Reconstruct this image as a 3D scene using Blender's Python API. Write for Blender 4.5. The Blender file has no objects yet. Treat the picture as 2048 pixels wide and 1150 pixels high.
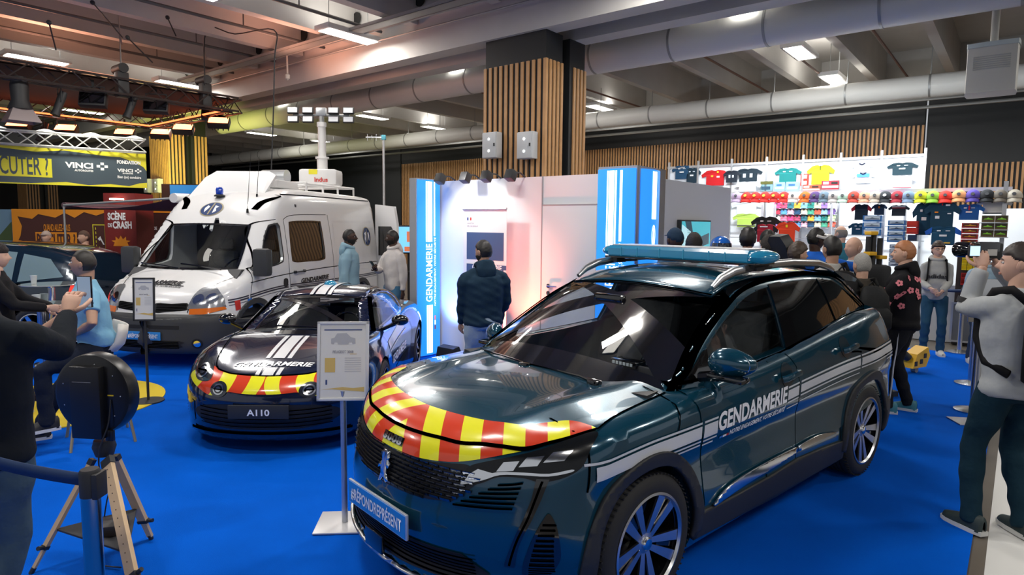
import bpy, bmesh, math, random
import numpy as np
from mathutils import Vector, Matrix, Euler
R_ = math.radians
rnd = random.Random(7)
scene = bpy.context.scene
C = scene.collection

# ---------------- camera ----------------
CAM_H, HOR, ROLL, FPX, CY = 1.90, 448.0, .010, 1270.0, 565.0
_pt = math.atan((CY - HOR) / FPX)
_fw = np.array([0, math.cos(_pt), -math.sin(_pt)]); _u0 = np.array([0, math.sin(_pt), math.cos(_pt)]); _r0 = np.array([1., 0, 0])
_rt = _r0 * math.cos(ROLL) + _u0 * math.sin(ROLL); _up = -_r0 * math.sin(ROLL) + _u0 * math.cos(ROLL)
_cam = np.array([0, 0, CAM_H])
def ray(x, y): return _fw + _rt * (x - 1024) / FPX - _up * (y - CY) / FPX
def gp(x, y, z=0.0):            # photo pixel -> point on a horizontal plane
    d = ray(x, y); return Vector(_cam + d * (z - CAM_H) / d[2])
def at(x, y, Y):                # photo pixel -> point at distance Y
    d = ray(x, y); return Vector(_cam + d * Y / d[1])
cd = bpy.data.cameras.new('camera'); cam = bpy.data.objects.new('camera', cd); C.objects.link(cam)
cd.sensor_width = 36; cd.lens = FPX / 2048 * 36; cd.shift_y = (CY - 575) / 2048; cd.clip_end = 200; cd.clip_start = .05
_m = Matrix((_rt, _up, -_fw)).transposed().to_4x4(); _m.translation = Vector(_cam); cam.matrix_world = _m
scene.camera = cam
vs = scene.view_settings; vs.view_transform = 'Standard'; vs.look = 'None'; vs.gamma = 1; vs.exposure = 0.28; vs.use_curve_mapping = False

# ---------------- world ----------------
wd = bpy.data.worlds.new('world'); scene.world = wd; wd.use_nodes = True
wd.node_tree.nodes['Background'].inputs[0].default_value = (.78, .80, .84, 1); wd.node_tree.nodes['Background'].inputs[1].default_value = .44

def area(name, loc, to, sx, sy, energy, col=(1, 1, 1)):
    l = bpy.data.lights.new(name, 'AREA'); l.shape = 'RECTANGLE'; l.size = sx; l.size_y = sy; l.energy = energy; l.color = col
    o = bpy.data.objects.new(name, l); C.objects.link(o); o.location = loc
    o.rotation_euler = (Vector(to) - Vector(loc)).to_track_quat('-Z', 'Y').to_euler(); return o
# building axes: A runs to the far left, B to the far right
_th = math.atan2(FPX, 2041 - 1024)
BX = Vector((math.cos(_th), math.sin(_th), 0)); AX = Vector((-math.sin(_th), math.cos(_th), 0)); UZ = Vector((0, 0, 1))
THA = math.atan2(AX.y, AX.x); THB = _th

# ---------------- materials ----------------
_mats = {}
def mat(name, col=(.8, .8, .8), rough=.5, metal=0, coat=0, emit=None, es=1, spec=None, alpha=None, noise=None, sheen=0, bump=None, trans=0):
    if name in _mats: return _mats[name]
    m = bpy.data.materials.new(name); m.use_nodes = True; nt = m.node_tree; b = nt.nodes['Principled BSDF']
    b.inputs['Base Color'].default_value = (*col, 1); b.inputs['Roughness'].default_value = rough; b.inputs['Metallic'].default_value = metal
    b.inputs['Coat Weight'].default_value = coat; b.inputs['Coat Roughness'].default_value = .03
    if spec is not None: b.inputs['Specular IOR Level'].default_value = spec
    if sheen: b.inputs['Sheen Weight'].default_value = sheen
    if trans: b.inputs['Transmission Weight'].default_value = trans
    if emit: b.inputs['Emission Color'].default_value = (*emit, 1); b.inputs['Emission Strength'].default_value = es
    if noise:   # (scale, amount): mottled wear in the material's own colour
        tc = nt.nodes.new('ShaderNodeTexCoord'); n = nt.nodes.new('ShaderNodeTexNoise'); n.inputs['Scale'].default_value = noise[0]; n.inputs['Detail'].default_value = 4
        mx = nt.nodes.new('ShaderNodeMix'); mx.data_type = 'RGBA'; mx.inputs[6].default_value = (*[c * (1 - noise[1]) for c in col], 1); mx.inputs[7].default_value = (*[min(1, c * (1 + noise[1])) for c in col], 1)
        nt.links.new(tc.outputs['Object'], n.inputs['Vector']); nt.links.new(n.outputs['Fac'], mx.inputs[0]); nt.links.new(mx.outputs[2], b.inputs['Base Color'])
    if bump:
        tc = nt.nodes.new('ShaderNodeTexCoord'); n = nt.nodes.new('ShaderNodeTexNoise'); n.inputs['Scale'].default_value = bump[0]; n.inputs['Detail'].default_value = 3
        bp = nt.nodes.new('ShaderNodeBump'); bp.inputs['Strength'].default_value = bump[1]; bp.inputs['Distance'].default_value = .02
        nt.links.new(tc.outputs['Object'], n.inputs['Vector']); nt.links.new(n.outputs['Fac'], bp.inputs['Height']); nt.links.new(bp.outputs['Normal'], b.inputs['Normal'])
    _mats[name] = m; return m
def glass(name, tint=(.8, .85, .85), refl=1.5):
    if name in _mats: return _mats[name]
    m = bpy.data.materials.new(name); m.use_nodes = True; nt = m.node_tree; nt.nodes.clear()
    o = nt.nodes.new('ShaderNodeOutputMaterial'); t = nt.nodes.new('ShaderNodeBsdfTransparent'); g = nt.nodes.new('ShaderNodeBsdfGlossy'); f = nt.nodes.new('ShaderNodeFresnel'); x = nt.nodes.new('ShaderNodeMixShader')
    t.inputs[0].default_value = (*tint, 1); g.inputs['Roughness'].default_value = .02; f.inputs[0].default_value = refl
    ge = nt.nodes.new('ShaderNodeNewGeometry'); ma = nt.nodes.new('ShaderNodeMath'); ma.operation = 'MULTIPLY_ADD'; ma.inputs[1].default_value = 1 / refl - refl; ma.inputs[2].default_value = refl; nt.links.new(ge.outputs['Backfacing'], ma.inputs[0]); nt.links.new(ma.outputs[0], f.inputs[0])
    nt.links.new(f.outputs[0], x.inputs[0]); nt.links.new(t.outputs[0], x.inputs[1]); nt.links.new(g.outputs[0], x.inputs[2]); nt.links.new(x.outputs[0], o.inputs[0])
    _mats[name] = m; return m
def stripes(name, c1, c2, expr, rough=.3, coat=.3, period=.1, duty=.5, emit=0):
    """two colours alternating along a linear combination (ax,ay,az,offset,abs_y) of object coordinates"""
    if name in _mats: return _mats[name]
    m = bpy.data.materials.new(name); m.use_nodes = True; nt = m.node_tree; b = nt.nodes['Principled BSDF']; b.inputs['Roughness'].default_value = rough; b.inputs['Coat Weight'].default_value = coat
    tc = nt.nodes.new('ShaderNodeTexCoord'); s = nt.nodes.new('ShaderNodeSeparateXYZ'); nt.links.new(tc.outputs['Object'], s.inputs[0])
    def M(op, a, c=None):
        n = nt.nodes.new('ShaderNodeMath'); n.operation = op
        for i, v in enumerate((a, c)):
            if v is None: continue
            if isinstance(v, (int, float)): n.inputs[i].default_value = v
            else: nt.links.new(v, n.inputs[i])
        return n.outputs[0]
    ax, ay, az, off, y0 = expr
    y = s.outputs[1]
    if y0 is not None: y = M('ABSOLUTE', M('SUBTRACT', y, y0))
    v = M('ADD', M('ADD', M('MULTIPLY', s.outputs[0], ax), M('MULTIPLY', y, ay)), M('ADD', M('MULTIPLY', s.outputs[2], az), off))
    fr = M('FRACT', M('DIVIDE', v, period)); st = M('GREATER_THAN', fr, duty)
    mx = nt.nodes.new('ShaderNodeMix'); mx.data_type = 'RGBA'; mx.inputs[6].default_value = (*c1, 1); mx.inputs[7].default_value = (*c2, 1)
    nt.links.new(st, mx.inputs[0]); nt.links.new(mx.outputs[2], b.inputs['Base Color'])
    if emit: nt.links.new(mx.outputs[2], b.inputs['Emission Color']); b.inputs['Emission Strength'].default_value = emit
    _mats[name] = m; return m

# ---------------- mesh building ----------------
def link(name, me, m=None, parent=None, smooth=True, loc=None, rot=None, angle=40):
    o = bpy.data.objects.new(name, me); C.objects.link(o)
    if m is not None:
        for k in (m if isinstance(m, (list, tuple)) else [m]): me.materials.append(k)
    if smooth:
        me.polygons.foreach_set('use_smooth', [True] * len(me.polygons))
        if angle: me.set_sharp_from_angle(angle=R_(angle))
    if parent is not None: o.parent = parent
    if loc is not None: o.location = loc
    if rot is not None: o.rotation_euler = rot if hasattr(rot, '__len__') else (0, 0, rot)
    return o
def frame_of(d):
    d = Vector(d).normalized(); a = Vector((0, 0, 1)) if abs(d.z) < .9 else Vector((1, 0, 0))
    u = d.cross(a).normalized(); return u, d.cross(u).normalized()
def rotz(a): return Matrix.Rotation(a, 4, 'Z')
class MB:
    def __init__(s): s.v = []; s.f = []; s.fm = []; s.mi = 0; s.T = Matrix.Identity(4)
    def add(s, vs, fs):
        n = len(s.v); T = s.T
        s.v += [tuple(T @ Vector(p)) for p in vs]; s.f += [tuple(i + n for i in f) for f in fs]; s.fm += [s.mi] * len(fs); return s
    def box(s, a, b, bev=0):       # min corner, max corner
        (x0, y0, z0), (x1, y1, z1) = a, b
        if bev <= 0:
            return s.add([(x, y, z) for x in (x0, x1) for y in (y0, y1) for z in (z0, z1)], [(0, 1, 3, 2), (4, 6, 7, 5), (0, 4, 5, 1), (2, 3, 7, 6), (0, 2, 6, 4), (1, 5, 7, 3)])
        bm = bmesh.new(); bmesh.ops.create_cube(bm, size=1)
        for v in bm.verts: v.co = Vector(((x0 + x1) / 2 + v.co.x * (x1 - x0), (y0 + y1) / 2 + v.co.y * (y1 - y0), (z0 + z1) / 2 + v.co.z * (z1 - z0)))
        bmesh.ops.bevel(bm, geom=bm.edges[:], offset=min(bev, .49 * min(abs(x1 - x0), abs(y1 - y0), abs(z1 - z0))), segments=2, affect='EDGES', profile=.6)
        bm.verts.index_update(); s.add([v.co.copy() for v in bm.verts], [[v.index for v in f.verts] for f in bm.faces]); bm.free(); return s
    def cbox(s, c, d, bev=0): return s.box([c[i] - d[i] / 2 for i in range(3)], [c[i] + d[i] / 2 for i in range(3)], bev)
    def tube(s, pts, r, n=10, cap=True, flat=None):     # r number or list; flat=(u,v) section scale
        pts = [Vector(p) for p in pts]; rr = r if hasattr(r, '__len__') else [r] * len(pts); vs = []; fs = []
        d0 = (pts[1] - pts[0]).normalized(); u, w = frame_of(d0)
        for i, p in enumerate(pts):
            d = ((pts[min(i + 1, len(pts) - 1)] - pts[max(i - 1, 0)])).normalized()
            u = (u - d * u.dot(d)).normalized(); w = d.cross(u)
            fu, fv = (flat or (1, 1))
            for k in range(n):
                a = 2 * math.pi * k / n; vs.append(p + (u * math.cos(a) * fu + w * math.sin(a) * fv) * rr[i])
        for i in range(len(pts) - 1):
            for k in range(n): fs.append((i * n + k, i * n + (k + 1) % n, (i + 1) * n + (k + 1) % n, (i + 1) * n + k))
        if cap: fs.append(tuple(range(n))[::-1]); fs.append(tuple((len(pts) - 1) * n + k for k in range(n)))
        return s.add(vs, fs)
    def lathe(s, prof, n=32, axis='z', c=(0, 0, 0), close=False, cap=True):   # prof [(r, h)]
        vs = []; fs = []
        for r, h in prof:
            for k in range(n):
                a = 2 * math.pi * k / n; x, y = r * math.cos(a), r * math.sin(a)
                p = (x, y, h) if axis == 'z' else ((x, h, y) if axis == 'y' else (h, x, y))
                vs.append((p[0] + c[0], p[1] + c[1], p[2] + c[2]))
        m = len(prof)
        for i in range(m - (0 if close else 1)):
            for k in range(n):
                j = (i + 1) % m; q = (i * n + k, i * n + (k + 1) % n, j * n + (k + 1) % n, j * n + k)
                fs.append(q if axis != 'y' else q[::-1])
        if not close and cap:
            if prof[0][0] > 1e-5: fs.append(tuple(range(n))[::-1])
            if prof[-1][0] > 1e-5: fs.append(tuple((m - 1) * n + k for k in range(n)))
        return s.add(vs, fs)
    def ell(s, c, r, n=16, m=10):
        vs = []; fs = []
        for i in range(m + 1):
            t = math.pi * i / m
            for k in range(n):
                a = 2 * math.pi * k / n; vs.append((c[0] + r[0] * math.sin(t) * math.cos(a), c[1] + r[1] * math.sin(t) * math.sin(a), c[2] - r[2] * math.cos(t)))
        for i in range(m):
            for k in range(n): fs.append((i * n + k, i * n + (k + 1) % n, (i + 1) * n + (k + 1) % n, (i + 1) * n + k))
        return s.add(vs, fs)
    def prism(s, poly, h0, h1, axis='z'):    # extrude a simple polygon
        n = len(poly)
        def P(p, h): return (p[0], p[1], h) if axis == 'z' else ((p[0], h, p[1]) if axis == 'y' else (h, p[0], p[1]))
        vs = [P(p, h0) for p in poly] + [P(p, h1) for p in poly]
        return s.add(vs, [tuple(range(n))[::-1], tuple(range(n, 2 * n))] + [(k, (k + 1) % n, n + (k + 1) % n, n + k) for k in range(n)])
    def grid(s, rows):                        # rows of points
        n = len(rows[0]); vs = [p for r in rows for p in r]
        return s.add(vs, [(i * n + k, i * n + k + 1, (i + 1) * n + k + 1, (i + 1) * n + k) for i in range(len(rows) - 1) for k in range(n - 1)])
    def mesh(s, name='mesh', fix=True, weld=False):
        me = bpy.data.meshes.new(name); me.from_pydata(s.v, [], s.f)
        if any(s.fm): me.polygons.foreach_set('material_index', s.fm)
        if fix or weld:
            bm = bmesh.new(); bm.from_mesh(me)
            if weld: bmesh.ops.remove_doubles(bm, verts=bm.verts, dist=1e-5)
            bmesh.ops.recalc_face_normals(bm, faces=bm.faces); bm.to_mesh(me); bm.free()
        return me
    def build(s, name, m, parent=None, smooth=True, loc=None, rot=None, angle=40, **k):
        return link(name, s.mesh(name, **k), m, parent, smooth, loc, rot, angle)
def tag(o, label, cat, group=None, kind=None):
    o['label'] = label; o['category'] = cat
    if group: o['group'] = group
    if kind: o['kind'] = kind
    return o
def struct(o): o['kind'] = 'structure'; return o
def thing(name, label, cat, loc=(0, 0, 0), rot=0, group=None, scale=None):
    o = bpy.data.objects.new(name, None); C.objects.link(o); o.empty_display_size = .1; o.location = loc
    o.rotation_euler = rot if hasattr(rot, '__len__') else (0, 0, rot)
    if scale: o.scale = (scale,) * 3 if not hasattr(scale, '__len__') else scale
    return tag(o, label, cat, group)
KIDS = {}
def copy_tree(o, parent=None):
    c = o.copy(); C.objects.link(c)
    if parent is not None: c.parent = parent; c.matrix_parent_inverse = o.matrix_parent_inverse.copy()
    for ch in o.children: copy_tree(ch, c)
    return c
def pch(xs, ys):      # smooth limited cubic through points
    xs = np.array(xs, float); ys = np.array(ys, float); h = np.diff(xs); d = np.diff(ys) / h; m = np.zeros_like(ys)
    m[0] = d[0]; m[-1] = d[-1]
    for i in range(1, len(xs) - 1):
        if d[i - 1] * d[i] > 0: w1 = 2 * h[i] + h[i - 1]; w2 = h[i] + 2 * h[i - 1]; m[i] = (w1 + w2) / (w1 / d[i - 1] + w2 / d[i])
    def f(x):
        x = np.clip(np.asarray(x, float), xs[0], xs[-1]); i = np.clip(np.searchsorted(xs, x, 'right') - 1, 0, len(xs) - 2); t = (x - xs[i]) / h[i]
        return (1 + 2 * t) * (1 - t) ** 2 * ys[i] + t * (1 - t) ** 2 * h[i] * m[i] + t * t * (3 - 2 * t) * ys[i + 1] + t * t * (t - 1) * h[i] * m[i + 1]
    return f
def cat(pts, n=6, closed=False):   # Catmull-Rom through 2D/3D points
    P = [np.array(p, float) for p in pts]; N = len(P); out = []
    for i in range(N if closed else N - 1):
        p0 = P[i - 1] if (closed or i > 0) else P[i]; p1 = P[i]; p2 = P[(i + 1) % N]; p3 = P[(i + 2) % N] if (closed or i + 2 < N) else P[(i + 1) % N]
        for k in range(n):
            t = k / n; out.append(tuple(.5 * ((2 * p1) + (-p0 + p2) * t + (2 * p0 - 5 * p1 + 4 * p2 - p3) * t * t + (-p0 + 3 * p1 - 3 * p2 + p3) * t ** 3)))
    if not closed: out.append(tuple(P[-1]))
    return out
def smax(L, k):
    a = L[0]
    for b in L[1:]:
        h = np.maximum(k - np.abs(a - b), 0) / k; a = np.maximum(a, b) + h * h * k * .25
    return a
# ---- flat shapes and lettering ----
def loops_mesh(loops):
    cu = bpy.data.curves.new('shape', 'CURVE'); cu.dimensions = '2D'; cu.fill_mode = 'BOTH'
    for l in loops:
        sp = cu.splines.new('POLY'); sp.points.add(len(l) - 1); sp.points.foreach_set('co', [c for p in l for c in (p[0], p[1], 0, 1)]); sp.use_cyclic_u = True
    o = bpy.data.objects.new('shape', cu); me = bpy.data.meshes.new_from_object(o); bpy.data.objects.remove(o); bpy.data.curves.remove(cu); return me
def text_mesh(body, size=1, bold=0, shear=0, sx=1, spacing=1, align='LEFT', width=None, extrude=0, valign='TOP_BASELINE'):
    cu = bpy.data.curves.new('lettering', 'FONT'); cu.body = body; cu.size = size; cu.offset = bold; cu.shear = shear; cu.space_character = spacing; cu.align_x = align; cu.resolution_u = 3; cu.extrude = extrude
    o = bpy.data.objects.new('lettering', cu); me = bpy.data.meshes.new_from_object(o); bpy.data.objects.remove(o); bpy.data.curves.remove(cu)
    co = np.zeros(len(me.vertices) * 3); me.vertices.foreach_get('co', co); co = co.reshape(-1, 3)
    if width and len(co):
        w = co[:, 0].max() - co[:, 0].min(); s = width / w
        co[:, 0] = (co[:, 0] - co[:, 0].min()) * s - (width / 2 if align == 'CENTER' else 0)
    else: co[:, 0] *= sx
    me.vertices.foreach_set('co', co.ravel()); me.update(); return me
def text_on(body, O, U, V, size, m, parent=None, name='lettering', off=.002, **k):   # lettering on a plane: O = lower left, U/V unit axes
    me = text_mesh(body, size, **k); O, U, V = Vector(O), Vector(U).normalized(), Vector(V).normalized(); W = U.cross(V)
    T = Matrix((U, V, W)).transposed().to_4x4(); T.translation = O + W * off; me.transform(T)
    return link(name, me, m, parent, smooth=False)
def plane_on(loops, O, U, V, m, parent=None, name='panel', off=0.0, thick=0):
    me = loops_mesh(loops); O, U, V = Vector(O), Vector(U).normalized(), Vector(V).normalized(); W = U.cross(V)
    T = Matrix((U, V, W)).transposed().to_4x4(); T.translation = O + W * off; me.transform(T)
    o = link(name, me, m, parent, smooth=False)
    if thick: md = o.modifiers.new('thick', 'SOLIDIFY'); md.thickness = thick; md.offset = -1
    return o
# ---- draping flat shapes on a surface given as a field f(x,y,z)<0 inside ----
class Field:
    def __init__(s, f, far=6.0): s.f = f; s.far = far
    def hit(s, P0, D, tmax=4.2, n=210):
        D = D / np.linalg.norm(D, axis=-1, keepdims=True) if D.ndim > 1 else np.tile(D / np.linalg.norm(D), (len(P0), 1))
        ts = np.linspace(0, tmax, n); lo = np.zeros(len(P0)); hi = np.full(len(P0), np.nan); best = np.full(len(P0), 1e9); bt = np.zeros(len(P0)); prev = np.full(len(P0), False)
        for i, t in enumerate(ts):
            v = s.f(P0 + D * t); b = v < best; best[b] = v[b]; bt[b] = t
            new = (v < 0) & np.isnan(hi); hi[new] = t; lo[new] = ts[max(i - 1, 0)]
        miss = np.isnan(hi); hi2 = np.where(miss, bt, hi); lo2 = np.where(miss, bt, lo)
        for _ in range(22):
            mid = (lo2 + hi2) / 2; v = s.f(P0 + D * mid[:, None]); ins = v < 0; hi2 = np.where(ins & ~miss, mid, hi2); lo2 = np.where(~ins & ~miss, mid, lo2)
        return P0 + D * hi2[:, None]
    def normal(s, P, e=.004):
        g = np.stack([s.f(P + np.eye(3)[k] * e) - s.f(P - np.eye(3)[k] * e) for k in range(3)], 1); return g / (np.linalg.norm(g, axis=1, keepdims=True) + 1e-9)
    def drape(s, me, O, U, V, name, m, parent=None, step=.04, off=.002, mirror=False, thick=0, mi=None):
        """me: flat mesh in (u,v); O,U,V place it in the thing's space; falls along U x V reversed"""
        bm = bmesh.new(); bm.from_mesh(me)
        if not bm.verts: bm.free(); return None
        xs = [v.co.x for v in bm.verts]; ys = [v.co.y for v in bm.verts]
        for ax, a, b in ((0, min(xs), max(xs)), (1, min(ys), max(ys))):
            k = int((b - a) / step)
            for i in range(1, k + 1):
                c = [0, 0, 0]; c[ax] = a + (b - a) * i / (k + 1); nn = [0, 0, 0]; nn[ax] = 1
                bmesh.ops.bisect_plane(bm, geom=bm.verts[:] + bm.edges[:] + bm.faces[:], plane_co=c, plane_no=nn, dist=1e-6)
        me2 = bpy.data.meshes.new(name); bm.to_mesh(me2); bm.free(); bpy.data.meshes.remove(me)
        co = np.zeros(len(me2.vertices) * 3); me2.vertices.foreach_get('co', co); co = co.reshape(-1, 3)
        O, U, V = [np.array(q, float) for q in (O, U, V)]; W = np.cross(U, V); W /= np.linalg.norm(W)
        P0 = O + co[:, :1] * U + co[:, 1:2] * V + W * s.far * .5
        P = s.hit(P0, -W); N = s.normal(P); bad = np.nonzero((s.f(P) > .015) | ((N @ W) < (.10 if off < .012 else -1)))[0]; P = P + N * off
        if mirror: P = P * [1, -1, 1]; N = N * [1, -1, 1]
        me2.vertices.foreach_set('co', P.ravel()); 
        if mirror: me2.flip_normals()
        if 0 < len(bad) < len(P) and off < .02:
            bm = bmesh.new(); bm.from_mesh(me2); bm.verts.ensure_lookup_table(); bmesh.ops.delete(bm, geom=[bm.verts[int(i)] for i in bad], context='VERTS'); bm.to_mesh(me2); bm.free(); N = np.delete(N, bad, 0)
        me2.update(); o = link(name, me2, m, parent, smooth=True, angle=None)
        me2.normals_split_custom_set_from_vertices([tuple(q) for q in N])
        if thick: md = o.modifiers.new('thick', 'SOLIDIFY'); md.thickness = thick; md.offset = -1
        return o
    def strip(s, pts, O, U, V, w, name, m, parent=None, off=.003, mirror=False, n=5):   # ribbon of width w along a 2D path
        P = cat(pts, n) if n > 1 else pts; L = []; Rr = []
        ws = w if hasattr(w, '__len__') else (w, w)
        for i, p in enumerate(P):
            a = np.array(P[max(i - 1, 0)]); b = np.array(P[min(i + 1, len(P) - 1)]); d = b - a; d /= (np.linalg.norm(d) + 1e-9); nn = np.array([-d[1], d[0]]); ww = ws[0] + (ws[1] - ws[0]) * i / (len(P) - 1)
            L.append(tuple(np.array(p) + nn * ww / 2)); Rr.append(tuple(np.array(p) - nn * ww / 2))
        k = len(P); me = bpy.data.meshes.new(name); me.from_pydata([(*p, 0) for p in L + Rr], [], [(i, i + 1, k + i + 1, k + i) for i in range(k - 1)])
        return s.drape(me, O, U, V, name, m, parent, step=.05, off=off, mirror=mirror)
    def capsule(s, x0, x1, zc, nl=80, nr=96, ne=26, yk=1.0):
        """closed skin of the field: rays leave a segment on the long axis"""
        rings = []; zc = zc if callable(zc) else (lambda x, z=zc: z + 0 * x)
        for i in range(ne + 1): a = math.pi / 2 * (1 - i / ne); rings.append((x1, math.sin(a), math.cos(a)))
        for i in range(1, nl): rings.append((x1 + (x0 - x1) * i / nl, 0, 1))
        for i in range(ne + 1): a = math.pi / 2 * i / ne; rings.append((x0, -math.sin(a), math.cos(a)))
        ph = np.arange(nr) * 2 * math.pi / nr; V = []
        for x, sx, cx in rings:
            P0 = np.tile([x, 0, float(zc(x))], (nr, 1)); D = np.stack([np.full(nr, sx), cx * np.cos(ph), cx * np.sin(ph) * yk], 1)
            D /= np.linalg.norm(D, axis=1, keepdims=True)
            lo = np.zeros(nr); hi = np.full(nr, 3.0)
            # first exit going outwards
            ts = np.linspace(.02, 3, 150); done = np.zeros(nr, bool)
            for j, t in enumerate(ts):
                v = s.f(P0 + D * t); nw = (v > 0) & ~done; hi[nw] = t; lo[nw] = ts[j - 1] if j else 0; done |= nw
            for _ in range(20):
                mid = (lo + hi) / 2; v = s.f(P0 + D * mid[:, None]); ins = v < 0; lo = np.where(ins, mid, lo); hi = np.where(ins, hi, mid)
            V.append(P0 + D * lo[:, None])
        V = np.concatenate(V); M = len(rings); f = []
        for i in range(M - 1):
            for k in range(nr): f.append((i * nr + k, (i + 1) * nr + k, (i + 1) * nr + (k + 1) % nr, i * nr + (k + 1) % nr))
        me = bpy.data.meshes.new('skin'); me.from_pydata([tuple(p) for p in V], [], f)
        bm = bmesh.new(); bm.from_mesh(me); bmesh.ops.remove_doubles(bm, verts=bm.verts, dist=1e-4); bmesh.ops.recalc_face_normals(bm, faces=bm.faces); bm.to_mesh(me); bm.free(); return me
def baked(me, mods, name='baked'):        # run modifiers on a mesh and keep the result
    o = bpy.data.objects.new(name, me); C.objects.link(o)
    for kind, kw in mods:
        md = o.modifiers.new(kind, kind)
        for k, v in kw.items(): setattr(md, k, v)
    bpy.context.view_layer.update(); dg = bpy.context.evaluated_depsgraph_get()
    r = bpy.data.meshes.new_from_object(o.evaluated_get(dg)); bpy.data.objects.remove(o); bpy.data.meshes.remove(me); return r
def cut(me, cutters, op='DIFFERENCE'):
    objs = []
    for cm in cutters: c = bpy.data.objects.new('cutter', cm); C.objects.link(c); objs.append(c)
    r = baked(me, [('BOOLEAN', dict(operation=op, object=c, solver='EXACT')) for c in objs])
    for c in objs: m_ = c.data; bpy.data.objects.remove(c); bpy.data.meshes.remove(m_)
    return r
PAINT = mat('suv paint', (.003, .056, .098), rough=.2, metal=.35, coat=1)
BLKP = mat('black plastic', (.018, .019, .021), rough=.55); GLOSSB = mat('gloss black', (.004, .004, .005), rough=.08, coat=1)
GAP = mat('panel gap', (.002, .002, .003), rough=.8); CHROME = mat('chrome', (.75, .76, .78), rough=.12, metal=1); SATIN = mat('satin alloy', (.62, .63, .65), rough=.3, metal=1)
WHITEF = mat('white reflective film', (.62, .64, .67), rough=.35, coat=.3); TYRE = mat('tyre rubber', (.016, .016, .017), rough=.75); BLUEPL = mat('blue plate', (.02, .22, .62), rough=.35)
WHITE = mat('white print', (.85, .86, .88), rough=.4); REDF = mat('red print', (.55, .03, .02), rough=.4); BLUEF = mat('blue print', (.03, .16, .6), rough=.4)
GL = glass('car glass', (.86, .89, .89)); GLD = mat('privacy glass', (.006, .007, .008), rough=.03, coat=1, spec=.8); DARKIN = mat('cabin trim', (.05, .05, .055), rough=.6); SEAT = mat('seat cloth', (.09, .095, .1), rough=.8, noise=(30, .3))
LAMPG = glass('lamp glass', (.75, .8, .85))
def P(a, b, z): return AX * a + BX * b + UZ * z          # building coordinates -> world
def onb(x, y, b):                                            # photo pixel on a plane parallel to the back wall
    d = Vector(ray(x, y)); return Vector(_cam) + d * (b / d.dot(BX))
def ona(x, y, a): d = Vector(ray(x, y)); return Vector(_cam) + d * (a / d.dot(AX))
def pyaw(v): return math.atan2(v.y, v.x)
LIGHT_AB = [(a, b) for a in (3.8, 10.3, 17.4, 24.4, -3.0) for b in (-1.4, 1.7, 4.7, 7.8, 11.2, 14.1, 17.1) if not (a == 3.8 and b == 4.7 and False)]
for _a, _b in LIGHT_AB:
    if _a > 20 and _b < 10: continue
    area('hall_lamp_and_fill', P(_a, _b, 5.40), P(_a, _b, 0), .9, .3, 72 if _a > 0 else 48, (1, .95, .88)); area('hall_lamp_and_fill', P(_a, _b, 5.56), P(_a, _b, 7), .9, .3, 14, (1, .95, .88))  # second, upward area is a fill added over each lamp to brighten the ceiling
# ======================= hall =======================
CONC = mat('ceiling concrete', (.52, .51, .49), rough=.8, noise=(1.5, .12)); BLACKW = mat('black wall', (.008, .010, .012), rough=.6)
OAK = mat('oak slats', (.50, .27, .11), rough=.5, noise=(6, .2)); DUCTM = mat('duct metal', (.70, .71, .69), rough=.5); PIPE = mat('grey pipe', (.35, .36, .36), rough=.45, metal=.5)
def abox(name, a0, a1, b0, b1, z0, z1, m, bev=0, kind='structure', parent=None):
    b = MB(); b.box((-(a1 - a0) / 2, -(b1 - b0) / 2, 0), ((a1 - a0) / 2, (b1 - b0) / 2, z1 - z0), bev)
    o = b.build(name, m, parent, loc=P((a0 + a1) / 2, (b0 + b1) / 2, z0), rot=THA)   # local x = A, local y = -B... keep box symmetric
    if kind: o['kind'] = kind
    return o
# floor: worn concrete-wood, blue carpet
b = MB(); b.box((-35, -20, -.06), (35, 40, -.012)); fl = struct(b.build('floor', mat('hall floor', (.115, .098, .078), rough=.38, noise=(1.2, .35)), None))
CARP = mat('blue carpet', (.0, .095, .56), rough=.9, spec=.05, noise=(2.2, .16), bump=(220, .25))
def poly_ab(name, pts, z0, z1, m):
    b = MB(); b.prism([tuple(P(a, b_, 0))[:2] for a, b_ in pts], z0, z1); o = b.build(name, m, None, smooth=False); return struct(o)
poly_ab('floor_carpet', [(.12, -6), (15.5, -6), (15.5, 3.5), (13, 7.4), (6.9, 7.4), (6.9, 11.75), (.12, 11.75)], -.012, 0, CARP)
poly_ab('floor_marking', [(-.13, -6), (.045, -6), (.045, 12), (-.13, 12)], -.012, -.008, mat('white floor tape', (.62, .62, .6), rough=.6))
# yellow round mat under the bar tables
yc = gp(95, 815); b = MB(); b.lathe([(.0, .0), (.98, .0), (.98, .008), (0, .008)], 64); tag(b.build('round_mat', mat('yellow mat', (.62, .46, .02), rough=.85), None, loc=(yc.x, yc.y + .15, .001)), 'yellow round floor mat under the chrome bar table', 'mat')
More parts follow.
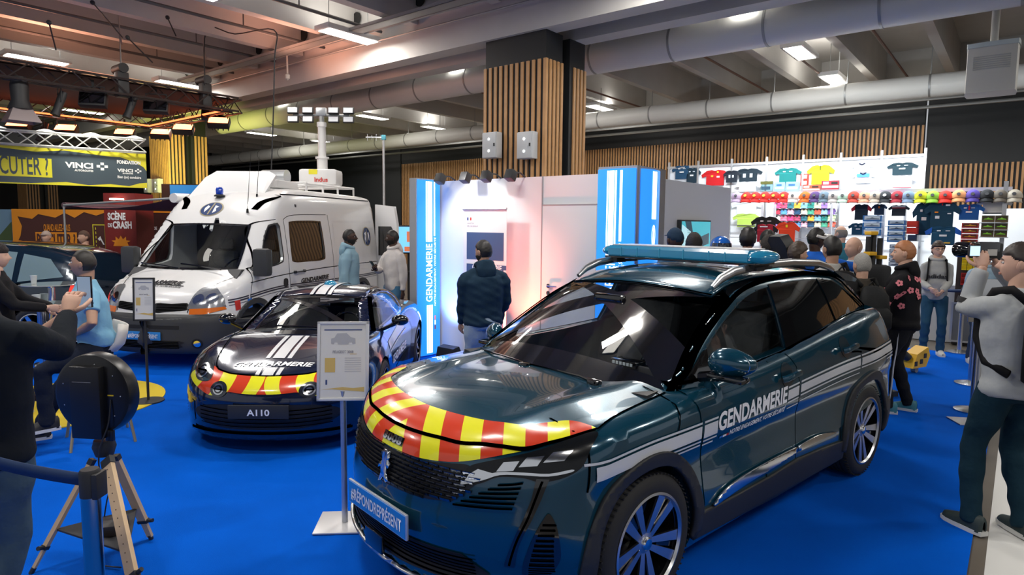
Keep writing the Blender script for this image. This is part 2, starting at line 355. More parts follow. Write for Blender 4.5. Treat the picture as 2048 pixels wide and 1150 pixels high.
# ceiling
struct(abox('ceiling', -14, 42, -10, 24, 6.5, 6.7, CONC))
for a in (-10.5, -8.6, -6.8, -5, -3.3, -1.7, 0, 1.6, 3.2, 4.8, 6.45, 8.3, 10.2, 12.1, 14, 15.9, 17.8, 19.7, 21.6, 23.5, 25.4, 27.3, 29.2, 31.1, 33, 35):
    if a < 7: abox('ceiling_joist', a - .09, a + .09, 9.8, 20, 5.62, 6.5, CONC)
    else: abox('ceiling_joist', a - .09 - .0, a + .09, 9.8, 20, 5.62, 6.5, CONC)
HOLE = mat('duct hole', (.02, .02, .02), rough=.9)
for a in (-8, -6.2, -4.4, -2.5, -.6, 1.3, 3.2, 5.1, 7.2, 9.25, 11.1, 13, 14.9, 16.8, 18.7, 20.6, 22.5, 24.4, 26.3, 28.2, 30.1):
    j = abox('ceiling_joist', a - .11, a + .11, -9, 8.5, 5.62, 6.5, CONC)
for a in [7.9 + k * .94 for k in range(17)]:
    b = MB(); b.lathe([(0, 0), (.13, 0), (.13, .02)], 20); struct(b.build('ceiling_hole', HOLE, None, loc=P(a + .2, 8.45, 6.05), rot=Matrix((AX, UZ, AX.cross(UZ))).transposed().to_euler()))
# double main beam over the pillars with slots, webs
for nm, b0 in (('ceiling_beam', 8.55), ('ceiling_beam', 9.45)):
    abox(nm, -12, 40, b0, b0 + .36, 5.06, 5.75, CONC)
abox('ceiling_beam', -12, 40, 8.5, 9.85, 5.75, 6.5, CONC)
for k in range(18): a = -8 + k * 2.35; abox('ceiling_slot', a, a + 1.7, 9.42, 9.46, 5.30, 5.42, HOLE)
# pillars
def pillar(a0, b0, w=1.35, d=1.22):
    p = thing('pillar', 'x', 'pillar'); p.location = P(a0 + w / 2, b0 + d / 2, 0); p.rotation_euler.z = THA; del p['category']; del p['label']; p['kind'] = 'structure'
    b = MB(); b.box((-w / 2 + .025, -d / 2 + .025, 0), (w / 2 - .025, -d / 2 + .50, 5.06)); b.box((-w / 2 + .025, d / 2 - .50, 0), (w / 2 - .025, d / 2 - .025, 5.06)); b.box((-w / 2 + .2, -.15, 0), (w / 2 - .15, .15, 5.06)); b.build('core', BLACKW, p)
    b = MB()
    n = int(w / .118)
    for s in (-1, 1):
        for k in range(n + 1): x = -w / 2 + .03 + k * (w - .06) / n; b.box((x - .029, s * (d / 2 - .013) - .013, 0), (x + .029, s * (d / 2 - .013) + .013, 4.6))
        for y in [-d / 2 + .03 + q * .11 for q in range(4)] + [d / 2 - .03 - q * .11 for q in range(5)]: b.box((s * (w / 2 - .013) - .013, y - .029, 0), (s * (w / 2 - .013) + .013, y + .029, 4.6))
    b.build('slats', OAK, p, smooth=False)
    return p
# local frame of a pillar: x along A, y along B rotated; THA maps x->A, y-> -B, so b grows with -y
pillar(6.22, 8.6); pillar(20.85, 8.9); pillar(35.5, 8.9)
def ebox(loc, label):
    t = thing('electrical_cabinet', label, 'electrical cabinet', loc, THA, 'grey cabinets on the slatted pillars')
    b = MB(); b.box((-.16, 0, -.22), (.16, .15, .22), .01); b.build('cabinet_body', mat('cabinet grey', (.52, .54, .56), rough=.4), t)
    b = MB(); b.box((-.15, .15, -.21), (.15, .165, .21), .004); d = b.build('cabinet_door', mat('cabinet grey', (.52, .54, .56)), t); b = MB(); b.cbox((-.12, .17, .0), (.02, .02, .05)); b.build('lock', BLKP, d)
    b = MB(); b.box((-.005, .05, -.7), (.005, .06, -.2)); b.build('cable', BLKP, t)
    for z in (-.1, .1): b = MB(); b.lathe([(0, .172), (.02, .172)], 10, 'y', (0, 0, z)); b.build('pilot_lamp', mat('pilot', (1, 1, 1), emit=(1, 1, 1), es=4), t)
for x, l in ((990, 'left grey electrical cabinet on the near slatted pillar'), (1060, 'right grey electrical cabinet on the near slatted pillar')):
    q = onb(x, 292, 8.57); ebox(q, l)
for x, l in ((302, 'left grey electrical cabinet on the far slatted pillar'), (322, 'right grey electrical cabinet on the far slatted pillar')):
    q = onb(x, 372, 8.87); ebox(q, l)
# back wall
def slat_wall(name, a0, a1, b_, z0, z1, pitch=.105):
    bk = MB(); bk.box((a0, -.3, 0), (a1, -.04, 6.5)); 
    p = bpy.data.objects.new(name, bk.mesh()); C.objects.link(p); p.data.materials.append(BLACKW); p.location = P(0, b_, 0); p.rotation_euler.z = THA; p['kind'] = 'structure'
    b = MB(); n = int((a1 - a0) / pitch)
    for k in range(n): x = a0 + k * pitch; b.box((x, -.04, z0), (x + pitch * .5, .0, z1))
    b.build('slats', OAK, p, smooth=False); return p
slat_wall('wall_back', 2.2, 22.7, 20.0, 0, 4.6); abox('wall_back_far', 22.7, 44, 20.0, 20.3, 0, 6.5, BLACKW); slat_wall('wall_back_right', -14, 2.15, 20.1, 0, 3.55)
abox('wall_upper', -14, 44, 19.7, 19.95, 5.35, 6.5, CONC)
abox('wall_far', 40, 40.2, -10, 24, 0, 6.5, BLACKW)
# ducts
def duct(pts, r, name='ceiling_duct', m=None):
    b = MB(); b.tube(pts, r, 32); d = (Vector(pts[-1]) - Vector(pts[0])); L = d.length; n = int(L / 1.6)
    o = b.build(name, m or DUCTM, None); o['kind'] = 'structure'
    b = MB()
    for k in range(1, n):
        c = Vector(pts[0]) + d * k / n; b.tube([c - d.normalized() * .02, c + d.normalized() * .02], r * 1.03, 32)
        b.tube([c + UZ * r, c + UZ * (5.9 - c.z)], .012, 6)
    b.build('duct_band', PIPE, o); return o
duct([P(33, 10.95, 5.17), P(-8, 11.05, 5.17)], .31); duct([P(36, 15.9, 4.98), P(-8, 16.9, 4.98)], .24)
for z, b_, r in ((5.02, 18.9, .03), (4.9, 19.3, .04), (5.1, 19.1, .02)): b = MB(); b.tube([P(36, b_ - 1, z), P(-10, b_, z)], r, 8); struct(b.build('ceiling_pipe', PIPE, None))
for z, b_, r in ((5.62, 8.2, .045), (5.52, 8.0, .03), (5.45, 8.35, .02)): b = MB(); b.tube([P(34, b_, z), P(-6, b_, z)], r, 8); struct(b.build('ceiling_pipe', PIPE, None))
b = MB(); b.box((-20, -.12, 0), (20, .12, .012)); b.box((-20, -.12, 0), (20, -.11, .06)); b.box((-20, .11, 0), (20, .12, .06)); struct(b.build('ceiling_cable_tray', PIPE, None, loc=P(14, 7.75, 5.46), rot=THA))
for a in (2.4, 4.0, 5.6, 9.4, 12.0): b = MB(); b.tube([P(a, 10.2, 5.55), P(a, 19.4, 5.5)], .025, 6); struct(b.build('ceiling_pipe', mat('brown pipe', (.12, .05, .035), rough=.5), None))
for a in (9.95, 11.8, 13.7, 15.6): b = MB(); b.tube([P(a, -4, 5.58), P(a, 8.3, 5.58)], .03, 6); b.tube([P(a, 6.5, 5.58), P(a + .0, 6.5, 6.4)], .012, 6); struct(b.build('ceiling_pipe', mat('dark pipe', (.1, .1, .1), rough=.5), None))
# ceiling lamps
LE = mat('lamp diffuser', (1, 1, 1), emit=(1, .95, .86), es=9); FR = mat('lamp frame', (.6, .6, .6), rough=.4)
def ceil_lamp(a, b_):
    t = thing('ceiling_light', 'rectangular recessed ceiling light panel between the concrete joists', 'ceiling light', P(a, b_, 5.44), THB, 'rectangular hall ceiling lights')
    b = MB(); b.box((-.62, -.22, 0), (.62, .22, .09), .01); b.build('lamp_housing', FR, t); b = MB(); b.box((-.56, -.17, -.008), (.56, .17, .0)); b.build('diffuser', LE, t)
    [MB().tube([(x, 0, .09), (x, 0, 1.05)], .008, 5).build('hanger', PIPE, t) for x in (-.45, .45)]
for a, b_ in LIGHT_AB:
    ceil_lamp(a, b_)
# speaker unit top right, beacons of the hall
q = onb(1985, 125, 12.0); t = thing('ceiling_air_unit', 'pale rounded air vent box hanging from the ceiling at the hall right side', 'air vent', q, THA, scale=.84)
b = MB(); pr = cat([(-.28, -.30), (.28, -.30), (.36, -.2), (.36, .2), (.28, .30), (-.28, .30), (-.36, .2), (-.36, -.2)], 3, closed=True); b.prism([(x, y) for x, y in pr], -.55, .25); b.build('vent_body', mat('vent white', (.5, .5, .47), rough=.5), t, angle=30)
b = MB(); b.prism([(x * 1.03, y * 1.03) for x, y in pr], .22, .30); b.build('vent_cap', mat('vent cap', (.45, .52, .54), rough=.5), t)
b = MB()
for k in range(7): b.box((-.26, .295, -.16 + k * .035), (.26, .315, -.145 + k * .035))
b.build('vent_grille', PIPE, t); [MB().tube([(0, 0, z0), (0, 0, z1)], r, 20).build('vent_pipe', mat('vent white', (.5, .5, .47)), t) for z0, z1, r in ((.3, 1.2, .06),)]
# ======================= booth with lit columns =======================
BW = mat('booth white', (.72, .72, .73), rough=.55)
LBX = mat('lit blue', (.03, .2, .6), rough=.4, emit=(.012, .20, .72), es=1.15); LWH = mat('lit white', (1, 1, 1), rough=.4, emit=(.88, .95, 1), es=1.5); ALU = mat('aluminium', (.55, .56, .58), rough=.35, metal=.8)
NB = -BX; RA = -AX     # right along the wall, towards the camera
bt = thing('exhibition_booth', 'white walled exhibition booth with a closed door between the lit blue columns', 'booth', (0, 0, 0))
def wpanel(name, a0, a1, b0, b1, z0, z1, m, par, bev=0):
    b = MB(); b.box((-(a1 - a0) / 2, -(b1 - b0) / 2, 0), ((a1 - a0) / 2, (b1 - b0) / 2, z1 - z0), bev); return b.build(name, m, par, loc=P((a0 + a1) / 2, (b0 + b1) / 2, z0), rot=THA)
wpanel('front_wall', 3.72, 6.62, 6.55, 6.65, 0, 2.5, BW, bt); wpanel('side_wall', 3.66, 3.76, 7.6, 10.1, 0, 2.5, BW, bt); wpanel('back_wall', 3.76, 6.1, 10.0, 10.1, 0, 2.5, BW, bt); wpanel('left_wall', 6.0, 6.1, 6.6, 10.1, 0, 2.5, BW, bt)
dl, dr = onb(1084, 500, 6.54).dot(AX), onb(1192, 500, 6.54).dot(AX)
gm = mat('wall joint', (.35, .35, .36), rough=.6)
dz = onb(1150, 410, 6.54).z
dr_ = wpanel('booth_door', dr + .0, dl, 6.535, 6.56, 0, dz, BW, bt, .003); wpanel('wall_joint', dr, dl, 6.53, 6.552, dz, dz + .012, gm, bt); wpanel('wall_joint', dl, dl + .012, 6.53, 6.552, 0, 2.5, gm, bt)
q = onb(1096, 572, 6.5); b = MB(); b.tube([(-.02, 0, 0), (.13, 0, 0)], .011, 8); b.lathe([(0, .02), (.028, .02), (.028, 0)], 16, 'y'); b.lathe([(0, .02), (.028, .02), (.028, 0)], 16, 'y', (0, 0, -.09)); ho = b.build('door_handle', CHROME if 'CHROME' in globals() else ALU, bt, loc=q, rot=THA + math.pi)
def litface(p, name, O, U, w, h, bulge, marks, m_base=LBX):
    """slightly bowed lit face; O lower-left, U along; marks drawn as flat shapes (u,v)"""
    U = Vector(U).normalized(); N = U.cross(UZ); n = 12; rows = []
    f = lambda u: bulge * (1 - (2 * u / w - 1) ** 2)
    for j in range(2): rows.append([tuple(Vector(O) + U * (w * i / n) + UZ * (h * j) + N * f(w * i / n)) for i in range(n + 1)])
    b = MB(); b.grid(rows); o = b.build(name, m_base, p)
    for kind, a, m, nm in marks:
        me = loops_mesh([a]) if kind == 'poly' else a
        bm = bmesh.new(); bm.from_mesh(me)
        for i in range(1, 12): bmesh.ops.bisect_plane(bm, geom=bm.verts[:] + bm.edges[:] + bm.faces[:], plane_co=(w * i / 12, 0, 0), plane_no=(1, 0, 0))
        bm.to_mesh(me); bm.free()
        for v in me.vertices:
            u, vv = v.co.x, v.co.y; v.co = Vector(O) + U * u + UZ * vv + N * (f(u) + .004 + v.co.z)
        link(nm, me, m, o, smooth=False)
    return o
def vtext(body, size, x0, y0, length, **k):      # lettering that reads upwards
    me = text_mesh(body, size, width=length, **k)
    for v in me.vertices: x, y, z = v.co; v.co = Vector((x0 - y, y0 + x, 0))
    return me
def column_marks(w, h, emblem=False):
    if emblem:
        L = [('poly', [(w * .40, 1.95), (w * .62, 1.95), (w * .62, h - .02), (w * .40, h - .02)], LWH, 'white_band')]
        for r0, r1 in ((.055, .045),):
            ring = [(w * .51 + r0 * math.cos(a) * .8, 1.76 + r0 * 2.3 * math.sin(a)) for a in [k * math.pi / 14 for k in range(29)]]; L.append(('poly', ring, LWH, 'emblem'))
            L.append(('poly', [(w * .51 + r1 * math.cos(a) * .75, 1.76 + r1 * 2.2 * math.sin(a)) for a in [k * math.pi / 14 for k in range(29)]], LBX, 'emblem'))
        for dx in (-.018, 0, .018): L.append(('poly', [(w * .51 + dx - .004, 1.60), (w * .51 + dx + .004, 1.60), (w * .51 + dx * .6 + .004, 1.85), (w * .51 + dx * .6 - .004, 1.85)], LWH, 'emblem'))
        return L
    L = [('poly', [(w * u0, v0), (w * u1, v0), (w * u1, v1), (w * u0, v1)], LWH, 'white_band') for u0, u1, v0, v1 in ((.30, .34, 1.62, h - .02), (.36, .50, 1.62, h - .02), (.52, .56, 1.62, h - .02), (.64, .70, 1.70, h - .02), (.33, .37, .03, .72), (.39, .53, .03, .72), (.55, .58, .03, .72))]
    L.append(('text', vtext('GENDARMERIE', .16 * w / .43, w * .56, .77, .82, bold=.0015), LWH, 'column_lettering')); L.append(('text', vtext('NOTRE ENGAGEMENT, VOTRE SÉCURITÉ', .052 * w / .43, w * .74, .70, .98, bold=0, shear=.2), LWH, 'column_lettering'))
    for v0, m in ((.36, REDF), (.43, LWH), (.50, mat('lit red', (.8, .1, .05), emit=(.9, .1, .05), es=1.0))): L.append(('poly', [(w * .67, v0), (w * .73, v0), (w * .73, v0 + .06), (w * .67, v0 + .06)], m, 'flag_mark'))
    return L
def lit_column(label, a, b0, b1, h=2.52, depth=.16):
    pass
# left column: face looks along -A
c1 = thing('lit_column', 'tall lit blue GENDARMERIE column at the left end of the white booth', 'illuminated column', (0, 0, 0), group=None)
wpanel('column_frame', 6.56, 6.70, 6.06, 6.53, 0, 2.52, ALU, c1)
litface(c1, 'lit_face', P(6.555, 6.52, .02), -BX, .45, 2.48, .035, []) if 0 else None
# seen from the camera, right is +B side for a face looking along -A
litface(c1, 'lit_face', P(6.555, 6.07, .02), BX, .44, 2.48, .04, column_marks(.44, 2.48))
# right tower: faces towards -B and -A
tl, tc, tr = gp(1195, 343, 2.55), gp(1273, 339, 2.55), gp(1318, 347, 2.55)
ta0, ta1 = tc.dot(AX), tl.dot(AX); tb0 = 6.28; tb1 = tb0 + .62; ta0 = 3.12 if False else ta0
c2 = thing('lit_column', 'wide lit blue corner column with GENDARMERIE lettering beside the booth door', 'illuminated column', (0, 0, 0))
wl = onb(1195, 400, tb0).dot(AX); wr = onb(1272, 400, tb0).dot(AX)
wpanel('column_frame', wr, wl, tb0 + .01, 7.0, 0, 2.55, ALU, c2)
litface(c2, 'lit_face', P(wl, tb0, .02), RA, wl - wr - .005, 2.5, .05, column_marks(wl - wr, 2.5))
be = ona(1318, 400, wr).dot(BX)
litface(c2, 'lit_face', P(wr - .005, tb0 + .09, .02), BX, be - tb0 - .09, 2.5, .05, column_marks(be - tb0 - .09, 2.5, True))
wpanel('column_frame', wr, wl - .1, 7.0, be, 0, 2.55, ALU, c2)
# roll-up poster
ru = thing('roll_up_banner', 'white and navy GENDARMERIE roll-up poster standing against the booth wall', 'roll-up banner', (0, 0, 0))
rl, rr = onb(927, 500, 6.35), onb(1013, 500, 6.35); al, ar = rl.dot(AX), rr.dot(AX); zt = onb(970, 418, 6.35).z; W = al - ar
O = P(al, 6.35, .06)
plane_on([[(0, 0), (W, 0), (W, zt - .06), (0, zt - .06)]], O, RA, UZ, mat('poster white', (.75, .74, .74), rough=.5), ru, 'poster_sheet', 0, .004)
NVP = mat('poster navy', (.05, .09, .2), rough=.5)
def rs(u0, u1, v0, v1, m, nm='poster_print'): plane_on([[(W * u0, v0), (W * u1, v0), (W * u1, v1), (W * u0, v1)]], O, RA, UZ, m, ru, nm, .002)
hz = onb(970, 465, 6.35).z - .06; rs(.08, .94, 1.36, hz, NVP); rs(.08, .94, .0, 1.30, NVP)
text_on('GENDARMERIE', O + RA * W * .22 + UZ * 1.225, RA, UZ, .10, WHITE, ru, 'poster_lettering', .004, bold=.003, width=W * .68); rs(.94, 1, 1.24, 1.30, NVP)
text_on('NOTRE ENGAGEMENT, VOTRE SÉCURITÉ', O + RA * W * .3 + UZ * 1.19, RA, UZ, .03, WHITE, ru, 'poster_lettering', .004, width=W * .55, shear=.2)
for k, m in enumerate((mat('navy print', (.01, .03, .2)), WHITE, REDF)): rs(.09 + k * .035, .12 + k * .035, zt - .21, zt - .17, m, 'flag_mark')
text_on('MINISTÈRE', O + RA * W * .09 + UZ * (zt - .26), RA, UZ, .028, mat('grey print', (.25, .25, .28)), ru, 'poster_lettering', .004); text_on("DE L'INTÉRIEUR", O + RA * W * .09 + UZ * (zt - .295), RA, UZ, .028, mat('grey print', (.25, .25, .28)), ru, 'poster_lettering', .004)
for k in range(3): rs(.10 + k * .1, .17 + k * .1, .10, .165, WHITE, 'poster_icon')
b = MB(); b.tube([(0, 0, 0), (W, 0, 0)], .018, 8); b.build('top_rail', ALU, ru, loc=P(al, 6.345, zt), rot=pyaw(RA))
b = MB(); b.box((-.02, -.10, 0), (W + .02, .10, .08), .02); b.build('poster_base', ALU, ru, loc=P(al, 6.33, 0), rot=pyaw(RA)); b = MB(); b.tube([(W / 2, .03, .08), (W / 2, .03, zt)], .012, 6); b.build('support_pole', ALU, ru, loc=P(al, 6.345, 0), rot=pyaw(RA))
# spotlights clamped on the booth wall top
for i, x in enumerate((905, 955, 997, 1045)):
    q = onb(x, 360, 6.5); a = q.dot(AX)
    t = thing('clamp_spotlight', ['leftmost', 'second from the left', 'third from the left', 'rightmost'][i] + ' black spotlight clamped on top of the white booth wall', 'spotlight', P(a, 6.5, 2.50), THA, 'spotlights along the booth wall top')
    b = MB(); b.tube([(0, -.06, .0), (0, .05, .05), (0, .22, .05)], .010, 6); b.build('arm', BLKP, t); b = MB(); b.T = Matrix.Translation((0, .24, .0)) @ Matrix.Rotation(R_(25), 4, 'X'); b.box((-.06, -.05, -.06), (.06, .06, .07), .012); h = b.build('lamp_head', BLKP, t)
# small loudspeaker and coloured wall washers at the wall foot
q = gp(925, 715); t = thing('floor_washer', 'black wedge floor light at the foot of the booth poster', 'floor light', (q.x - .15, q.y - .25, 0), THA); b = MB(); b.prism([(-.14, 0), (.14, 0), (.10, .2), (-.02, .22)], -.15, .15, 'x'); b.build('lamp_housing', BLKP, t)
def spot(name, loc, to, e, col, ang=70, blend=.6, r=.05):
    l = bpy.data.lights.new(name, 'SPOT'); l.energy = e; l.color = col; l.spot_size = R_(ang); l.spot_blend = blend; l.shadow_soft_size = r
    o = bpy.data.objects.new(name, l); C.objects.link(o); o.location = loc; o.rotation_euler = (Vector(to) - Vector(loc)).to_track_quat('-Z', 'Y').to_euler(); return o
spot('red_washer', P(4.95, 6.1, .25), P(5.0, 6.6, 1.7), 190, (1, .16, .07), 75, 1); spot('red_washer', P(5.35, 6.2, .35), P(5.1, 6.6, 1.9), 80, (1, .22, .10), 80, 1)
spot('blue_washer', P(6.3, 6.2, .25), P(6.25, 6.6, 1.3), 150, (.12, .25, 1), 80, 1)
spot('booth_spot', P(5.9, 5.7, 2.75), P(5.75, 6.6, 1.5), 60, (1, .97, .95), 85, .5)
# display screen on the side wall
s0, s1 = ona(1357, 430, 3.64), ona(1417, 432, 3.64); b0, b1 = s0.dot(BX), s1.dot(BX)
sc = thing('wall_screen', 'tall lit display screen mounted on the booth side wall', 'screen', (0, 0, 0)); wpanel('screen_frame', 3.60, 3.655, b0, b1, .7, 1.98 + .0, BLKP, sc)
SCM = mat('screen teal', (.02, .2, .25), rough=.2, emit=(.05, .42, .5), es=.8)
O = P(3.598, b0 + .02, .72); w_ = b1 - b0 - .04
plane_on([[(0, 0), (w_, 0), (w_, 1.24), (0, 1.24)]], O, BX, UZ, SCM, sc, 'screen_picture', .002)
plane_on([[(.1 * w_, 1.24), (.3 * w_, 1.24), (.6 * w_, .6), (.45 * w_, .6)]], O, BX, UZ, mat('screen dark', (.01, .03, .04), rough=.2, emit=(.01, .05, .07), es=.6), sc, 'screen_picture', .004)
plane_on([[(.5 * w_, 1.0), (.95 * w_, 1.08), (.95 * w_, .92), (.5 * w_, .86)]], O, BX, UZ, mat('screen dark', (.01, .03, .04)), sc, 'screen_picture', .004); plane_on([[(0, .5), (.4 * w_, .75), (.3 * w_, 1.1), (0, 1.2)]], O, BX, UZ, mat('screen pale', (.4, .6, .65), emit=(.4, .65, .7), es=.8), sc, 'screen_picture', .004)
class Kit:      # shapes given as (x,z) seen from the side, (y,z) from the front, (x,y) from above
    V = {'side': ((0, 0, 0), (-1., 0, 0), (0, 0, 1.)), 'front': ((0, 0, 0), (0, 1., 0), (0, 0, 1.)), 'top': ((0, 0, 0), (1., 0, 0), (0, 1., 0)), 'rear': ((0, 0, 0), (0, -1., 0), (0, 0, 1.))}
    def __init__(s, root, F): s.root = root; s.F = F
    def put(s, view, loops, name, m, off=.004, sides=(False, True), par=None, thick=0, step=.05):
        O, U, V = s.V[view]; out = []
        for mi in sides:
            L = [[(-a, b) for a, b in l] if view in ('side', 'rear') else l for l in loops]
            out.append(s.F.drape(loops_mesh(L), np.array(O, float), np.array(U), np.array(V), name, m, par[mi] if isinstance(par, (list, tuple)) else (par or s.root), off=off, mirror=mi, thick=thick, step=step))
        return out
    def one(s, *a, **k): return s.put(*a, sides=(False,), **k)[0]
    def line(s, view, pts, name, m, w, off=.004, sides=(False, True), par=None, n=5):
        O, U, V = s.V[view]; out = []
        for mi in sides:
            P = [(-a, b) for a, b in pts] if view in ('side', 'rear') else pts
            out.append(s.F.strip(P, np.array(O, float), np.array(U), np.array(V), w, name, m, par[mi] if isinstance(par, (list, tuple)) else (par or s.root), off=off, mirror=mi, n=n))
        return out
    def text(s, view, body, O, size, m, name='lettering', off=.006, flip=False, warp=None, par=None, **k):
        me = text_mesh(body, size, **k); _, U, V = s.V[view]; U = np.array(U) * (-1 if flip else 1)
        if warp:
            for v in me.vertices: v.co.y += warp(v.co.x)
        return s.F.drape(me, np.array(O, float), U, np.array(V), name, m, par or s.root, off=off, step=.06)
def spokes_plain(n, wid, twist=0):
    def f(w, h, rr, dark, face):
        fb = MB()
        for k in range(n):
            fb.T = Matrix.Rotation(2 * math.pi * k / n + .2, 4, 'Y')
            q = [(.03, h - .04, wid * .9), (.03, h - .04, -wid * .9), (rr, h - .014, -wid * .5 + twist), (rr, h - .014, wid * .7 + twist)]
            fb.add(q + [(a, y - .03, c) for a, y, c in q], [(0, 1, 2, 3), (4, 7, 6, 5), (0, 4, 5, 1), (1, 5, 6, 2), (2, 6, 7, 3), (3, 7, 4, 0)])
        fb.T = Matrix.Identity(4); fb.lathe([(.06, h - .06), (.06, h - .036), (.03, h - .034)], 24, 'y'); fb.build('spokes', face, w, smooth=False)
    return f
def arch_cutters(xs, z, r, y0=.55):
    out = []
    for x in xs:
        for s in (1, -1):
            b = MB(); b.lathe([(r, y0), (r, 1.2)], 48, 'y', (x, 0, z)); m_ = b.mesh()
            if s < 0: m_.transform(Matrix.Scale(-1, 4, (0, 1, 0))); m_.flip_normals()
            out.append(m_)
    return out
def seat(root, x, y, z, m, name='front_seat', tall=.6):
    b = MB(); b.box((x - .26, y - .25, z - .16), (x + .28, y + .25, z), .06); s_ = b.build(name, m, root)
    b = MB(); b.T = Matrix.Translation((x - .24, y, z)) @ Matrix.Rotation(R_(-14), 4, 'Y'); b.box((-.07, -.23, 0), (.07, .23, tall), .06); b.build('backrest', m, s_)
    b = MB(); b.T = Matrix.Translation((x - .26 - tall * .24, y, z + tall)) @ Matrix.Rotation(R_(-8), 4, 'Y'); b.box((-.05, -.12, 0), (.05, .12, .18), .045); b.build('headrest', m, s_)
def wheel_in(root, loc, tilt, r=.18):
    b = MB(); b.T = Matrix.Translation(loc) @ Matrix.Rotation(R_(tilt), 4, 'Y')
    b.tube([(r * math.cos(a), r * math.sin(a), 0) for a in [2 * math.pi * k / 24 for k in range(25)]], .014, 8); b.cbox((0, 0, -.02), (.1, .12, .03), .01); b.cbox((0, 0, -.01), (.03, r * 1.95, .015)); b.build('steering_wheel', GLOSSB, root)
# ======================= blue SUV =======================
SU = np.array([-1., 0, 0]); SV = np.array([0, 0, 1.])
def sx(l): return [(-p[0], p[1]) for p in l]
def circ(cx, cz, r, a0=0, a1=360, n=40): return [(cx + r * math.cos(R_(a0 + (a1 - a0) * i / n)), cz + r * math.sin(R_(a0 + (a1 - a0) * i / n))) for i in range(n + (0 if a1 - a0 == 360 else 1))]

def make_wheel(parent, name, loc, R, W, rim_r, side, spoke_fn, dark=GLOSSB, face=SATIN, capm=None, cap=.035):
    """wheel on axis y; side=+1 outer face towards +y"""
    w = bpy.data.objects.new(name, None); C.objects.link(w); w.parent = parent; w.location = loc
    if side < 0: w.rotation_euler = (0, 0, math.pi)
    h = W / 2; b = MB(); prof = [(rim_r + .005, h - .012), (rim_r + .03, h), (R - .035, h - .004), (R - .012, h - .02), (R, h - .045)]
    for k in range(4):
        y0 = (h - .05) - k * (2 * h - .1) / 4; d = (2 * h - .1) / 4; prof += [(R, y0), (R, y0 - d * .72), (R - .008, y0 - d * .74), (R - .008, y0 - d * .98)]
    prof += [(R, -(h - .045)), (R - .012, -(h - .02)), (R - .035, -(h - .004)), (rim_r + .01, -h)]
    b.lathe(prof, 72, 'y', cap=False); 
    for k in range(72):
        a = 2 * math.pi * k / 72; b.T = Matrix.Rotation(a, 4, 'Y'); b.cbox((R - .002, h - .03, 0), (.006, .03, .008)); b.cbox((R - .002, -h + .03, 0), (.006, .03, .008))
    b.T = Matrix.Identity(4); b.build('tyre', TYRE, w)
    b = MB(); b.lathe([(rim_r + .012, h - .006), (rim_r + .012, h - .02), (rim_r - .008, h - .03), (rim_r - .02, -.0), (rim_r - .03, -h + .02), (rim_r + .01, -h + .01)], 64, 'y', cap=False); b.build('rim_barrel', dark, w)
    b = MB(); b.lathe([(rim_r + .012, h - .012), (rim_r + .014, h - .002), (rim_r + .002, h + .001), (rim_r - .006, h - .012)], 64, 'y', close=True); b.build('rim_edge', face, w)
    spoke_fn(w, h, rim_r, dark, face)
    b = MB(); b.lathe([(rim_r - .05, -.01), (.06, -.01), (.06, .03), (.0, .03)], 48, 'y'); b.lathe([(rim_r - .05, -.01), (rim_r - .05, -.035), (.02, -.035)], 48, 'y'); b.build('brake_disc', mat('brake disc', (.3, .3, .31), rough=.35, metal=1), w)
    b = MB(); b.lathe([(cap, h - .06), (cap, h - .022), (cap - .006, h - .016), (0, h - .014)], 24, 'y'); b.build('hub_cap', capm or face, w)
    return w
def spokes_suv(w, h, rr, dark, face):
    fb, db = MB(), MB()
    for k in range(5):
        T = Matrix.Rotation(2 * math.pi * k / 5 + .3, 4, 'Y')
        for s in (-1, 1):     # twin diverging spokes, machined face
            fb.T = db.T = T
            p = [(.028, .014 * s + .013), (.028, .014 * s - .013), (rr + .004, s * .056 - .029), (rr + .004, s * .056 + .027)]
            ys = [h - .035, h - .035, h - .012, h - .012]
            q = [(a, y, c) for (a, c), y in zip(p, ys)]; q2 = [(a, y - .012, c) for (a, c), y in zip(p, ys)]; q3 = [(a, y - .05, c) for (a, c), y in zip(p, ys)]
            F = [(0, 1, 2, 3), (4, 7, 6, 5), (0, 4, 5, 1), (1, 5, 6, 2), (2, 6, 7, 3), (3, 7, 4, 0)]
            fb.add(q + q2, F); db.add(q2 + q3, F)
        # small blade between
        db.add([(.1, h - .04, .0 + .01), (.1, h - .04, -.01), (rr, h - .03, -.012), (rr, h - .03, .012), (.1, h - .07, .01), (.1, h - .07, -.01), (rr, h - .07, -.012), (rr, h - .07, .012)], [(0, 1, 2, 3), (4, 7, 6, 5), (0, 4, 5, 1), (1, 5, 6, 2), (2, 6, 7, 3), (3, 7, 4, 0)])
    fb.T = db.T = Matrix.Identity(4); fb.lathe([(.055, h - .06), (.055, h - .034), (.03, h - .03)], 30, 'y'); 
    fb.build('spokes', face, w, smooth=False); db.build('spoke_backing', dark, w, smooth=False)

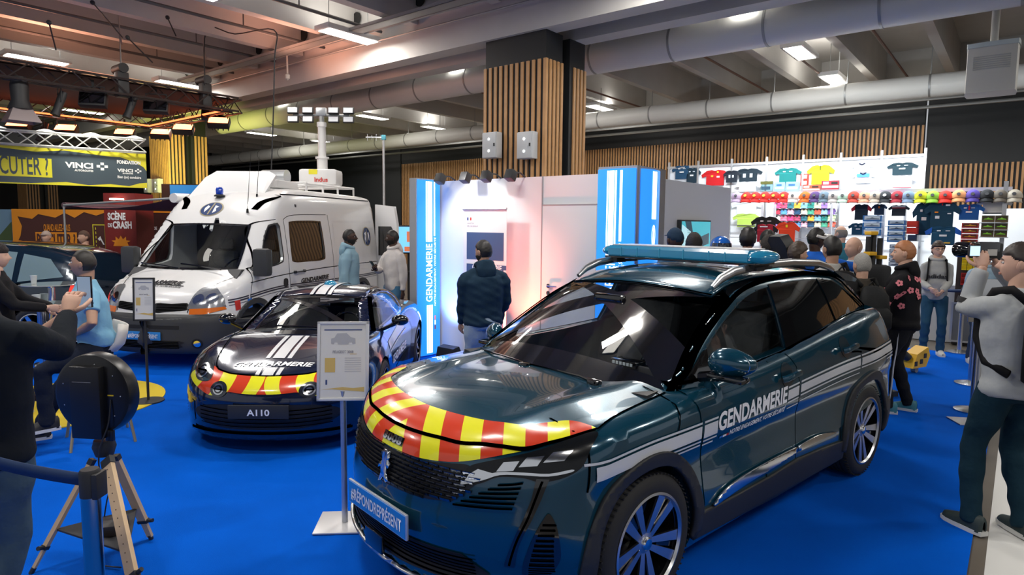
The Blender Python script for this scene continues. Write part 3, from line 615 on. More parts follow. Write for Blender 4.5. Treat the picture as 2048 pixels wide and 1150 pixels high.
def build_suv():
    root = thing('police_suv', 'large teal-blue gendarmerie SUV with a blue light bar on its roof', 'car', (1.0997, 4.5452, 0), -2.4217, scale=1.0149)
    Wp = pch([-2.25, -2.0, -1.7, -1.34, -.9, 0, .8, 1.34, 1.75, 2.05, 2.3], [.80, .865, .895, .912, .902, .895, .90, .915, .905, .87, .80])
    tum = pch([.15, .25, .4, .55, .68, .8, .9, .98, 1.06, 1.15, 1.28], [-.05, -.02, 0, -.012, -.02, .0, .002, -.012, -.04, -.075, -.14])
    hip = lambda x, z: .018 * np.exp(-((x + 1.35) / .45) ** 2 - ((z - .95) / .16) ** 2)
    xf = pch([.1, .2, .26, .34, .42, .52, .62, .7, .78, .86, .93, 1.0], [2.1, 2.19, 2.265, 2.24, 2.262, 2.268, 2.25, 2.235, 2.215, 2.185, 2.13, 1.98])
    cf = pch([0, .15, .3, .45, .6, .75, .85, .95, 1.1], [0, .008, .035, .082, .16, .275, .385, .54, .85])
    xr = pch([.2, .35, .6, .8, .95, 1.1, 1.25, 1.35], [-2.12, -2.2, -2.21, -2.19, -2.13, -2.09, -2.02, -1.9])
    cr = pch([0, .4, .65, .85, 1.0], [0, .03, .1, .24, .45])
    hood = pch([.75, 1.0, 1.2, 1.5, 1.8, 2.0, 2.12, 2.3], [1.06, 1.055, 1.04, 1.025, .99, .95, .91, .80])
    bel = pch([-2.2, -1.9, -1.5, -1.2, -.98, -.66, -.33, 0, .3, .75], [1.24, 1.235, 1.225, 1.20, 1.175, 1.142, 1.11, 1.086, 1.066, 1.055])
    def low(P):
        x, y, z = P[:, 0], np.abs(P[:, 1]), P[:, 2]
        S = y - (Wp(x) + tum(z) + hip(x, z))
        hd = hood(x) - .028 * (y / .7) ** 2 + .020 * np.exp(-((y - .60 + .10 * (x - 1.1)) / .085) ** 2) * np.clip((2.15 - x) / .5, 0, 1) * np.clip((x - .7) / .3, 0, 1) - .10 * np.clip(y - .74, 0, 1)
        H = z - np.where(x > .75, hd, bel(x))
        return smax([S, H, x - (xf(z) - cf(y)), (xr(z) + cr(y)) - x, .14 - z], .07)
    F = Field(low)
    # front light/bonnet area uses the same field
    shell = F.capsule(-1.5, 1.55, .62, nl=90, nr=120, ne=34)
    cuts = []
    for x in (1.3375, -1.3375):
        for s in (1, -1):
            b = MB(); b.lathe([(.385, .55), (.385, 1.1)], 64, 'y', (x, 0, .355)); m_ = b.mesh()
            if s < 0:
                m_.transform(Matrix.Scale(-1, 4, (0, 1, 0))); m_.flip_normals()
            cuts.append(m_)
    cab = MB(); cab.prism([(1.02, .62), (.95, 1.5), (-1.95, 1.5), (-1.7, .62)], -.74, .74, 'y'); cuts.append(cab.mesh())
    shell = cut(shell, cuts); link('body_shell', shell, PAINT, root, angle=35)
    b = MB(); b.box((-1.75, -.62, .18), (1.75, .62, .3)); b.build('underbody', BLKP, root)
    side = dict(O=(0, 0, 0), U=SU, V=SV)
    def both(me_fn, name, m, **k):
        o1 = F.drape(me_fn(), name=name, m=m, parent=root, **side, **k); F.drape(me_fn(), name=name, m=m, parent=root, mirror=True, **side, **k); return o1
    # doors
    dfr = [(.865, .40)] + [(.875, .5), (.90, .75), (.955, .95), (.985, 1.05)] + [(.6, 1.052), (.28, 1.062), (-.05, 1.083)] + [(-.10, 1.08), (-.16, 1.0), (-.185, .85), (-.19, .65), (-.18, .40)]
    drr = [(-.19, .40), (-.2, .65), (-.195, .85), (-.17, 1.0), (-.115, 1.08), (-.33, 1.104), (-.66, 1.136), (-1.03, 1.17), (-1.08, 1.13), (-1.09, 1.02)] + circ(-1.36, .345, .475, 84, 150, 10)[::1][2:] + [(-.80, .46), (-.79, .40)]
    for s in (False, True):
        for nm, pl in (('front_door', dfr), ('rear_door', drr)):
            d = F.drape(loops_mesh([sx(pl)]), name=nm, m=PAINT, parent=root, mirror=s, off=.004, **side)
            hx, hz = ((-.03, .965), (-.91, 1.03))[nm == 'rear_door']
            F.drape(loops_mesh([sx(circ(hx, hz, .075))]), name='handle_recess', m=mat('suv recess', (.002, .02, .034), rough=.3, coat=1), parent=d, mirror=s, off=.006, **side)
            b = MB(); yy = .935 * (1 if not s else -1)
            b.tube([(hx + .10, yy - .02 * (1 if not s else -1), hz - .008), (hx + .085, yy, hz), (hx, yy + .008 * (1 if not s else -1), hz + .012), (hx - .085, yy, hz + .012), (hx - .10, yy - .02 * (1 if not s else -1), hz + .008)], .014, 8, flat=(1, 1.5)); b.build('door_handle', PAINT, d)
    for pts in ([(.87, .38), (.888, .6), (.915, .8), (.975, 1.0), (.985, 1.035)], [(-.186, .38), (-.195, .65), (-.19, .86), (-.165, 1.0), (-.105, 1.09)], [(-1.06, 1.17), (-1.09, 1.1), (-1.115, .98), (-1.17, .8)], [(1.66, .80), (1.715, .89), (1.73, .94)], [(-1.55, 1.24), (-1.72, 1.1), (-1.75, .9), (-1.77, .72)]):
        for s in (False, True): F.strip(pts, name='panel_gap', m=GAP, w=.009, parent=root, mirror=s, **side)
    # black cladding
    def arch(cx):
        outer = circ(cx, .35, .455, -8, 188, 40); inner = circ(cx, .355, .384, -14, 194, 40)
        return outer + inner[::-1]
    both(lambda: loops_mesh([sx(arch(1.352))]), 'wheel_arch_cladding', BLKP, off=.022, thick=.03)
    both(lambda: loops_mesh([sx(arch(-1.352))]), 'wheel_arch_cladding', BLKP, off=.022, thick=.03)
    both(lambda: loops_mesh([sx([(.95, .24), (.90, .385), (.5, .372), (.1, .378), (-.2, .40), (-.55, .385), (-.93, .36), (-.96, .22), (.0, .2)])]), 'sill_cladding', BLKP, off=.016, thick=.03)
    both(lambda: loops_mesh([sx([(-1.80, .50), (-2.3, .50), (-2.3, .2), (-1.74, .25)])]), 'rear_bumper_cladding', BLKP, off=.01, thick=.02)
    both(lambda: loops_mesh([sx(cat([(.80, .392), (.70, .44), (.5, .468), (.15, .482), (-.17, .484)], 4) + cat([(-.19, .452), (.1, .43), (.4, .418), (.79, .386)], 4))]), 'chrome_door_strip', CHROME, off=.024, thick=.012)
    both(lambda: loops_mesh([sx(cat([(-.20, .484), (-.45, .494), (-.6, .482), (-.78, .455)], 4) + cat([(-.6, .452), (-.45, .452), (-.20, .45)], 4))]), 'chrome_door_strip', CHROME, off=.024, thick=.012)
    # side livery
    k0 = .0
    for s in (False, True):
        def st(pl, nm='livery_stripe', m=WHITEF): F.drape(loops_mesh([sx(pl)]), name=nm, m=m, parent=root, mirror=s, off=.0065, **side)
        arc = lambda z, a=.46: 1.352 + math.sqrt(max(a * a - (z - .35) ** 2, 0)) if z < .81 else None
        top = pch([-2.2, -1.65, -1.0, -.19, .0, .93, 1.3, 1.75], [.99, .978, .952, .905, .893, .868, .872, .845])
        def band(o0, o1, xa, xb, n=14):
            xs = [xa + (xb - xa) * i / n for i in range(n + 1)]
            return [(x, float(top(x)) - o0) for x in xs] + [(x, float(top(x)) - o1) for x in xs[::-1]]
        for xa, xb in ((1.78, .928), (.905, .77)): st(band(0, .011, xa, xb))
        st(band(.022, .092, .905, .77)); st(band(.103, .112, .905, .77)); st(band(.125, .134, .905, .80))
        st(band(.022, .086, 1.73, .928)); st([(p[0], max(p[1], .0)) for p in band(.098, .107, 1.20, .928)]); st(band(.118, .127, 1.14, .928))
        for xa, xb in ((-.035, -.180), (-.205, -1.1), (-1.12, -2.02)): st(band(0, .011, xa, xb)); st(band(.024, .085 if xa > -.2 else .075, xa, xb))
        st(band(.096, .105, -.035, -.18)); st(band(.088, .098, -.205, -1.1)); st(band(.088, .098, -1.12, -2.02))
        st(band(.135, .143, -.04, -.18)); st(band(.125, .132, -.205, -1.10)); st(band(.118, .126, -1.66, -1.95))
        U = SU if not s else -SU
        def wr(body, x0, z0, size, width, dz, m, bold, nm='door_lettering', shear=0):
            me = text_mesh(body, size, bold=bold, width=width, shear=shear); co = np.zeros(len(me.vertices) * 3); me.vertices.foreach_get('co', co); co = co.reshape(-1, 3)
            co[:, 1] += co[:, 0] * dz; me.vertices.foreach_set('co', co.ravel()); me.update()
            F.drape(me, O=(x0 if not s else x0 - width, 0, z0), U=U, V=SV, name=nm, m=m, parent=root, off=.0075, step=.06)
        sg = 1 if not s else -1
        wr('GENDARMERIE', .765, .786 + (.0 if not s else .018), .138, .785, .024 * sg, WHITE, .0045)
        wr('NOTRE ENGAGEMENT, VOTRE SÉCURITÉ', .635, .736 + (0 if not s else .014), .040, .645, .018 * sg, WHITE, .0008, 'motto_lettering', .25)
        for x0, x1, m in ((.735, .70, BLUEF), (.70, .665, WHITE), (.665, .64, REDF)): F.drape(loops_mesh([sx([(x0, .737), (x1, .739), (x1, .751), (x0, .749)])]), name='flag_mark', m=m, parent=root, mirror=s, off=.0075, **side)
        F.strip([(1.13, .975), (1.06, .985), (.99, .99)], name='wing_badge', m=CHROME, w=.012, parent=root, mirror=s, off=.006, **side)
        F.strip([(1.68, .905), (1.4, .96), (1.1, 1.005)], name='wing_trim', m=SATIN, w=(.03, .012), parent=root, mirror=s, off=.006, **side)
        F.strip([(1.72, .875), (1.55, .905), (1.3, .965), (1.05, 1.02)], name='panel_gap', m=GAP, w=.012, parent=root, mirror=s, off=.004, **side)
    # ---------------- front ----------------
    FU = np.array([0, 1., 0]); FV = np.array([0, 0, 1.]); fr = dict(O=(0, 0, 0), U=FU, V=FV)      # looking at the nose: u = y
    def ds(loops, nm, m, off=.004, mir=True, **k):
        o = F.drape(loops_mesh(loops), name=nm, m=m, parent=root, off=off, **fr, **k)
        if mir: F.drape(loops_mesh(loops), name=nm, m=m, parent=root, off=off, mirror=True, **fr, **k)
        return o
    # chevron film: two zones, bonnet edge and strip under the shut line (draped from above/front)
    dU = np.array([0, 1., 0]); dV = np.array([-.66, 0, .75]); dV /= np.linalg.norm(dV)       # tilted plane facing forward-up
    CH = stripes('chevron film', (.80, .78, .02), (.62, .045, .012), (-1.05, 1.0, 0, 2.085, 0.0), rough=.22, coat=.6, period=.286, duty=.5)
    # outline in plan (x,y) -> drape from above
    TP = dict(O=(0, 0, 0), U=np.array([1., 0, 0]), V=np.array([0, 1., 0]))
    up_ = [(1.652, .80), (1.694, .70), (1.783, .641), (1.866, .588), (1.915, .495), (1.95, .373), (1.975, .258), (1.992, .13)]; up_c = cat(up_ + [(2.0, 0)] + [(x, -y) for x, y in up_[::-1]], 5)
    shut = [(1.65, .83), (1.781, .786), (1.869, .736), (1.947, .674), (2.003, .589), (2.05, .503), (2.096, .405), (2.125, .286), (2.147, .166), (2.157, 0)]; sh_c = cat(shut + [(x, -y) for x, y in shut[:-1][::-1]], 5)
    F.drape(loops_mesh([up_c + sh_c[::-1]]), name='bonnet_chevrons', m=CH, parent=root, off=.003, **TP)
    # below the shut line, seen from the front: y,z outline
    lo = cat([(-.667, .887), (-.607, .867), (-.527, .840), (-.433, .813), (-.328, .796), (-.2, .785), (0, .782), (.2, .785), (.328, .796), (.433, .813), (.527, .840), (.607, .867), (.667, .887)], 4)
    hi = cat([(.70, .925), (.62, .935), (.5, .93), (.25, .93), (0, .93), (-.25, .93), (-.5, .93), (-.62, .935), (-.70, .925)], 4)
    hi = [(y, min(z, .93)) for y, z in hi]
    # exact upper edge = shut line height on the surface
    sp = np.array([(x, y, 2.0) for x, y in sh_c]); hz = F.hit(sp, np.array([0, 0, -1.])); hi = [(float(p[1]), float(p[2]) - .006) for p in hz if abs(p[1]) < .668]
    F.drape(loops_mesh([hi + lo[:]] if hi[0][1] * 1 and hi[0][0] > 0 else [hi + lo[::-1]]), name='nose_chevrons', m=CH, parent=root, off=.003, **fr)
    F.strip([(x, y) for x, y in shut] + [(x, -y) for x, y in shut[:-1][::-1]], name='bonnet_gap', m=GAP, w=.012, parent=root, off=.006, **TP)
    for s in (False, True): F.strip([(1.65, .83), (1.5, .80), (1.25, .775), (1.06, .77)], name='bonnet_gap', m=GAP, w=.010, parent=root, off=.004, mirror=s, **TP)
    # grille
    gl = [(.56, .762), (.50, .70), (.44, .645), (.32, .625), (.2, .617), (0, .612)]; gt = [(0, .775), (.2, .778), (.35, .792), (.46, .808), (.50, .80)]
    gout = cat(gt, 5) + gl[:]; gout = gout + [(-y, z) for y, z in gout[::-1]]
    F.drape(loops_mesh([gout]), name='grille', m=mat('grille black', (.006, .006, .007), rough=.35), parent=root, off=.004, **fr)
    b = MB(); rows = 9
    for r in range(rows):
        zc = .620 + r * .0185; 
        hw = float(np.interp(zc, [.612, .625, .645, .70, .76, .79], [.2, .36, .45, .51, .55, .50])); lowy = float(np.interp(zc, [.765, .775, .79, .80], [0, .2, .35, .46]))
        n = int(hw / .055)
        for k in range(-n - 1, n + 1):
            y0 = (k + (.5 if r % 2 else 0)) * .058 + .006
            if abs(y0 + .026) > hw or (abs(y0 + .026) < lowy): continue
            P = np.array([[3., y0, zc], [3., y0 + .05, zc], [3., y0 + .05, zc + .013], [3., y0, zc + .013]]); Hh = F.hit(P, np.array([-1., 0, 0]), tmax=2)
            Nn = F.normal(Hh); A_ = Hh + Nn * .006; A_[2:] += Nn[2:] * .010; B_ = Hh - Nn * .01
            b.add([tuple(p) for p in A_] + [tuple(p) for p in B_], [(0, 1, 2, 3), (0, 4, 5, 1), (1, 5, 6, 2), (2, 6, 7, 3), (3, 7, 4, 0)])
    b.build('grille_blades', mat('dark chrome', (.16, .17, .19), rough=.18, metal=1), root, smooth=False)
    # lion-like emblem: a standing winged shape, plate number, model numerals
    em = [[(y, z + .022) for y, z in [(-.045, .725), (-.02, .745), (.012, .735), (.03, .715), (.02, .70), (.04, .69), (.03, .665), (.012, .675), (.02, .64), (.045, .61), (.03, .60), (0, .625), (-.015, .60), (-.035, .59), (-.02, .635), (-.03, .66), (-.055, .65), (-.05, .67), (-.025, .69), (-.03, .705)]]]
    F.drape(loops_mesh(em), name='grille_emblem', m=CHROME, parent=root, off=.022, thick=.012, **fr)
    me = text_mesh('3008', .062, bold=.003, spacing=1.05, width=.17, align='CENTER')
    bd = ds([[(-.095, .803), (.085, .803), (.085, .838), (-.095, .838)]], 'model_badge_backing', GLOSSB, .006, mir=False)
    me = text_mesh('3008', .045, bold=.0022, spacing=1.1, width=.165)
    F.drape(me, O=(0, -.088, .806), U=FU, V=FV, name='model_badge', m=CHROME, parent=root, off=.009)
    # headlights
    hl = cat([(.44, .70), (.55, .742), (.615, .778), (.70, .784), (.76, .772), (.825, .792), (.866, .84), (.862, .93), (.835, .955), (.79, .935), (.723, .897), (.645, .866), (.538, .828), (.49, .803), (.455, .75)], 5, closed=True)
    for s in (False, True):
        h = F.drape(loops_mesh([hl]), name='headlight', m=mat('lamp dark', (.006, .007, .008), rough=.2, spec=.35), parent=root, off=.006, mirror=s, **fr)
        def sub(l, nm, m, off=.009): F.drape(loops_mesh([l]), name=nm, m=m, parent=h, off=off, mirror=s, **fr)
        LR = mat('lamp reflector', (.75, .77, .8), rough=.12, metal=1)
        for k, (y, z) in enumerate(((.635, .822), (.71, .848), (.785, .872))): sub([(y - .032, z - .022), (y + .028, z - .012), (y + .04, z + .028), (y - .014, z + .018)], 'lamp_unit', LR)
        sub(cat([(.47, .722), (.56, .758), (.62, .788), (.70, .796), (.78, .797), (.84, .815), (.84, .826), (.78, .808), (.70, .807), (.61, .799), (.55, .77), (.47, .734)], 3), 'light_guide', LR, .010)
        sub([(.48, .735), (.56, .772), (.60, .79), (.53, .80), (.50, .775)], 'corner_reflector', LR, .009)
        # fang-shaped daytime light
        F.drape(loops_mesh([[(.745, .785), (.785, .785), (.772, .70), (.752, .61), (.72, .495), (.702, .40), (.664, .40), (.698, .51), (.724, .61), (.742, .70)]]), name='daytime_light', m=GLOSSB, parent=root, off=.008, mirror=s, **fr)
        F.strip([(.765, .775), (.752, .69), (.735, .60), (.705, .49), (.685, .41)], name='light_strip', m=CHROME, w=.008, parent=root, off=.012, mirror=s, **fr)
        # side intake with ribs
        fo = F.drape(loops_mesh([cat([(.802, .642), (.829, .58), (.842, .50), (.838, .43), (.80, .365), (.745, .335), (.722, .36), (.732, .42), (.762, .53), (.784, .61)], 4, closed=True)]), name='side_intake', m=GLOSSB, parent=root, off=.006, mirror=s, **fr)
        for k in range(11): z = .375 + k * .022; F.strip([(.742 + k * .0045, z), (.825, z)], name='intake_rib', m=BLKP, w=.007, parent=fo, off=.012, mirror=s, n=1, **fr)
        for k in range(6): z = .636 + k * .022; F.strip([(.45 + k * .034, z + .0), (.56 + k * .022, z + .008), (.685 + k * .004, z + .018)], name='grille_fin', m=mat('fin blue', (.25, .42, .5), rough=.2, metal=.8), w=.009, parent=root, off=.012, mirror=s, n=3, **fr)
    # plate
    pr_ = thing
    pl = F.drape(loops_mesh([[(-.29, .435), (.27, .435), (.27, .545), (-.29, .545)]]), name='plate_recess', m=GAP, parent=root, off=-.002, **fr)
    b = MB(); b.cbox((2.287, -.02, .488), (.014, .56, .122), .004); plate = b.build('number_plate', mat('plate rim', (.7, .72, .75), rough=.3, metal=.6), root)
    b = MB(); b.cbox((2.295, -.02, .488), (.003, .545, .107)); b.build('plate_face', BLUEPL, plate)
    text_on('#RÉPONDREPRÉSENT', (2.297, -.265, .458), (0, 1, 0), (0, 0, 1), .082, WHITE, plate, 'plate_lettering', bold=.0014, width=.49)
    # lower intake, skid lip
    ds([cat([(-.5, .425), (-.3, .42), (0, .415), (.3, .42), (.5, .425)], 2) + cat([(.60, .345), (.58, .30), (.3, .285), (0, .28), (-.3, .285), (-.58, .30), (-.60, .345)], 3)], 'lower_intake', mat('intake black', (.005, .005, .006), rough=.6), .006, mir=False)
    for k in range(7):
        z = .297 + k * .0185; F.strip([(-.55, z + .006), (-.3, z), (0, z), (.3, z), (.55, z + .006)], name='intake_bar', m=BLKP, w=.007, parent=root, off=.014, n=3, **fr)
    ds([cat([(-.72, .30), (-.6, .275), (-.3, .255), (0, .252), (.3, .255), (.6, .275), (.72, .30)], 3) + cat([(.74, .255), (.6, .225), (.3, .2), (0, .197), (-.3, .2), (-.6, .225), (-.74, .255)], 3)], 'skid_plate', SATIN, .022, mir=False, thick=.02)
    F.drape(loops_mesh([cat([(-.86, .255), (0, .205), (.86, .255)], 4) + cat([(.86, .21), (0, .175), (-.86, .21)], 4)]), name='bumper_lip', m=BLKP, parent=root, off=.012, thick=.02, **fr)
    b = MB(); b.cbox((2.30, -.02, .33), (.02, .16, .09), .005); b.build('radar_cover', GLOSSB, root)
    # ---------------- greenhouse ----------------
    roofp = pch([-2.15, -1.95, -1.72, -1.5, -1.2, -.8, -.3, .1, .3, .5, .7, .9, 1.1, 1.22, 1.35], [1.12, 1.32, 1.475, 1.53, 1.565, 1.592, 1.597, 1.572, 1.53, 1.452, 1.352, 1.248, 1.135, 1.06, .98])
    half = pch([.95, 1.05, 1.2, 1.35, 1.48, 1.6], [.845, .815, .752, .692, .628, .56])
    tap = pch([-2.2, -1.8, -1.3, -.5, .4, 1.0, 1.3], [.80, .87, .94, .995, 1.0, .955, .92])
    def up(P):
        x, y, z = P[:, 0], np.abs(P[:, 1]), P[:, 2]
        return smax([y - half(z) * tap(x), z - (roofp(x + .20 * y * y * np.clip((x + .2) / .6, 0, 1) - .1 * y * y * np.clip((-1 - x), 0, 1)) - .05 * (y / .6) ** 2), .9 - z], .05)
    G = Field(up)
    win_t = [(.93, 1.052), (.80, 1.16), (.66, 1.262), (.5, 1.355), (.34, 1.43), (.18, 1.475), (0, 1.496), (-.2, 1.506), (-.6, 1.508), (-.95, 1.496), (-1.15, 1.475)]
    def ring(l): return [(-a, b_) for a, b_ in l]
    # painted side frame: pillars and cant rail around the openings
    crv = [(1.02, 1.03), (.886, 1.088), (.75, 1.18), (.623, 1.257), (.5, 1.322), (.366, 1.384), (.156, 1.458), (-.066, 1.498), (-.325, 1.521), (-.816, 1.53), (-1.119, 1.511), (-1.417, 1.473), (-1.62, 1.36), (-1.881, 1.222)]
    outer = [(x + .006, z + .016) for x, z in crv[:-2]] + [(-1.68, 1.40), (-1.95, 1.24), (-1.98, 1.14), (-1.9, 1.10), (-.97, 1.08), (-.3, 1.03), (.5, 1.01), (1.05, 1.0)]
    f_win = cat([(.850, 1.066), (.760, 1.125), (.682, 1.173), (.525, 1.262), (.4, 1.32), (.269, 1.368), (.13, 1.415), (.004, 1.444), (-.14, 1.466), (-.275, 1.476)], 3) + [(-.25, 1.33), (-.232, 1.194)] + cat([(-.205, 1.098), (.05, 1.083), (.292, 1.074), (.6, 1.066), (.850, 1.062)], 3)[:-1]
    r_win = cat([(-.44, 1.488), (-.65, 1.493), (-.9, 1.49), (-1.058, 1.484)], 3) + [(-1.09, 1.36)] + cat([(-1.14, 1.183), (-.9, 1.162), (-.62, 1.138), (-.375, 1.113)], 3) + [(-.405, 1.28)]
    q_win = cat([(-1.10, 1.483), (-1.25, 1.468), (-1.395, 1.445), (-1.65, 1.33), (-1.90, 1.215)], 4) + cat([(-1.88, 1.208), (-1.6, 1.212), (-1.35, 1.205), (-1.19, 1.19)], 3) + [(-1.14, 1.35)]
    sq = dict(O=(0, 0, 0), U=SU, V=SV)
    for s in (False, True):
        fr_ = G.drape(loops_mesh([ring(outer), ring(f_win), ring(r_win), ring(q_win)]), name='window_frame', m=PAINT, parent=root, off=.0, mirror=s, thick=.03, **sq)
        pm = GLOSSB
        G.drape(loops_mesh([ring([(-.265, 1.49), (-.45, 1.50), (-.415, 1.28), (-.385, 1.105), (-.195, 1.09), (-.222, 1.194), (-.24, 1.33)])]), name='door_pillar', m=GLOSSB, parent=root, off=.004, mirror=s, **sq)
        G.drape(loops_mesh([ring([(-1.05, 1.492), (-1.105, 1.49), (-1.15, 1.35), (-1.20, 1.185), (-1.13, 1.178), (-1.08, 1.36)])]), name='door_pillar', m=GLOSSB, parent=root, off=.004, mirror=s, **sq)
        G.drape(loops_mesh([ring([(.97, 1.035), (.88, 1.075), (.70, 1.18), (.655, 1.19), (.69, 1.058)])]), name='mirror_sail', m=GLOSSB, parent=root, off=.005, mirror=s, **sq)
        for w_, nm, m in ((f_win, 'front_door_glass', GL), (r_win, 'rear_door_glass', GLD), (q_win, 'quarter_glass', GLD)):
            G.drape(loops_mesh([ring(w_)]), name=nm, m=m, parent=root, off=-.004, mirror=s, **sq)
        G.strip(sx(crv), name='chrome_window_trim', m=CHROME, w=.024, parent=root, off=.0125, mirror=s, **sq)
        G.strip(sx([(1.02, 1.045), (.7, 1.052), (.28, 1.062), (-.1, 1.083), (-.33, 1.105), (-.66, 1.136), (-1.0, 1.165), (-1.2, 1.185), (-1.45, 1.198), (-1.85, 1.20)]), name='chrome_waist_trim', m=SATIN, w=.016, parent=root, off=.012, mirror=s, **sq)
    # roof panel, windscreen, rear glass dropped from above
    TPu = dict(O=(0, 0, 0), U=np.array([1., 0, 0]), V=np.array([0, 1., 0]))
    wx = lambda xc, y: xc - .20 * y * y
    ys = [i / 10 * .585 for i in range(-10, 11)]
    G.drape(loops_mesh([[(wx(.40, y), y * .98) for y in ys] + [(-1.74, y) for y in (.55, .3, 0, -.3, -.55)]]), name='roof_panel', m=PAINT, parent=root, off=.002, thick=.02, step=.06, **TPu)
    G.strip([(wx(.40, y), y * .98) for y in ys], name='roof_gap', m=GAP, w=.014, parent=root, off=.004, n=1, **TPu)
    wsc = [(wx(.39, y), y) for y in ys] + [(.766, -.686), (.955, -.742)] + [(wx(1.235, y), y) for y in [-.765 + i * .153 for i in range(11)]] + [(.955, .742), (.766, .686)]
    G.drape(loops_mesh([wsc]), name='windscreen', m=GL, parent=root, off=-.006, step=.05, **TPu)
    inn = [(wx(.42, y), y) for y in [k * .055 for k in range(-10, 11)]] + [(wx(1.10, y), y) for y in [-.66 + i * .132 for i in range(11)]]
    outl = [(wx(.39, y), y) for y in ys] + [(.766, -.686), (.955, -.742)] + [(wx(1.235, y), y) for y in [-.765 + i * .153 for i in range(11)]] + [(.955, .742), (.766, .686)]
    G.drape(loops_mesh([outl, inn]), name='windscreen_border', m=GLOSSB, parent=root, off=-.003, step=.05, **TPu)
    for s in (False, True): G.strip([(.25, .635), (.515, .665), (.766, .712), (.955, .765), (1.08, .79)], name='windscreen_pillar', m=PAINT, w=(.055, .05), parent=root, off=.002, mirror=s, **TPu)
    G.drape(loops_mesh([[(-1.75, .5), (-1.76, 0), (-1.75, -.5), (-2.06, -.56), (-2.1, 0), (-2.06, .56)]]), name='rear_glass', m=GLD, parent=root, off=.001, **TPu)
    b = MB(); b.prism([(-1.45, 1.53), (-1.75, 1.49), (-1.93, 1.44), (-1.9, 1.42), (-1.7, 1.44)], -.56, .56, 'y'); b.build('spoiler', PAINT, root)
    # roof rails
    for s in (1, -1):
        b = MB(); b.tube([(.30, s * .555, 1.495), (.22, s * .56, 1.545), (.08, s * .565, 1.585), (-.2, s * .57, 1.612), (-.7, s * .57, 1.62), (-1.15, s * .56, 1.60), (-1.38, s * .55, 1.56), (-1.48, s * .545, 1.53)], [.014, .022, .024, .024, .024, .023, .02, .012], 10, flat=(1, 1.2)); b.build('roof_rail', SATIN, root)
    # wipers, cowl
    b = MB(); b.prism([(1.20, .76), (1.26, .4), (1.28, 0), (1.26, -.4), (1.20, -.76), (1.08, -.74), (1.12, 0), (1.08, .74)], .98, 1.022); b.build('cowl', BLKP, root)
    for y0, y1 in ((.45, -.15), (-.10, -.62)):
        b = MB(); b.tube([(1.235, y0, 1.035), (1.225, y0 - .12, 1.045), (1.215 - .12 * y1 * y1, y1, 1.04)], [.012, .008, .005], 6); b.cbox((1.245, y0, 1.035), (.05, .07, .03), .008); b.build('wiper', GLOSSB, root)
    # mirrors
    for s in (1, -1):
        b = MB(); b.ell((.0, 0, 0), (.07, .115, .078), 20, 14); b.T = Matrix.Identity(4)
        me = b.mesh()
        for v in me.vertices:
            x, y, z = v.co
            if x < -.02: v.co.x = -.02 - (abs(x) - .02) * .25
            v.co.z = z * (1 + .25 * y / .125 * (1 if s > 0 else -1) * -1); v.co.x += -.04 * abs(y + .125 * s) / .125
        mo = link('door_mirror', me, PAINT, root, loc=(.82, .98, 1.165) if s > 0 else (.80, -.96, 1.06))
        b = MB(); b.ell((-.035, 0, 0), (.006, .10, .068), 16, 8); b.build('mirror_glass', CHROME, mo)
        b = MB(); b.cbox((.0, 0, -.07), (.09, .2, .028), .01); b.tube([(0, -.06 * s, -.07), (-.0, -.16 * s, -.095)], .03, 8); b.build('mirror_foot', GLOSSB, mo)
    # wheels
    for x in (1.3375, -1.3375):
        for s in (1, -1): make_wheel(root, 'wheel', (x, s * .80, .345), .345, .225, .242, s, spokes_suv, cap=.033, capm=CHROME)
    for x in (1.3375, -1.3375):
        b = MB(); b.box((x - .4, -.6, .3), (x + .4, .6, .62)); b.build('inner_arch', BLKP, root)
    # cabin
    b = MB(); b.prism([(1.15, .98), (1.0, 1.03), (.78, 1.02), (.62, .92), (.60, .75), (.9, .6), (1.1, .6)], -.72, .72, 'y'); b.build('dashboard', DARKIN, root)
    b = MB(); b.box((.8, .24, 1.0), (.83, .55, 1.06), .01); b.build('instrument_hood', DARKIN, root)
    b = MB(); T = Matrix.Translation((.52, .37, .98)) @ Matrix.Rotation(R_(65), 4, 'Y'); b.T = T
    b.tube([(.17 * math.cos(a), .17 * math.sin(a), 0) for a in [2 * math.pi * k / 28 for k in range(29)]], .014, 8); b.cbox((0, 0, -.02), (.12, .16, .03), .01); b.cbox((0, 0, -.01), (.03, .33, .015)); b.build('steering_wheel', GLOSSB, root)
    for y in (.37, -.37):
        seatr = MB(); seatr.box((-.25, y - .25, .55), (.3, y + .25, .72), .06); st_ = seatr.build('front_seat', SEAT, root)
        b = MB(); b.T = Matrix.Translation((-.25, y, .7)) @ Matrix.Rotation(R_(-14), 4, 'Y'); b.box((-.07, -.24, 0), (.07, .24, .6), .06); b.build('backrest', SEAT, st_)
        b = MB(); b.T = Matrix.Translation((-.42, y, 1.34)) @ Matrix.Rotation(R_(-8), 4, 'Y'); b.box((-.05, -.13, 0), (.05, .13, .16), .045); b.build('headrest', SEAT, st_)
    b = MB(); b.box((-1.1, -.6, .6), (-.9, .6, 1.2), .06); b.build('rear_bench', SEAT, root)
    b = MB(); b.cbox((.60, 0, 1.395), (.05, .24, .07), .02); b.build('rear_view_mirror', GLOSSB, root)
    b = MB(); b.cbox((.80, .32, 1.06), (.10, .19, .04), .008); lb = b.build('dashboard_beacon', GLOSSB, root); b = MB()
    for k in range(6): b.cbox((.853, .32 - .065 + k * .026, 1.062), (.004, .018, .018))
    b.build('beacon_lens', mat('led lens', (.6, .65, .7), rough=.1), lb)
    # light bar on two feet
    lbx = -.21; lz = 1.675
    bar = thing('light_bar', 'long blue glass emergency light bar mounted across the SUV roof', 'light bar', root.matrix_world @ Vector((0, 0, 0)), 0)
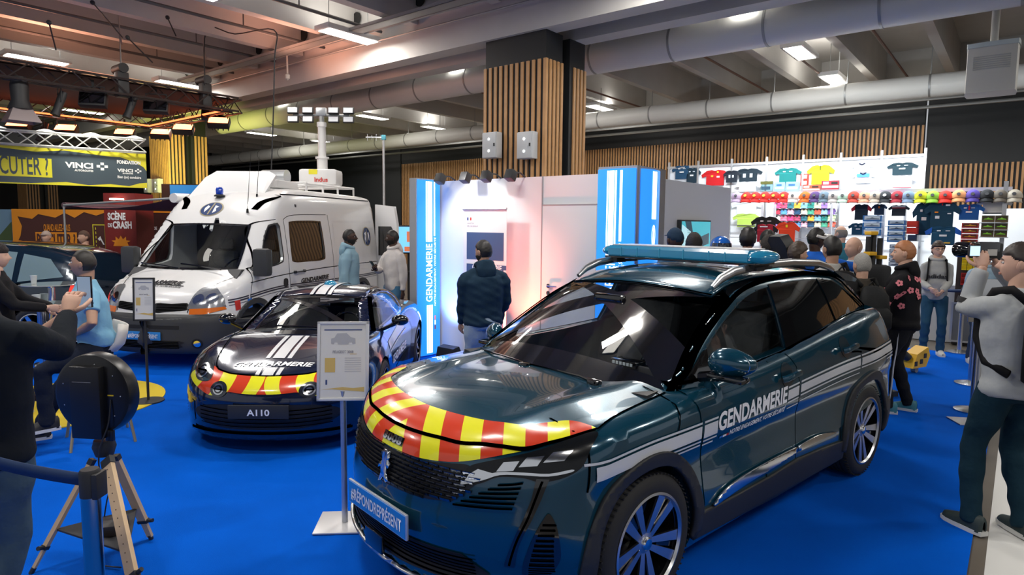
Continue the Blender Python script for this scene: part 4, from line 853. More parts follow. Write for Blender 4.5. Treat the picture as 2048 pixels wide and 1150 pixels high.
    bar.parent = root; bar.location = (lbx, 0, lz); del bar['category']; del bar['label']; bar.name = 'roof_light_bar'
    LB = mat('blue lens', (.02, .26, .46), rough=.12, coat=1, trans=.35, emit=(.02, .28, .5), es=.10)
    prof = [(-.15, -.03), (-.13, -.045), (.13, -.045), (.15, -.03), (.15, .02), (.125, .042), (-.125, .042), (-.15, .02)]
    b = MB(); b.prism([(x, z) for x, z in prof], -.58, .58, 'y'); core = b.build('lens_body', LB, bar, smooth=False)
    for s in (1, -1):
        b = MB(); b.ell((0, s * .60, -.002), (.155, .10, .048), 18, 10); b.build('end_lens', LB, bar)
    b = MB(); b.box((-.125, -.56, .040), (.125, .56, .050), .004); b.build('top_cover', mat('bar cover', (.55, .56, .58), rough=.35, metal=.6), bar)
    b = MB(); b.box((-.14, -.62, -.055), (.14, .62, -.04), .004); b.build('bar_base', GLOSSB, bar)
    for y in (-.45, -.3, -.1, .1, .3, .42): b = MB(); b.box((.146, y - .003, -.035), (.153, y + .003, .03)); b.build('lens_rib', mat('lens rib', (.05, .35, .55), rough=.3), bar)
    b = MB()
    for k in range(14): b.cbox((.14, .33 + k * .02, -.008), (.01, .014, .03), .002)
    b.build('led_row', mat('led lens', (.6, .65, .7)), bar)
    for s in (1, -1):
        b = MB(); b.cbox((0, s * .55, -.068), (.26, .09, .04), .012); b.cbox((.02, s * .575, -.08), (.11, .07, .03), .01); b.tube([(-.16, s * .575, -.07), (.18, s * .575, -.075)], .022, 8); b.build('bar_foot', BLKP, bar)
    return root
suv = build_suv()
# ======================= dark coupe =======================
def build_coupe():
    root = thing('sports_coupe', 'low dark navy gendarmerie sports coupe with white bonnet stripes beside the white van', 'car', (-2.0506, 7.0013, 0), -1.5552, scale=.9553)
    Wp = pch([-2.15, -1.8, -1.21, -.6, 0, .6, 1.21, 1.6, 1.9, 2.1], [.78, .87, .905, .865, .85, .86, .895, .87, .82, .76])
    tum = pch([.05, .15, .3, .5, .6, .68, .76, .86, .95], [-.08, -.02, 0, .002, .0, -.012, -.04, -.10, -.18])
    xf = pch([.06, .14, .22, .32, .45, .55, .62, .70, .8], [1.97, 2.07, 2.06, 2.085, 2.09, 2.06, 2.01, 1.92, 1.75])
    cf = pch([0, .15, .3, .45, .6, .72, .82, .9, 1.0], [0, .008, .035, .085, .17, .28, .42, .58, .85])
    xr = pch([.1, .3, .6, .8, .95], [-1.98, -2.08, -2.09, -2.03, -1.85]); cr = pch([0, .4, .65, .85, 1.0], [0, .03, .12, .28, .5])
    hood = pch([.6, .95, 1.3, 1.6, 1.85, 2.0, 2.15], [.89, .868, .82, .755, .685, .635, .57])
    bel = pch([-2.1, -1.7, -1.2, -.6, 0, .6], [.86, .91, .92, .875, .86, .875])
    def low(P):
        x, y, z = P[:, 0], np.abs(P[:, 1]), P[:, 2]
        S = y - (Wp(x) + tum(z) + .02 * np.exp(-((x + 1.25) / .4) ** 2 - ((z - .7) / .2) ** 2))
        hd = hood(x) - .035 * (y / .7) ** 2 + .052 * np.exp(-((y - .66) / .12) ** 2) * np.exp(-((x - 1.35) / .42) ** 2)
        return smax([S, z - np.where(x > .6, hd, bel(x) - .02 * (y / .7) ** 2), x - (xf(z) - cf(y)), (xr(z) + cr(y)) - x, .1 - z], .08)
    F = Field(low)
    roofp = pch([-2.05, -1.7, -1.3, -.9, -.5, -.2, .05, .2, .4, .65, .9, 1.05, 1.2], [.80, .93, 1.05, 1.165, 1.235, 1.25, 1.235, 1.20, 1.125, 1.02, .91, .845, .78])
    half = pch([.8, .88, .95, 1.05, 1.15, 1.25], [.775, .75, .71, .655, .59, .50]); tap = pch([-2.0, -1.5, -.9, -.2, .4, 1.0], [.62, .80, .95, 1, .99, .97])
    def up(P):
        x, y, z = P[:, 0], np.abs(P[:, 1]), P[:, 2]
        return smax([y - half(z) * tap(x), z - (roofp(x + .28 * y * y * np.clip((x + .2) / .5, 0, 1)) - .05 * (y / .55) ** 2), .7 - z], .06)
    G = Field(up)
    NAVY = mat('coupe paint', (.004, .010, .038), rough=.15, metal=.3, coat=1); K = Kit(root, F); KG = Kit(root, G)
    shell = F.capsule(-1.4, 1.4, .5, nl=70, nr=96, ne=28)
    cab = MB(); cab.prism([(.80, .5), (.72, 1.3), (-1.0, 1.3), (-.8, .5)], -.66, .66, 'y')
    link('body_shell', cut(shell, arch_cutters((1.21, -1.21), .325, .355) + [cab.mesh()]), NAVY, root, angle=35)
    b = MB(); b.box((-1.6, -.6, .12), (1.6, .6, .25)); 
    for x in (1.21, -1.21): b.box((x - .38, -.58, .2), (x + .38, .58, .6))
    b.build('underbody', BLKP, root)
    # chevron film on the nose
    CHC = stripes('coupe chevron film', (.80, .78, .02), (.62, .045, .012), (.55, 1.0, .9, -.60 - 1.06, 0.0), rough=.22, coat=.6, period=.245, duty=.5)
    upc = [(.0, .652), (.13, .655), (.286, .660), (.38, .668), (.47, .682), (.53, .700), (.60, .70), (.70, .665), (.76, .63)]
    loc_ = [(.77, .60), (.70, .57), (.62, .545), (.50, .507), (.42, .505), (.30, .540), (.2, .535), (.10, .530), (0, .530)]
    R1 = cat(upc, 3) + cat(loc_, 3)
    K.one('front', [R1 + [(-y, z) for y, z in R1[::-1][1:-1]]], 'nose_chevrons', CHC, off=.003)
    K.line('front', [(.0, .655), (.286, .662), (.38, .670), (.47, .684), (.50, .70)], 'bonnet_gap', GAP, .008)
    K.line('top', [(1.77, .50), (1.6, .56), (1.3, .60), (1.0, .66), (.9, .70)], 'bonnet_gap', GAP, .008)
    # bonnet and roof stripes
    for y0, y1 in ((-.055, .055), (.078, .118), (-.118, -.078)):
        K.one('top', [[(1.63, y0), (1.63, y1), (1.07, y1), (1.07, y0)]], 'bonnet_stripe', WHITEF, off=.004)
        K.one('top', [[(1.925, y0 * .9), (1.925, y1 * .9), (1.80, y1 * .95), (1.80, y0 * .95)]], 'bonnet_stripe', WHITEF, off=.004)
        KG.one('top', [[(.27, y0), (.27, y1), (-.75, y1), (-.75, y0)]], 'roof_stripe', WHITEF, off=.012)
    me = text_mesh('GENDARMERIE', .10, bold=.003, width=.70, shear=.25)
    F.drape(me, np.array([1.77, -.35, 0]), np.array([0, 1., 0]), np.array([-1., 0, 0]), 'bonnet_lettering', WHITE, root, off=.006, step=.05)
    # headlamps
    for s in (1, -1):
        mi = s < 0
        for nm, pts, r in (('headlamp', cat([(.575, .735), (.70, .76), (.755, .72), (.715, .65), (.64, .60), (.53, .60), (.49, .625), (.51, .675)], 4, closed=True), .055), ('driving_lamp', [(.385 + .082 * math.cos(a), .552 + .06 * math.sin(a)) for a in [k * math.pi / 14 for k in range(28)]], .045)):
            h = K.put('front', [pts], nm, mat('lamp bowl', (.03, .035, .045), rough=.1, coat=1, metal=.4), off=.006, sides=(mi,))[0]
            cy, cz = (.615, .665) if nm == 'headlamp' else (.385, .552)
            for rr_, m in ((r * 1.15, CHROME), (r * .85, GLOSSB), (r * .55, mat('lamp reflector', (.75, .77, .8), rough=.12, metal=1))):
                K.put('front', [[(cy + rr_ * math.cos(a), cz + rr_ * .8 * math.sin(a)) for a in [k * math.pi / 12 for k in range(24)]]], 'lamp_ring', m, off=.010 + (r * 1.2 - rr_) * .08, sides=(mi,), par=h)
            K.line('front', [(cy - r * .9, cz), (cy + r * .9, cz)], 'lamp_bar', CHROME, .007, off=.02, sides=(mi,), par=h, n=1)
    # mouth, plate, splitter
    mo = cat([(0, .445), (.3, .44), (.45, .425), (.56, .40), (.63, .36), (.62, .31), (.5, .25), (.3, .225), (0, .222)], 4)
    K.one('front', [mo + [(-y, z) for y, z in mo[::-1][1:-1]]], 'grille', mat('intake black', (.005, .005, .006), rough=.6), off=.004)
    for k in range(5): z = .255 + k * .035; K.line('front', [(-.56, z + .01), (-.3, z), (0, z - .002), (.3, z), (.56, z + .01)], 'grille_bar', BLKP, .008, off=.014, sides=(False,), n=3)
    K.line('front', [(-.70, .18), (-.6, .185), (-.3, .19), (0, .19), (.3, .19), (.6, .185), (.70, .18)], 'splitter', NAVY, .022, off=.012, sides=(False,))
    K.put('front', [[(.65, .42), (.70, .43), (.74, .30), (.70, .22), (.66, .25)]], 'side_vent', GLOSSB, off=.005)
    b = MB(); b.cbox((2.105, -.012, .39), (.02, .51, .118), .006); pl = b.build('number_plate', BLKP, root)
    text_on('A110', (2.117, -.105, .362), (0, 1, 0), (0, 0, 1), .075, WHITE, pl, 'plate_lettering', bold=.002, width=.19)
    # doors and flank
    for s in (False, True):
        K.line('side', [(.80, .86), (.78, .6), (.70, .3), (.55, .2), (-.5, .2), (-.62, .35), (-.74, .6), (-.70, .86)], 'door_gap', GAP, .008, sides=(s,))
        K.put('side', [[(.75, .74), (-.35, .80), (-.35, .72), (.75, .66)]], 'door_stripe', WHITEF, off=.004, sides=(s,)); K.put('side', [[(.75, .645), (-.45, .705), (-.45, .69), (.75, .63)]], 'door_stripe', WHITEF, off=.004, sides=(s,))
        K.put('side', [[(.62, .30), (-.45, .36), (-.5, .44), (.3, .40)]], 'flank_scoop', GLOSSB, off=.003, sides=(s,))
        K.put('side', [circ(-.45, .80, .05)], 'handle_recess', GLOSSB, off=.005, sides=(s,))
    K.text('side', 'GENDARMERIE', (.62, 0, .475), .13, WHITE, 'door_lettering', width=.95, bold=.003)
    K.text('side', 'GENDARMERIE', (-.45, 0, .475), .13, WHITE, 'door_lettering', width=.95, bold=.003, flip=True)
    # greenhouse
    pane = cat([(.66, .885), (.45, 1.0), (.2, 1.115), (0, 1.16), (-.3, 1.165), (-.6, 1.12), (-.80, 1.03)], 4) + cat([(-.85, .95), (-.72, .90), (-.2, .885), (.3, .88), (.66, .88)], 3)
    out = cat([(.80, .865), (.55, .995), (.27, 1.125), (.05, 1.185), (-.25, 1.20), (-.6, 1.165), (-.95, 1.07), (-1.4, .95)], 4) + [(-1.4, .87), (-.7, .85), (.2, .84)]
    KG.put('side', [out, pane], 'window_frame', NAVY, off=0, thick=.02); KG.put('side', [pane], 'side_glass', GL, off=-.003)
    ys = [i / 8 * .50 for i in range(-8, 9)]; wx = lambda x, y: x - .28 * y * y
    KG.one('top', [[(wx(.26, y), y) for y in ys] + [(-1.55, y) for y in (.42, 0, -.42)]], 'roof_panel', NAVY, off=.003, thick=.015)
    KG.one('top', [[(wx(.27, y), y) for y in ys] + [(wx(1.02, y), y) for y in [-.68 + k * .136 for k in range(11)]]], 'windscreen', GL, off=-.004)
    o1 = [(wx(.25, y), y * 1.03) for y in ys] + [(wx(1.04, y), y) for y in [-.70 + k * .14 for k in range(11)]]; i1 = [(wx(.33, y * .88), y * .88) for y in ys] + [(wx(.94, y), y) for y in [-.61 + k * .122 for k in range(11)]]
    KG.one('top', [o1, i1], 'windscreen_border', GLOSSB, off=.0)
    KG.line('top', [(.16, .525), (.45, .60), (.70, .675), (.86, .72)], 'windscreen_pillar', NAVY, .05)
    b = MB(); b.prism([(.95, .83), (.80, .87), (.62, .86), (.55, .6), (.95, .6)], -.62, .62, 'y'); b.build('dashboard', DARKIN, root); wheel_in(root, (.42, .32, .84), 68, .17)
    seat(root, -.05, .33, .42, SEAT, tall=.55); seat(root, -.05, -.33, .42, SEAT, tall=.55)
    b = MB(); b.cbox((.25, 0, 1.07), (.03, .2, .06), .02); b.build('rear_view_mirror', GLOSSB, root)
    b = MB(); b.tube([(.98, .40, .885), (.90, .1, .92), (.86, -.30, .925)], .008, 6); b.build('wiper', GLOSSB, root)
    for s in (1, -1):
        b = MB(); b.ell((0, 0, 0), (.07, .095, .06), 18, 12); mm = b.build('door_mirror', GLOSSB, root, loc=(.52, s * .93, .94)); b = MB(); b.tube([(.02, -.05 * s, -.04), (.05, -.2 * s, -.10)], .02, 8); b.build('mirror_foot', GLOSSB, mm)
        b = MB(); b.ell((-.055, 0, 0), (.012, .075, .045), 14, 8); b.build('mirror_glass', CHROME, mm)
    b = MB(); b.lathe([(.075, 0), (.075, .02), (.06, .045), (.03, .06), (0, .062)], 24, 'z', (-.15, 0, 1.245)); b.build('roof_beacon', mat('blue lens', (.02, .26, .46)), root)
    for x in (1.21, -1.21):
        for s in (1, -1): make_wheel(root, 'wheel', (x, s * .79, .325), .325, .22, .235, s, spokes_plain(7, .022, .03), face=mat('dark rim', (.2, .2, .21), rough=.25, metal=1))
    return root
coupe = build_coupe()
# ======================= white van =======================
def build_van():
    root = thing('police_van', 'tall white gendarmerie van with raised roof flap, parked behind the sports coupe', 'van', (-4.1797, 10.6556, 0), -1.7543, scale=.9872)
    Wp = pch([-2.75, -2.5, -1, 0, 1.2, 1.8, 2.2, 2.5, 2.7], [.95, .985, .99, .99, .99, .985, .955, .90, .85])
    tum = pch([.15, .3, .5, 1.15, 1.3, 1.6, 2.0, 2.25, 2.45, 2.6], [-.06, -.02, 0, .0, -.005, -.035, -.085, -.13, -.20, -.3])
    xf = pch([.15, .25, .4, .6, .72, .85, 1.0, 1.2], [2.6, 2.68, 2.71, 2.70, 2.66, 2.62, 2.56, 2.4])
    cf = pch([0, .25, .5, .7, .82, .92, 1.0, 1.1], [0, .012, .05, .12, .21, .33, .50, .8])
    top = pch([-2.8, -2.6, -2.0, 0, .5, .8, 1.02, 1.2, 1.35, 1.7, 1.98, 2.1, 2.3, 2.5, 2.65, 2.8], [2.36, 2.45, 2.47, 2.48, 2.46, 2.38, 2.26, 2.12, 1.97, 1.58, 1.27, 1.20, 1.12, 1.01, .9, .75])
    def body(P):
        x, y, z = P[:, 0], np.abs(P[:, 1]), P[:, 2]
        tt = top(x + .16 * y * y * np.clip((x - .6) / .6, 0, 1)) - .035 * (y / .8) ** 2
        return smax([y - (Wp(x) + tum(z)), z - tt, x - (xf(z) - cf(y)), -2.70 + .05 * y ** 4 - x, .2 - z], .09)
    F = Field(body)
    VW = mat('van paint', (.74, .745, .75), rough=.25, coat=.6); VB = mat('van bumper grey', (.035, .037, .04), rough=.5); K = Kit(root, F)
    outer = F.capsule(-1.9, 1.85, 1.25, nl=70, nr=110, ne=30)
    F2 = Field(lambda P: body(P) + .055); inner = F2.capsule(-1.85, 1.75, 1.25, nl=40, nr=80, ne=20)
    VU = dict(O=(0, 0, 0))
    wsl = cat([(-.80, 1.262), (-.4, 1.248), (0, 1.245), (.4, 1.248), (.76, 1.262)], 3) + [(.735, 1.5)] + cat([(.66, 1.872), (.3, 1.885), (0, 1.887), (-.3, 1.885), (-.66, 1.872)], 3) + [(-.76, 1.5)]
    dwin = cat([(1.70, 1.262), (1.62, 1.40), (1.45, 1.66), (1.30, 1.84), (1.24, 1.885), (1.08, 1.91)], 3) + [(1.03, 1.86), (1.02, 1.40)] + cat([(1.05, 1.32), (1.2, 1.285), (1.45, 1.262), (1.69, 1.255)], 3)
    swin = cat([(.77, 1.86), (.80, 1.40), (.73, 1.30), (.3, 1.285), (-.2, 1.285), (-.30, 1.38), (-.28, 1.88), (-.2, 1.94), (.3, 1.945), (.70, 1.93)], 4, closed=True)
    def cutter(view, loop, mi=False, O=(0, 0, 0)):
        L = [(-a, b) for a, b in loop] if view == 'side' else loop; U, V = Kit.V[view][1:]
        o = F.drape(loops_mesh([L]), np.array(O, float), np.array(U), np.array(V), 'c', None, None, off=.0, mirror=mi, step=.15); me = o.data.copy(); bpy.data.objects.remove(o)
        return baked(me, [('SOLIDIFY', dict(thickness=.26, offset=0.0))])
    shell = cut(outer, arch_cutters((1.80, -1.78), .36, .42, .6) + [inner, cutter('front', wsl), cutter('side', dwin), cutter('side', dwin, True), cutter('side', swin)])
    link('body_shell', shell, VW, root, angle=35)
    b = MB(); b.box((-2.3, -.75, .25), (2.3, .75, .42)); [b.box((x - .44, -.72, .3), (x + .44, .72, .85)) for x in (1.80, -1.78)]; b.build('underbody', BLKP, root)
    K.one('front', [wsl], 'windscreen', GL, off=.004); K.one('front', [wsl, [(y * .955, 1.57 + (z - 1.57) * .93) for y, z in wsl]], 'windscreen_border', GLOSSB, off=.008)
    K.put('side', [dwin], 'door_glass', GL, off=-.02); K.put('side', [swin], 'side_glass', GLD, off=-.015, sides=(False,))
    for s in (False, True):
        c_ = 1.45; K.put('side', [dwin, [(1.38 + (x - 1.38) * .92, 1.56 + (z - 1.56) * .93) for x, z in dwin]], 'window_seal', BLKP, off=.003, sides=(s,))
    K.put('side', [swin, [(.24 + (x - .24) * .94, 1.61 + (z - 1.61) * .93) for x, z in swin]], 'window_seal', GLOSSB, off=.004, sides=(False,))
    # bumper: thick plastic mask
    bt = cat([(-.92, .71), (-.80, .70), (-.55, .668), (-.30, .655), (0, .648), (.30, .655), (.55, .668), (.80, .70), (.92, .71)], 4)
    bb = cat([(.99, .55), (.97, .35), (.9, .24), (.5, .23), (0, .23), (-.5, .23), (-.9, .24), (-.97, .35), (-.99, .55)], 3)
    K.one('front', [bt + bb], 'bumper', VB, off=.035, thick=.05)
    def arc2(cx, r0, r1): return [(cx + r1 * math.cos(R_(a)), .36 + r1 * math.sin(R_(a))) for a in range(-10, 191, 8)] + [(cx + r0 * math.cos(R_(a)), .36 + r0 * math.sin(R_(a))) for a in range(190, -11, -8)]
    K.put('side', [[(2.75, .71), (2.36, .71), (2.27, .63), (2.22, .52), (2.24, .24), (2.75, .22)]], 'bumper', VB, off=.03, thick=.05)
    K.put('side', [arc2(1.80, .42, .50)], 'wheel_arch_trim', VB, off=.012, thick=.03); K.put('side', [arc2(-1.78, .42, .50)], 'wheel_arch_trim', VB, off=.012, thick=.03)
    K.put('side', [[(1.32, .27), (1.32, .42), (-1.3, .42), (-1.3, .27)]], 'sill_trim', VB, off=.012, thick=.03)
    BK = mat('intake black', (.005, .005, .006), rough=.6)
    K.one('front', [[(-.44, .575), (.46, .575), (.46, .53), (-.44, .53)]], 'bumper_slot', BK, off=.038)
    K.one('front', [cat([(-.42, .385), (.46, .385), (.47, .34), (.42, .29), (-.40, .29), (-.46, .34)], 2, closed=True)], 'lower_grille', BK, off=.038)
    for k in range(5): K.line('front', [(-.43, .30 + k * .018), (.45, .30 + k * .018)], 'grille_bar', VB, .008, off=.044, sides=(False,), n=1)
    for s in (False, True):
        fo = K.put('front', [circ(.66, .35, .06)], 'fog_lamp', BK, off=.038, sides=(s,))[0]; K.put('front', [circ(.66, .35, .038)], 'lamp_unit', mat('lamp reflector', (.75, .77, .8)), off=.044, sides=(s,), par=fo)
        K.put('front', [cat([(.08, .850), (.3, .848), (.50, .858), (.51, .80), (.50, .768), (.25, .745), (.12, .728), (.05, .76)], 3, closed=True)], 'grille', BK, off=.004, sides=(s,))
        for k in range(5): K.line('front', [(.10 + k * .0, .752 + k * .021), (.50, .775 + k * .018)], 'grille_bar', GLOSSB, .008, off=.010, sides=(s,), n=1)
        hl = cat([(.53, .78), (.535, .90), (.56, 1.0), (.60, 1.045), (.70, 1.05), (.78, 1.02), (.86, .93), (.885, .83), (.88, .79), (.7, .785)], 4, closed=True)
        h = K.put('front', [hl], 'headlight', mat('van lamp', (.45, .47, .5), rough=.15, metal=.7, coat=1), off=.008, sides=(s,))[0]
        for c_ in ((.62, .90), (.76, .91)): K.put('front', [circ(*c_, .062)], 'lamp_unit', mat('lamp reflector', (.75, .77, .8)), off=.014, sides=(s,), par=h); K.put('front', [circ(*c_, .025)], 'bulb', CHROME, off=.018, sides=(s,), par=h)
        K.put('front', [[(.54, .785), (.70, .79), (.885, .80), (.90, .765), (.72, .715), (.545, .700)]], 'indicator', mat('amber lens', (.75, .16, .01), rough=.2, coat=.5), off=.009, sides=(s,))
    em = [(0, .875), (.035, .78), (0, .675), (-.035, .78)]; K.one('front', [em, [(0, .84), (-.017, .78), (0, .71), (.017, .78)]], 'diamond_emblem', CHROME, off=.03, thick=.02)
    b = MB(); b.cbox((2.752, -.015, .442), (.012, .50, .108), .004); pl = b.build('number_plate', BLUEPL, root)
    text_on('#RÉPONDREPRÉSENT', (2.760, -.235, .415), (0, 1, 0), (0, 0, 1), .07, WHITE, pl, 'plate_lettering', bold=.0012, width=.44)
    # bonnet lettering on dark bar, lines
    K.line('top', [(2.60, .52), (2.45, .60), (2.2, .72), (1.95, .83)], 'bonnet_gap', GAP, .008)
    me = text_mesh('GENDARMERIE', .11, bold=.004, width=.72, shear=.2); F.drape(me, np.array([2.38, -.44, 0]), np.array([0, 1., 0]), np.array([-.6, 0, .8]), 'bonnet_lettering', mat('black print', (.01, .01, .015), rough=.4), root, off=.005) if 0 else None
    me = text_mesh('GENDARMERIE', .105, bold=.004, width=.76, shear=.2); F.drape(me, np.array([2.38, -.48, 0]), np.array([0, 1., 0]), np.array([-1., 0, 0]), 'bonnet_lettering', mat('black print', (.01, .01, .015), rough=.4), root, off=.005, step=.05)
    me = text_mesh('NOTRE ENGAGEMENT, VOTRE SÉCURITÉ', .04, bold=.001, width=.74, shear=.2); F.drape(me, np.array([2.44, -.44, 0]), np.array([0, 1., 0]), np.array([-1., 0, 0]), 'motto_lettering', mat('black print', (.01, .01, .015)), root, off=.005, step=.05)
    K.line('top', [(2.395, -.46), (2.395, .32)], 'lettering_bar', mat('bar grey', (.12, .12, .14)), .012, off=.0045, sides=(False,))
    def disc(view, cx, cy, r, sides, q=1):
        circ = lambda a, b_, r_: [(a + r_ * math.cos(t_), b_ + r_ * q * math.sin(t_)) for t_ in [k * math.pi / 18 for k in range(36)]]
        K.put(view, [circ(cx, cy, r)], 'badge_edge', mat('badge gold', (.35, .30, .18)), off=.006, sides=sides); K.put(view, [circ(cx, cy, r * .9)], 'round_badge', mat('badge navy', (.02, .05, .16), rough=.4), off=.009, sides=sides)
        K.put(view, [[(cx - r * .05, cy + r * .8 * q), (cx + r * .08, cy + r * .8 * q), (cx + r * .03, cy - r * .8 * q), (cx - r * .1, cy - r * .8 * q)]], 'badge_mark', mat('badge gold', (.35, .30, .18)), off=.012, sides=sides)
        K.put(view, [[(cx + r * a, cy + r * b_ * q) for a, b_ in ((-.6, .1), (-.45, .5), (-.2, .3), (-.3, -.1), (-.45, -.5), (-.55, -.2))]], 'badge_mark', WHITE, off=.012, sides=sides)
        K.put(view, [[(cx + r * a, cy + r * b_ * q) for a, b_ in ((.2, .5), (.6, .3), (.4, .1), (.55, -.3), (.3, -.6), (.25, 0))]], 'badge_mark', WHITE, off=.012, sides=sides)
    disc('front', -.075, 2.10, .19, (False,), .56); disc('side', -2.12, 1.65, .19, (False, True))
    # side details: doors, panels, stripes
    for pts in ([(.91, 1.96), (.90, 1.3), (.89, .5), (1.3, .42)], [(1.12, 1.96), (1.32, 1.90), (1.5, 1.70), (1.74, 1.32), (1.83, 1.24), (1.90, .95), (1.93, .80)], [(-.55, 2.05), (-.60, 1.0), (-.60, .45)], [(.91, 1.96), (.6, 2.03), (-.5, 2.05)], [(-2.55, 2.2), (-2.6, 1.2), (-2.6, .5)]): K.line('side', pts, 'panel_gap', GAP, .008)
    for x0, x1 in ((-.7, -1.35), (-1.45, -1.9), (-2.0, -2.5)):
        K.put('side', [[(x0, 1.95), (x1, 1.95), (x1, 1.1), (x0, 1.1)], [(x0 - .015, 1.935), (x1 + .015, 1.935), (x1 + .015, 1.115), (x0 - .015, 1.115)]], 'panel_pressing', VW, off=.010)
    K.line('side', [(1.9, 1.08), (1.0, 1.13), (-.5, 1.15), (-2.6, 1.13)], 'side_crease', mat('crease grey', (.5, .5, .51)), .012)
    tp = pch([-2.7, -2.2, 0, 1.1, 2.33], [.93, .92, .945, .97, .885]); SG = mat('stripe dark', (.03, .03, .05), rough=.4)
    for o0, o1 in ((0, .018), (.03, .05), (.075, .083)):
        for xa, xb in ((2.30, 1.95), (1.92, .93), (.87, -.58), (-.62, -2.58)):
            xs = [xa + (xb - xa) * i / 8 for i in range(9)]; K.put('side', [[(x, float(tp(x)) - o0) for x in xs] + [(x, float(tp(x)) - o1) for x in xs[::-1]]], 'side_stripe', SG, off=.004)
    for x0, m in ((2.22, REDF), (1.98, BLUEF)): K.put('side', [[(x0, .86), (x0 - .09, .87), (x0 - .10, .74), (x0 - .01, .73)]], 'flag_mark', m, off=.006)
    K.text('side', 'GENDARMERIE', (.55, 0, .955), .10, mat('black print', (.01, .01, .015)), 'side_lettering', width=.95, bold=.004, shear=.2)
    K.put('side', [cat([(1.06, 1.06), (.96, 1.06), (.94, 1.0), (.97, .94), (1.06, .95)], 3, closed=True)], 'handle_recess', BLKP, off=.006)
    for x0 in (.75, .47): b = MB(); b.tube([(x0, .99, 1.145), (x0, 1.03, 1.145)], .022, 10); b.build('grab_mount', BLKP, root)
    b = MB(); b.tube([(.75, 1.03, 1.145), (.47, 1.03, 1.145)], .012, 8); b.build('grab_rail', BLKP, root)
    K.line('side', [(1.15, 2.10), (1.0, 2.22), (.8, 2.31), (.5, 2.35), (-2.5, 2.36)], 'roof_gutter', mat('gutter', (.25, .25, .25)), .016)
    for s in (1, -1):
        b = MB(); b.box((-.07, -.13, -.20), (.09, .10, .19), .05); m_ = b.build('door_mirror', VB, root, loc=(1.76, s * (1.10 if s > 0 else 1.0), 1.36)); b = MB(); b.tube([(0, -.1 * s, -.1), (0, -.25 * s, -.13)], .045, 8); b.build('mirror_foot', VB, m_)
        b = MB(); b.box((-.078, -.10, -.16), (-.068, .08, .16)); b.build('mirror_glass', CHROME, m_)
    for y0, y1 in ((.6, -.05), (-.05, -.68)): b = MB(); b.tube([(2.0, y0, 1.262), (1.98, (y0 + y1) / 2, 1.30), (1.955, y1, 1.325)], .012, 6); b.build('wiper', GLOSSB, root)
    b = MB(); b.prism([(2.02, 1.15), (1.9, 1.26), (1.55, 1.24), (1.45, 1.0), (1.5, .6), (2.0, .6)], -.85, .85, 'y'); b.build('dashboard', DARKIN, root); wheel_in(root, (1.42, .45, 1.22), 50, .21)
    seat(root, 1.0, .48, .85, SEAT, tall=.62); seat(root, 1.0, -.3, .85, SEAT, tall=.62); b = MB(); b.box((.45, -.88, .5), (.5, .88, 2.2)); b.build('bulkhead', DARKIN, root)
    # roof: raised flap, aerials, beacon, frame with generator and folded gear
    b = MB(); P0 = [(.88, -.72, 2.30), (.62, -.60, 2.62), (.53, -.45, 2.73), (.50, .46, 2.72), (.52, .58, 2.66), (.85, .52, 2.28)]
    fl = MB(); n = len(P0); fl.add([p for p in P0] + [(x - .04, y, z - .015) for x, y, z in P0], [tuple(range(n)), tuple(range(n, 2 * n))[::-1]] + [(k, (k + 1) % n, n + (k + 1) % n, n + k) for k in range(n)])
    fl.build('roof_flap', VW, root, angle=20)
    b = MB(); b.lathe([(.08, 0), (.08, .02), (.05, .035)], 20, 'z', (.98, -.10, 2.30)); b.build('beacon_foot', BLKP, root)
    b = MB(); b.lathe([(.05, .03), (.055, .06), (.055, .11), (.04, .14), (0, .15)], 20, 'z', (.98, -.10, 2.30)); b.build('blue_beacon', mat('blue glass', (.0, .05, .5), rough=.1, coat=1), root)
    for x, y, h in ((1.22, .52, .85), (.9, .48, .6)): b = MB(); b.lathe([(.02, 0), (.015, .06)], 10, 'z', (x, y, float(top(x)) - .05)); b.tube([(x, y, float(top(x))), (x - .15 * h, y, float(top(x)) + h)], [.006, .002], 6); b.build('whip_aerial', GLOSSB, root)
    RW = mat('roof white', (.68, .68, .68), rough=.5)
    b = MB(); b.box((-.3, -.55, 2.47), (.35, .5, 2.60), .02); b.build('roof_unit', RW, root)
    b = MB()
    for y in (-.6, .6): b.tube([(-.35, y, 2.58), (-2.3, y, 2.60)], .022, 8)
    for x in (-.4, -1.0, -1.6, -2.3): b.tube([(x, -.6, 2.60), (x, .6, 2.60)], .02, 8); [b.tube([(x, y, 2.45), (x, y, 2.60)], .02, 8) for y in (-.6, .6)]
    b.build('roof_rack', RW, root)
    b = MB(); b.tube([(.15, 1.02, 2.40), (-2.3, 1.02, 2.42)], .05, 10); 
    b = MB(); b.tube([(.9, -.97, 2.28), (-2.4, -.97, 2.33)], .075, 12); b.build('awning_case', RW, root)
    return root
van = build_van()
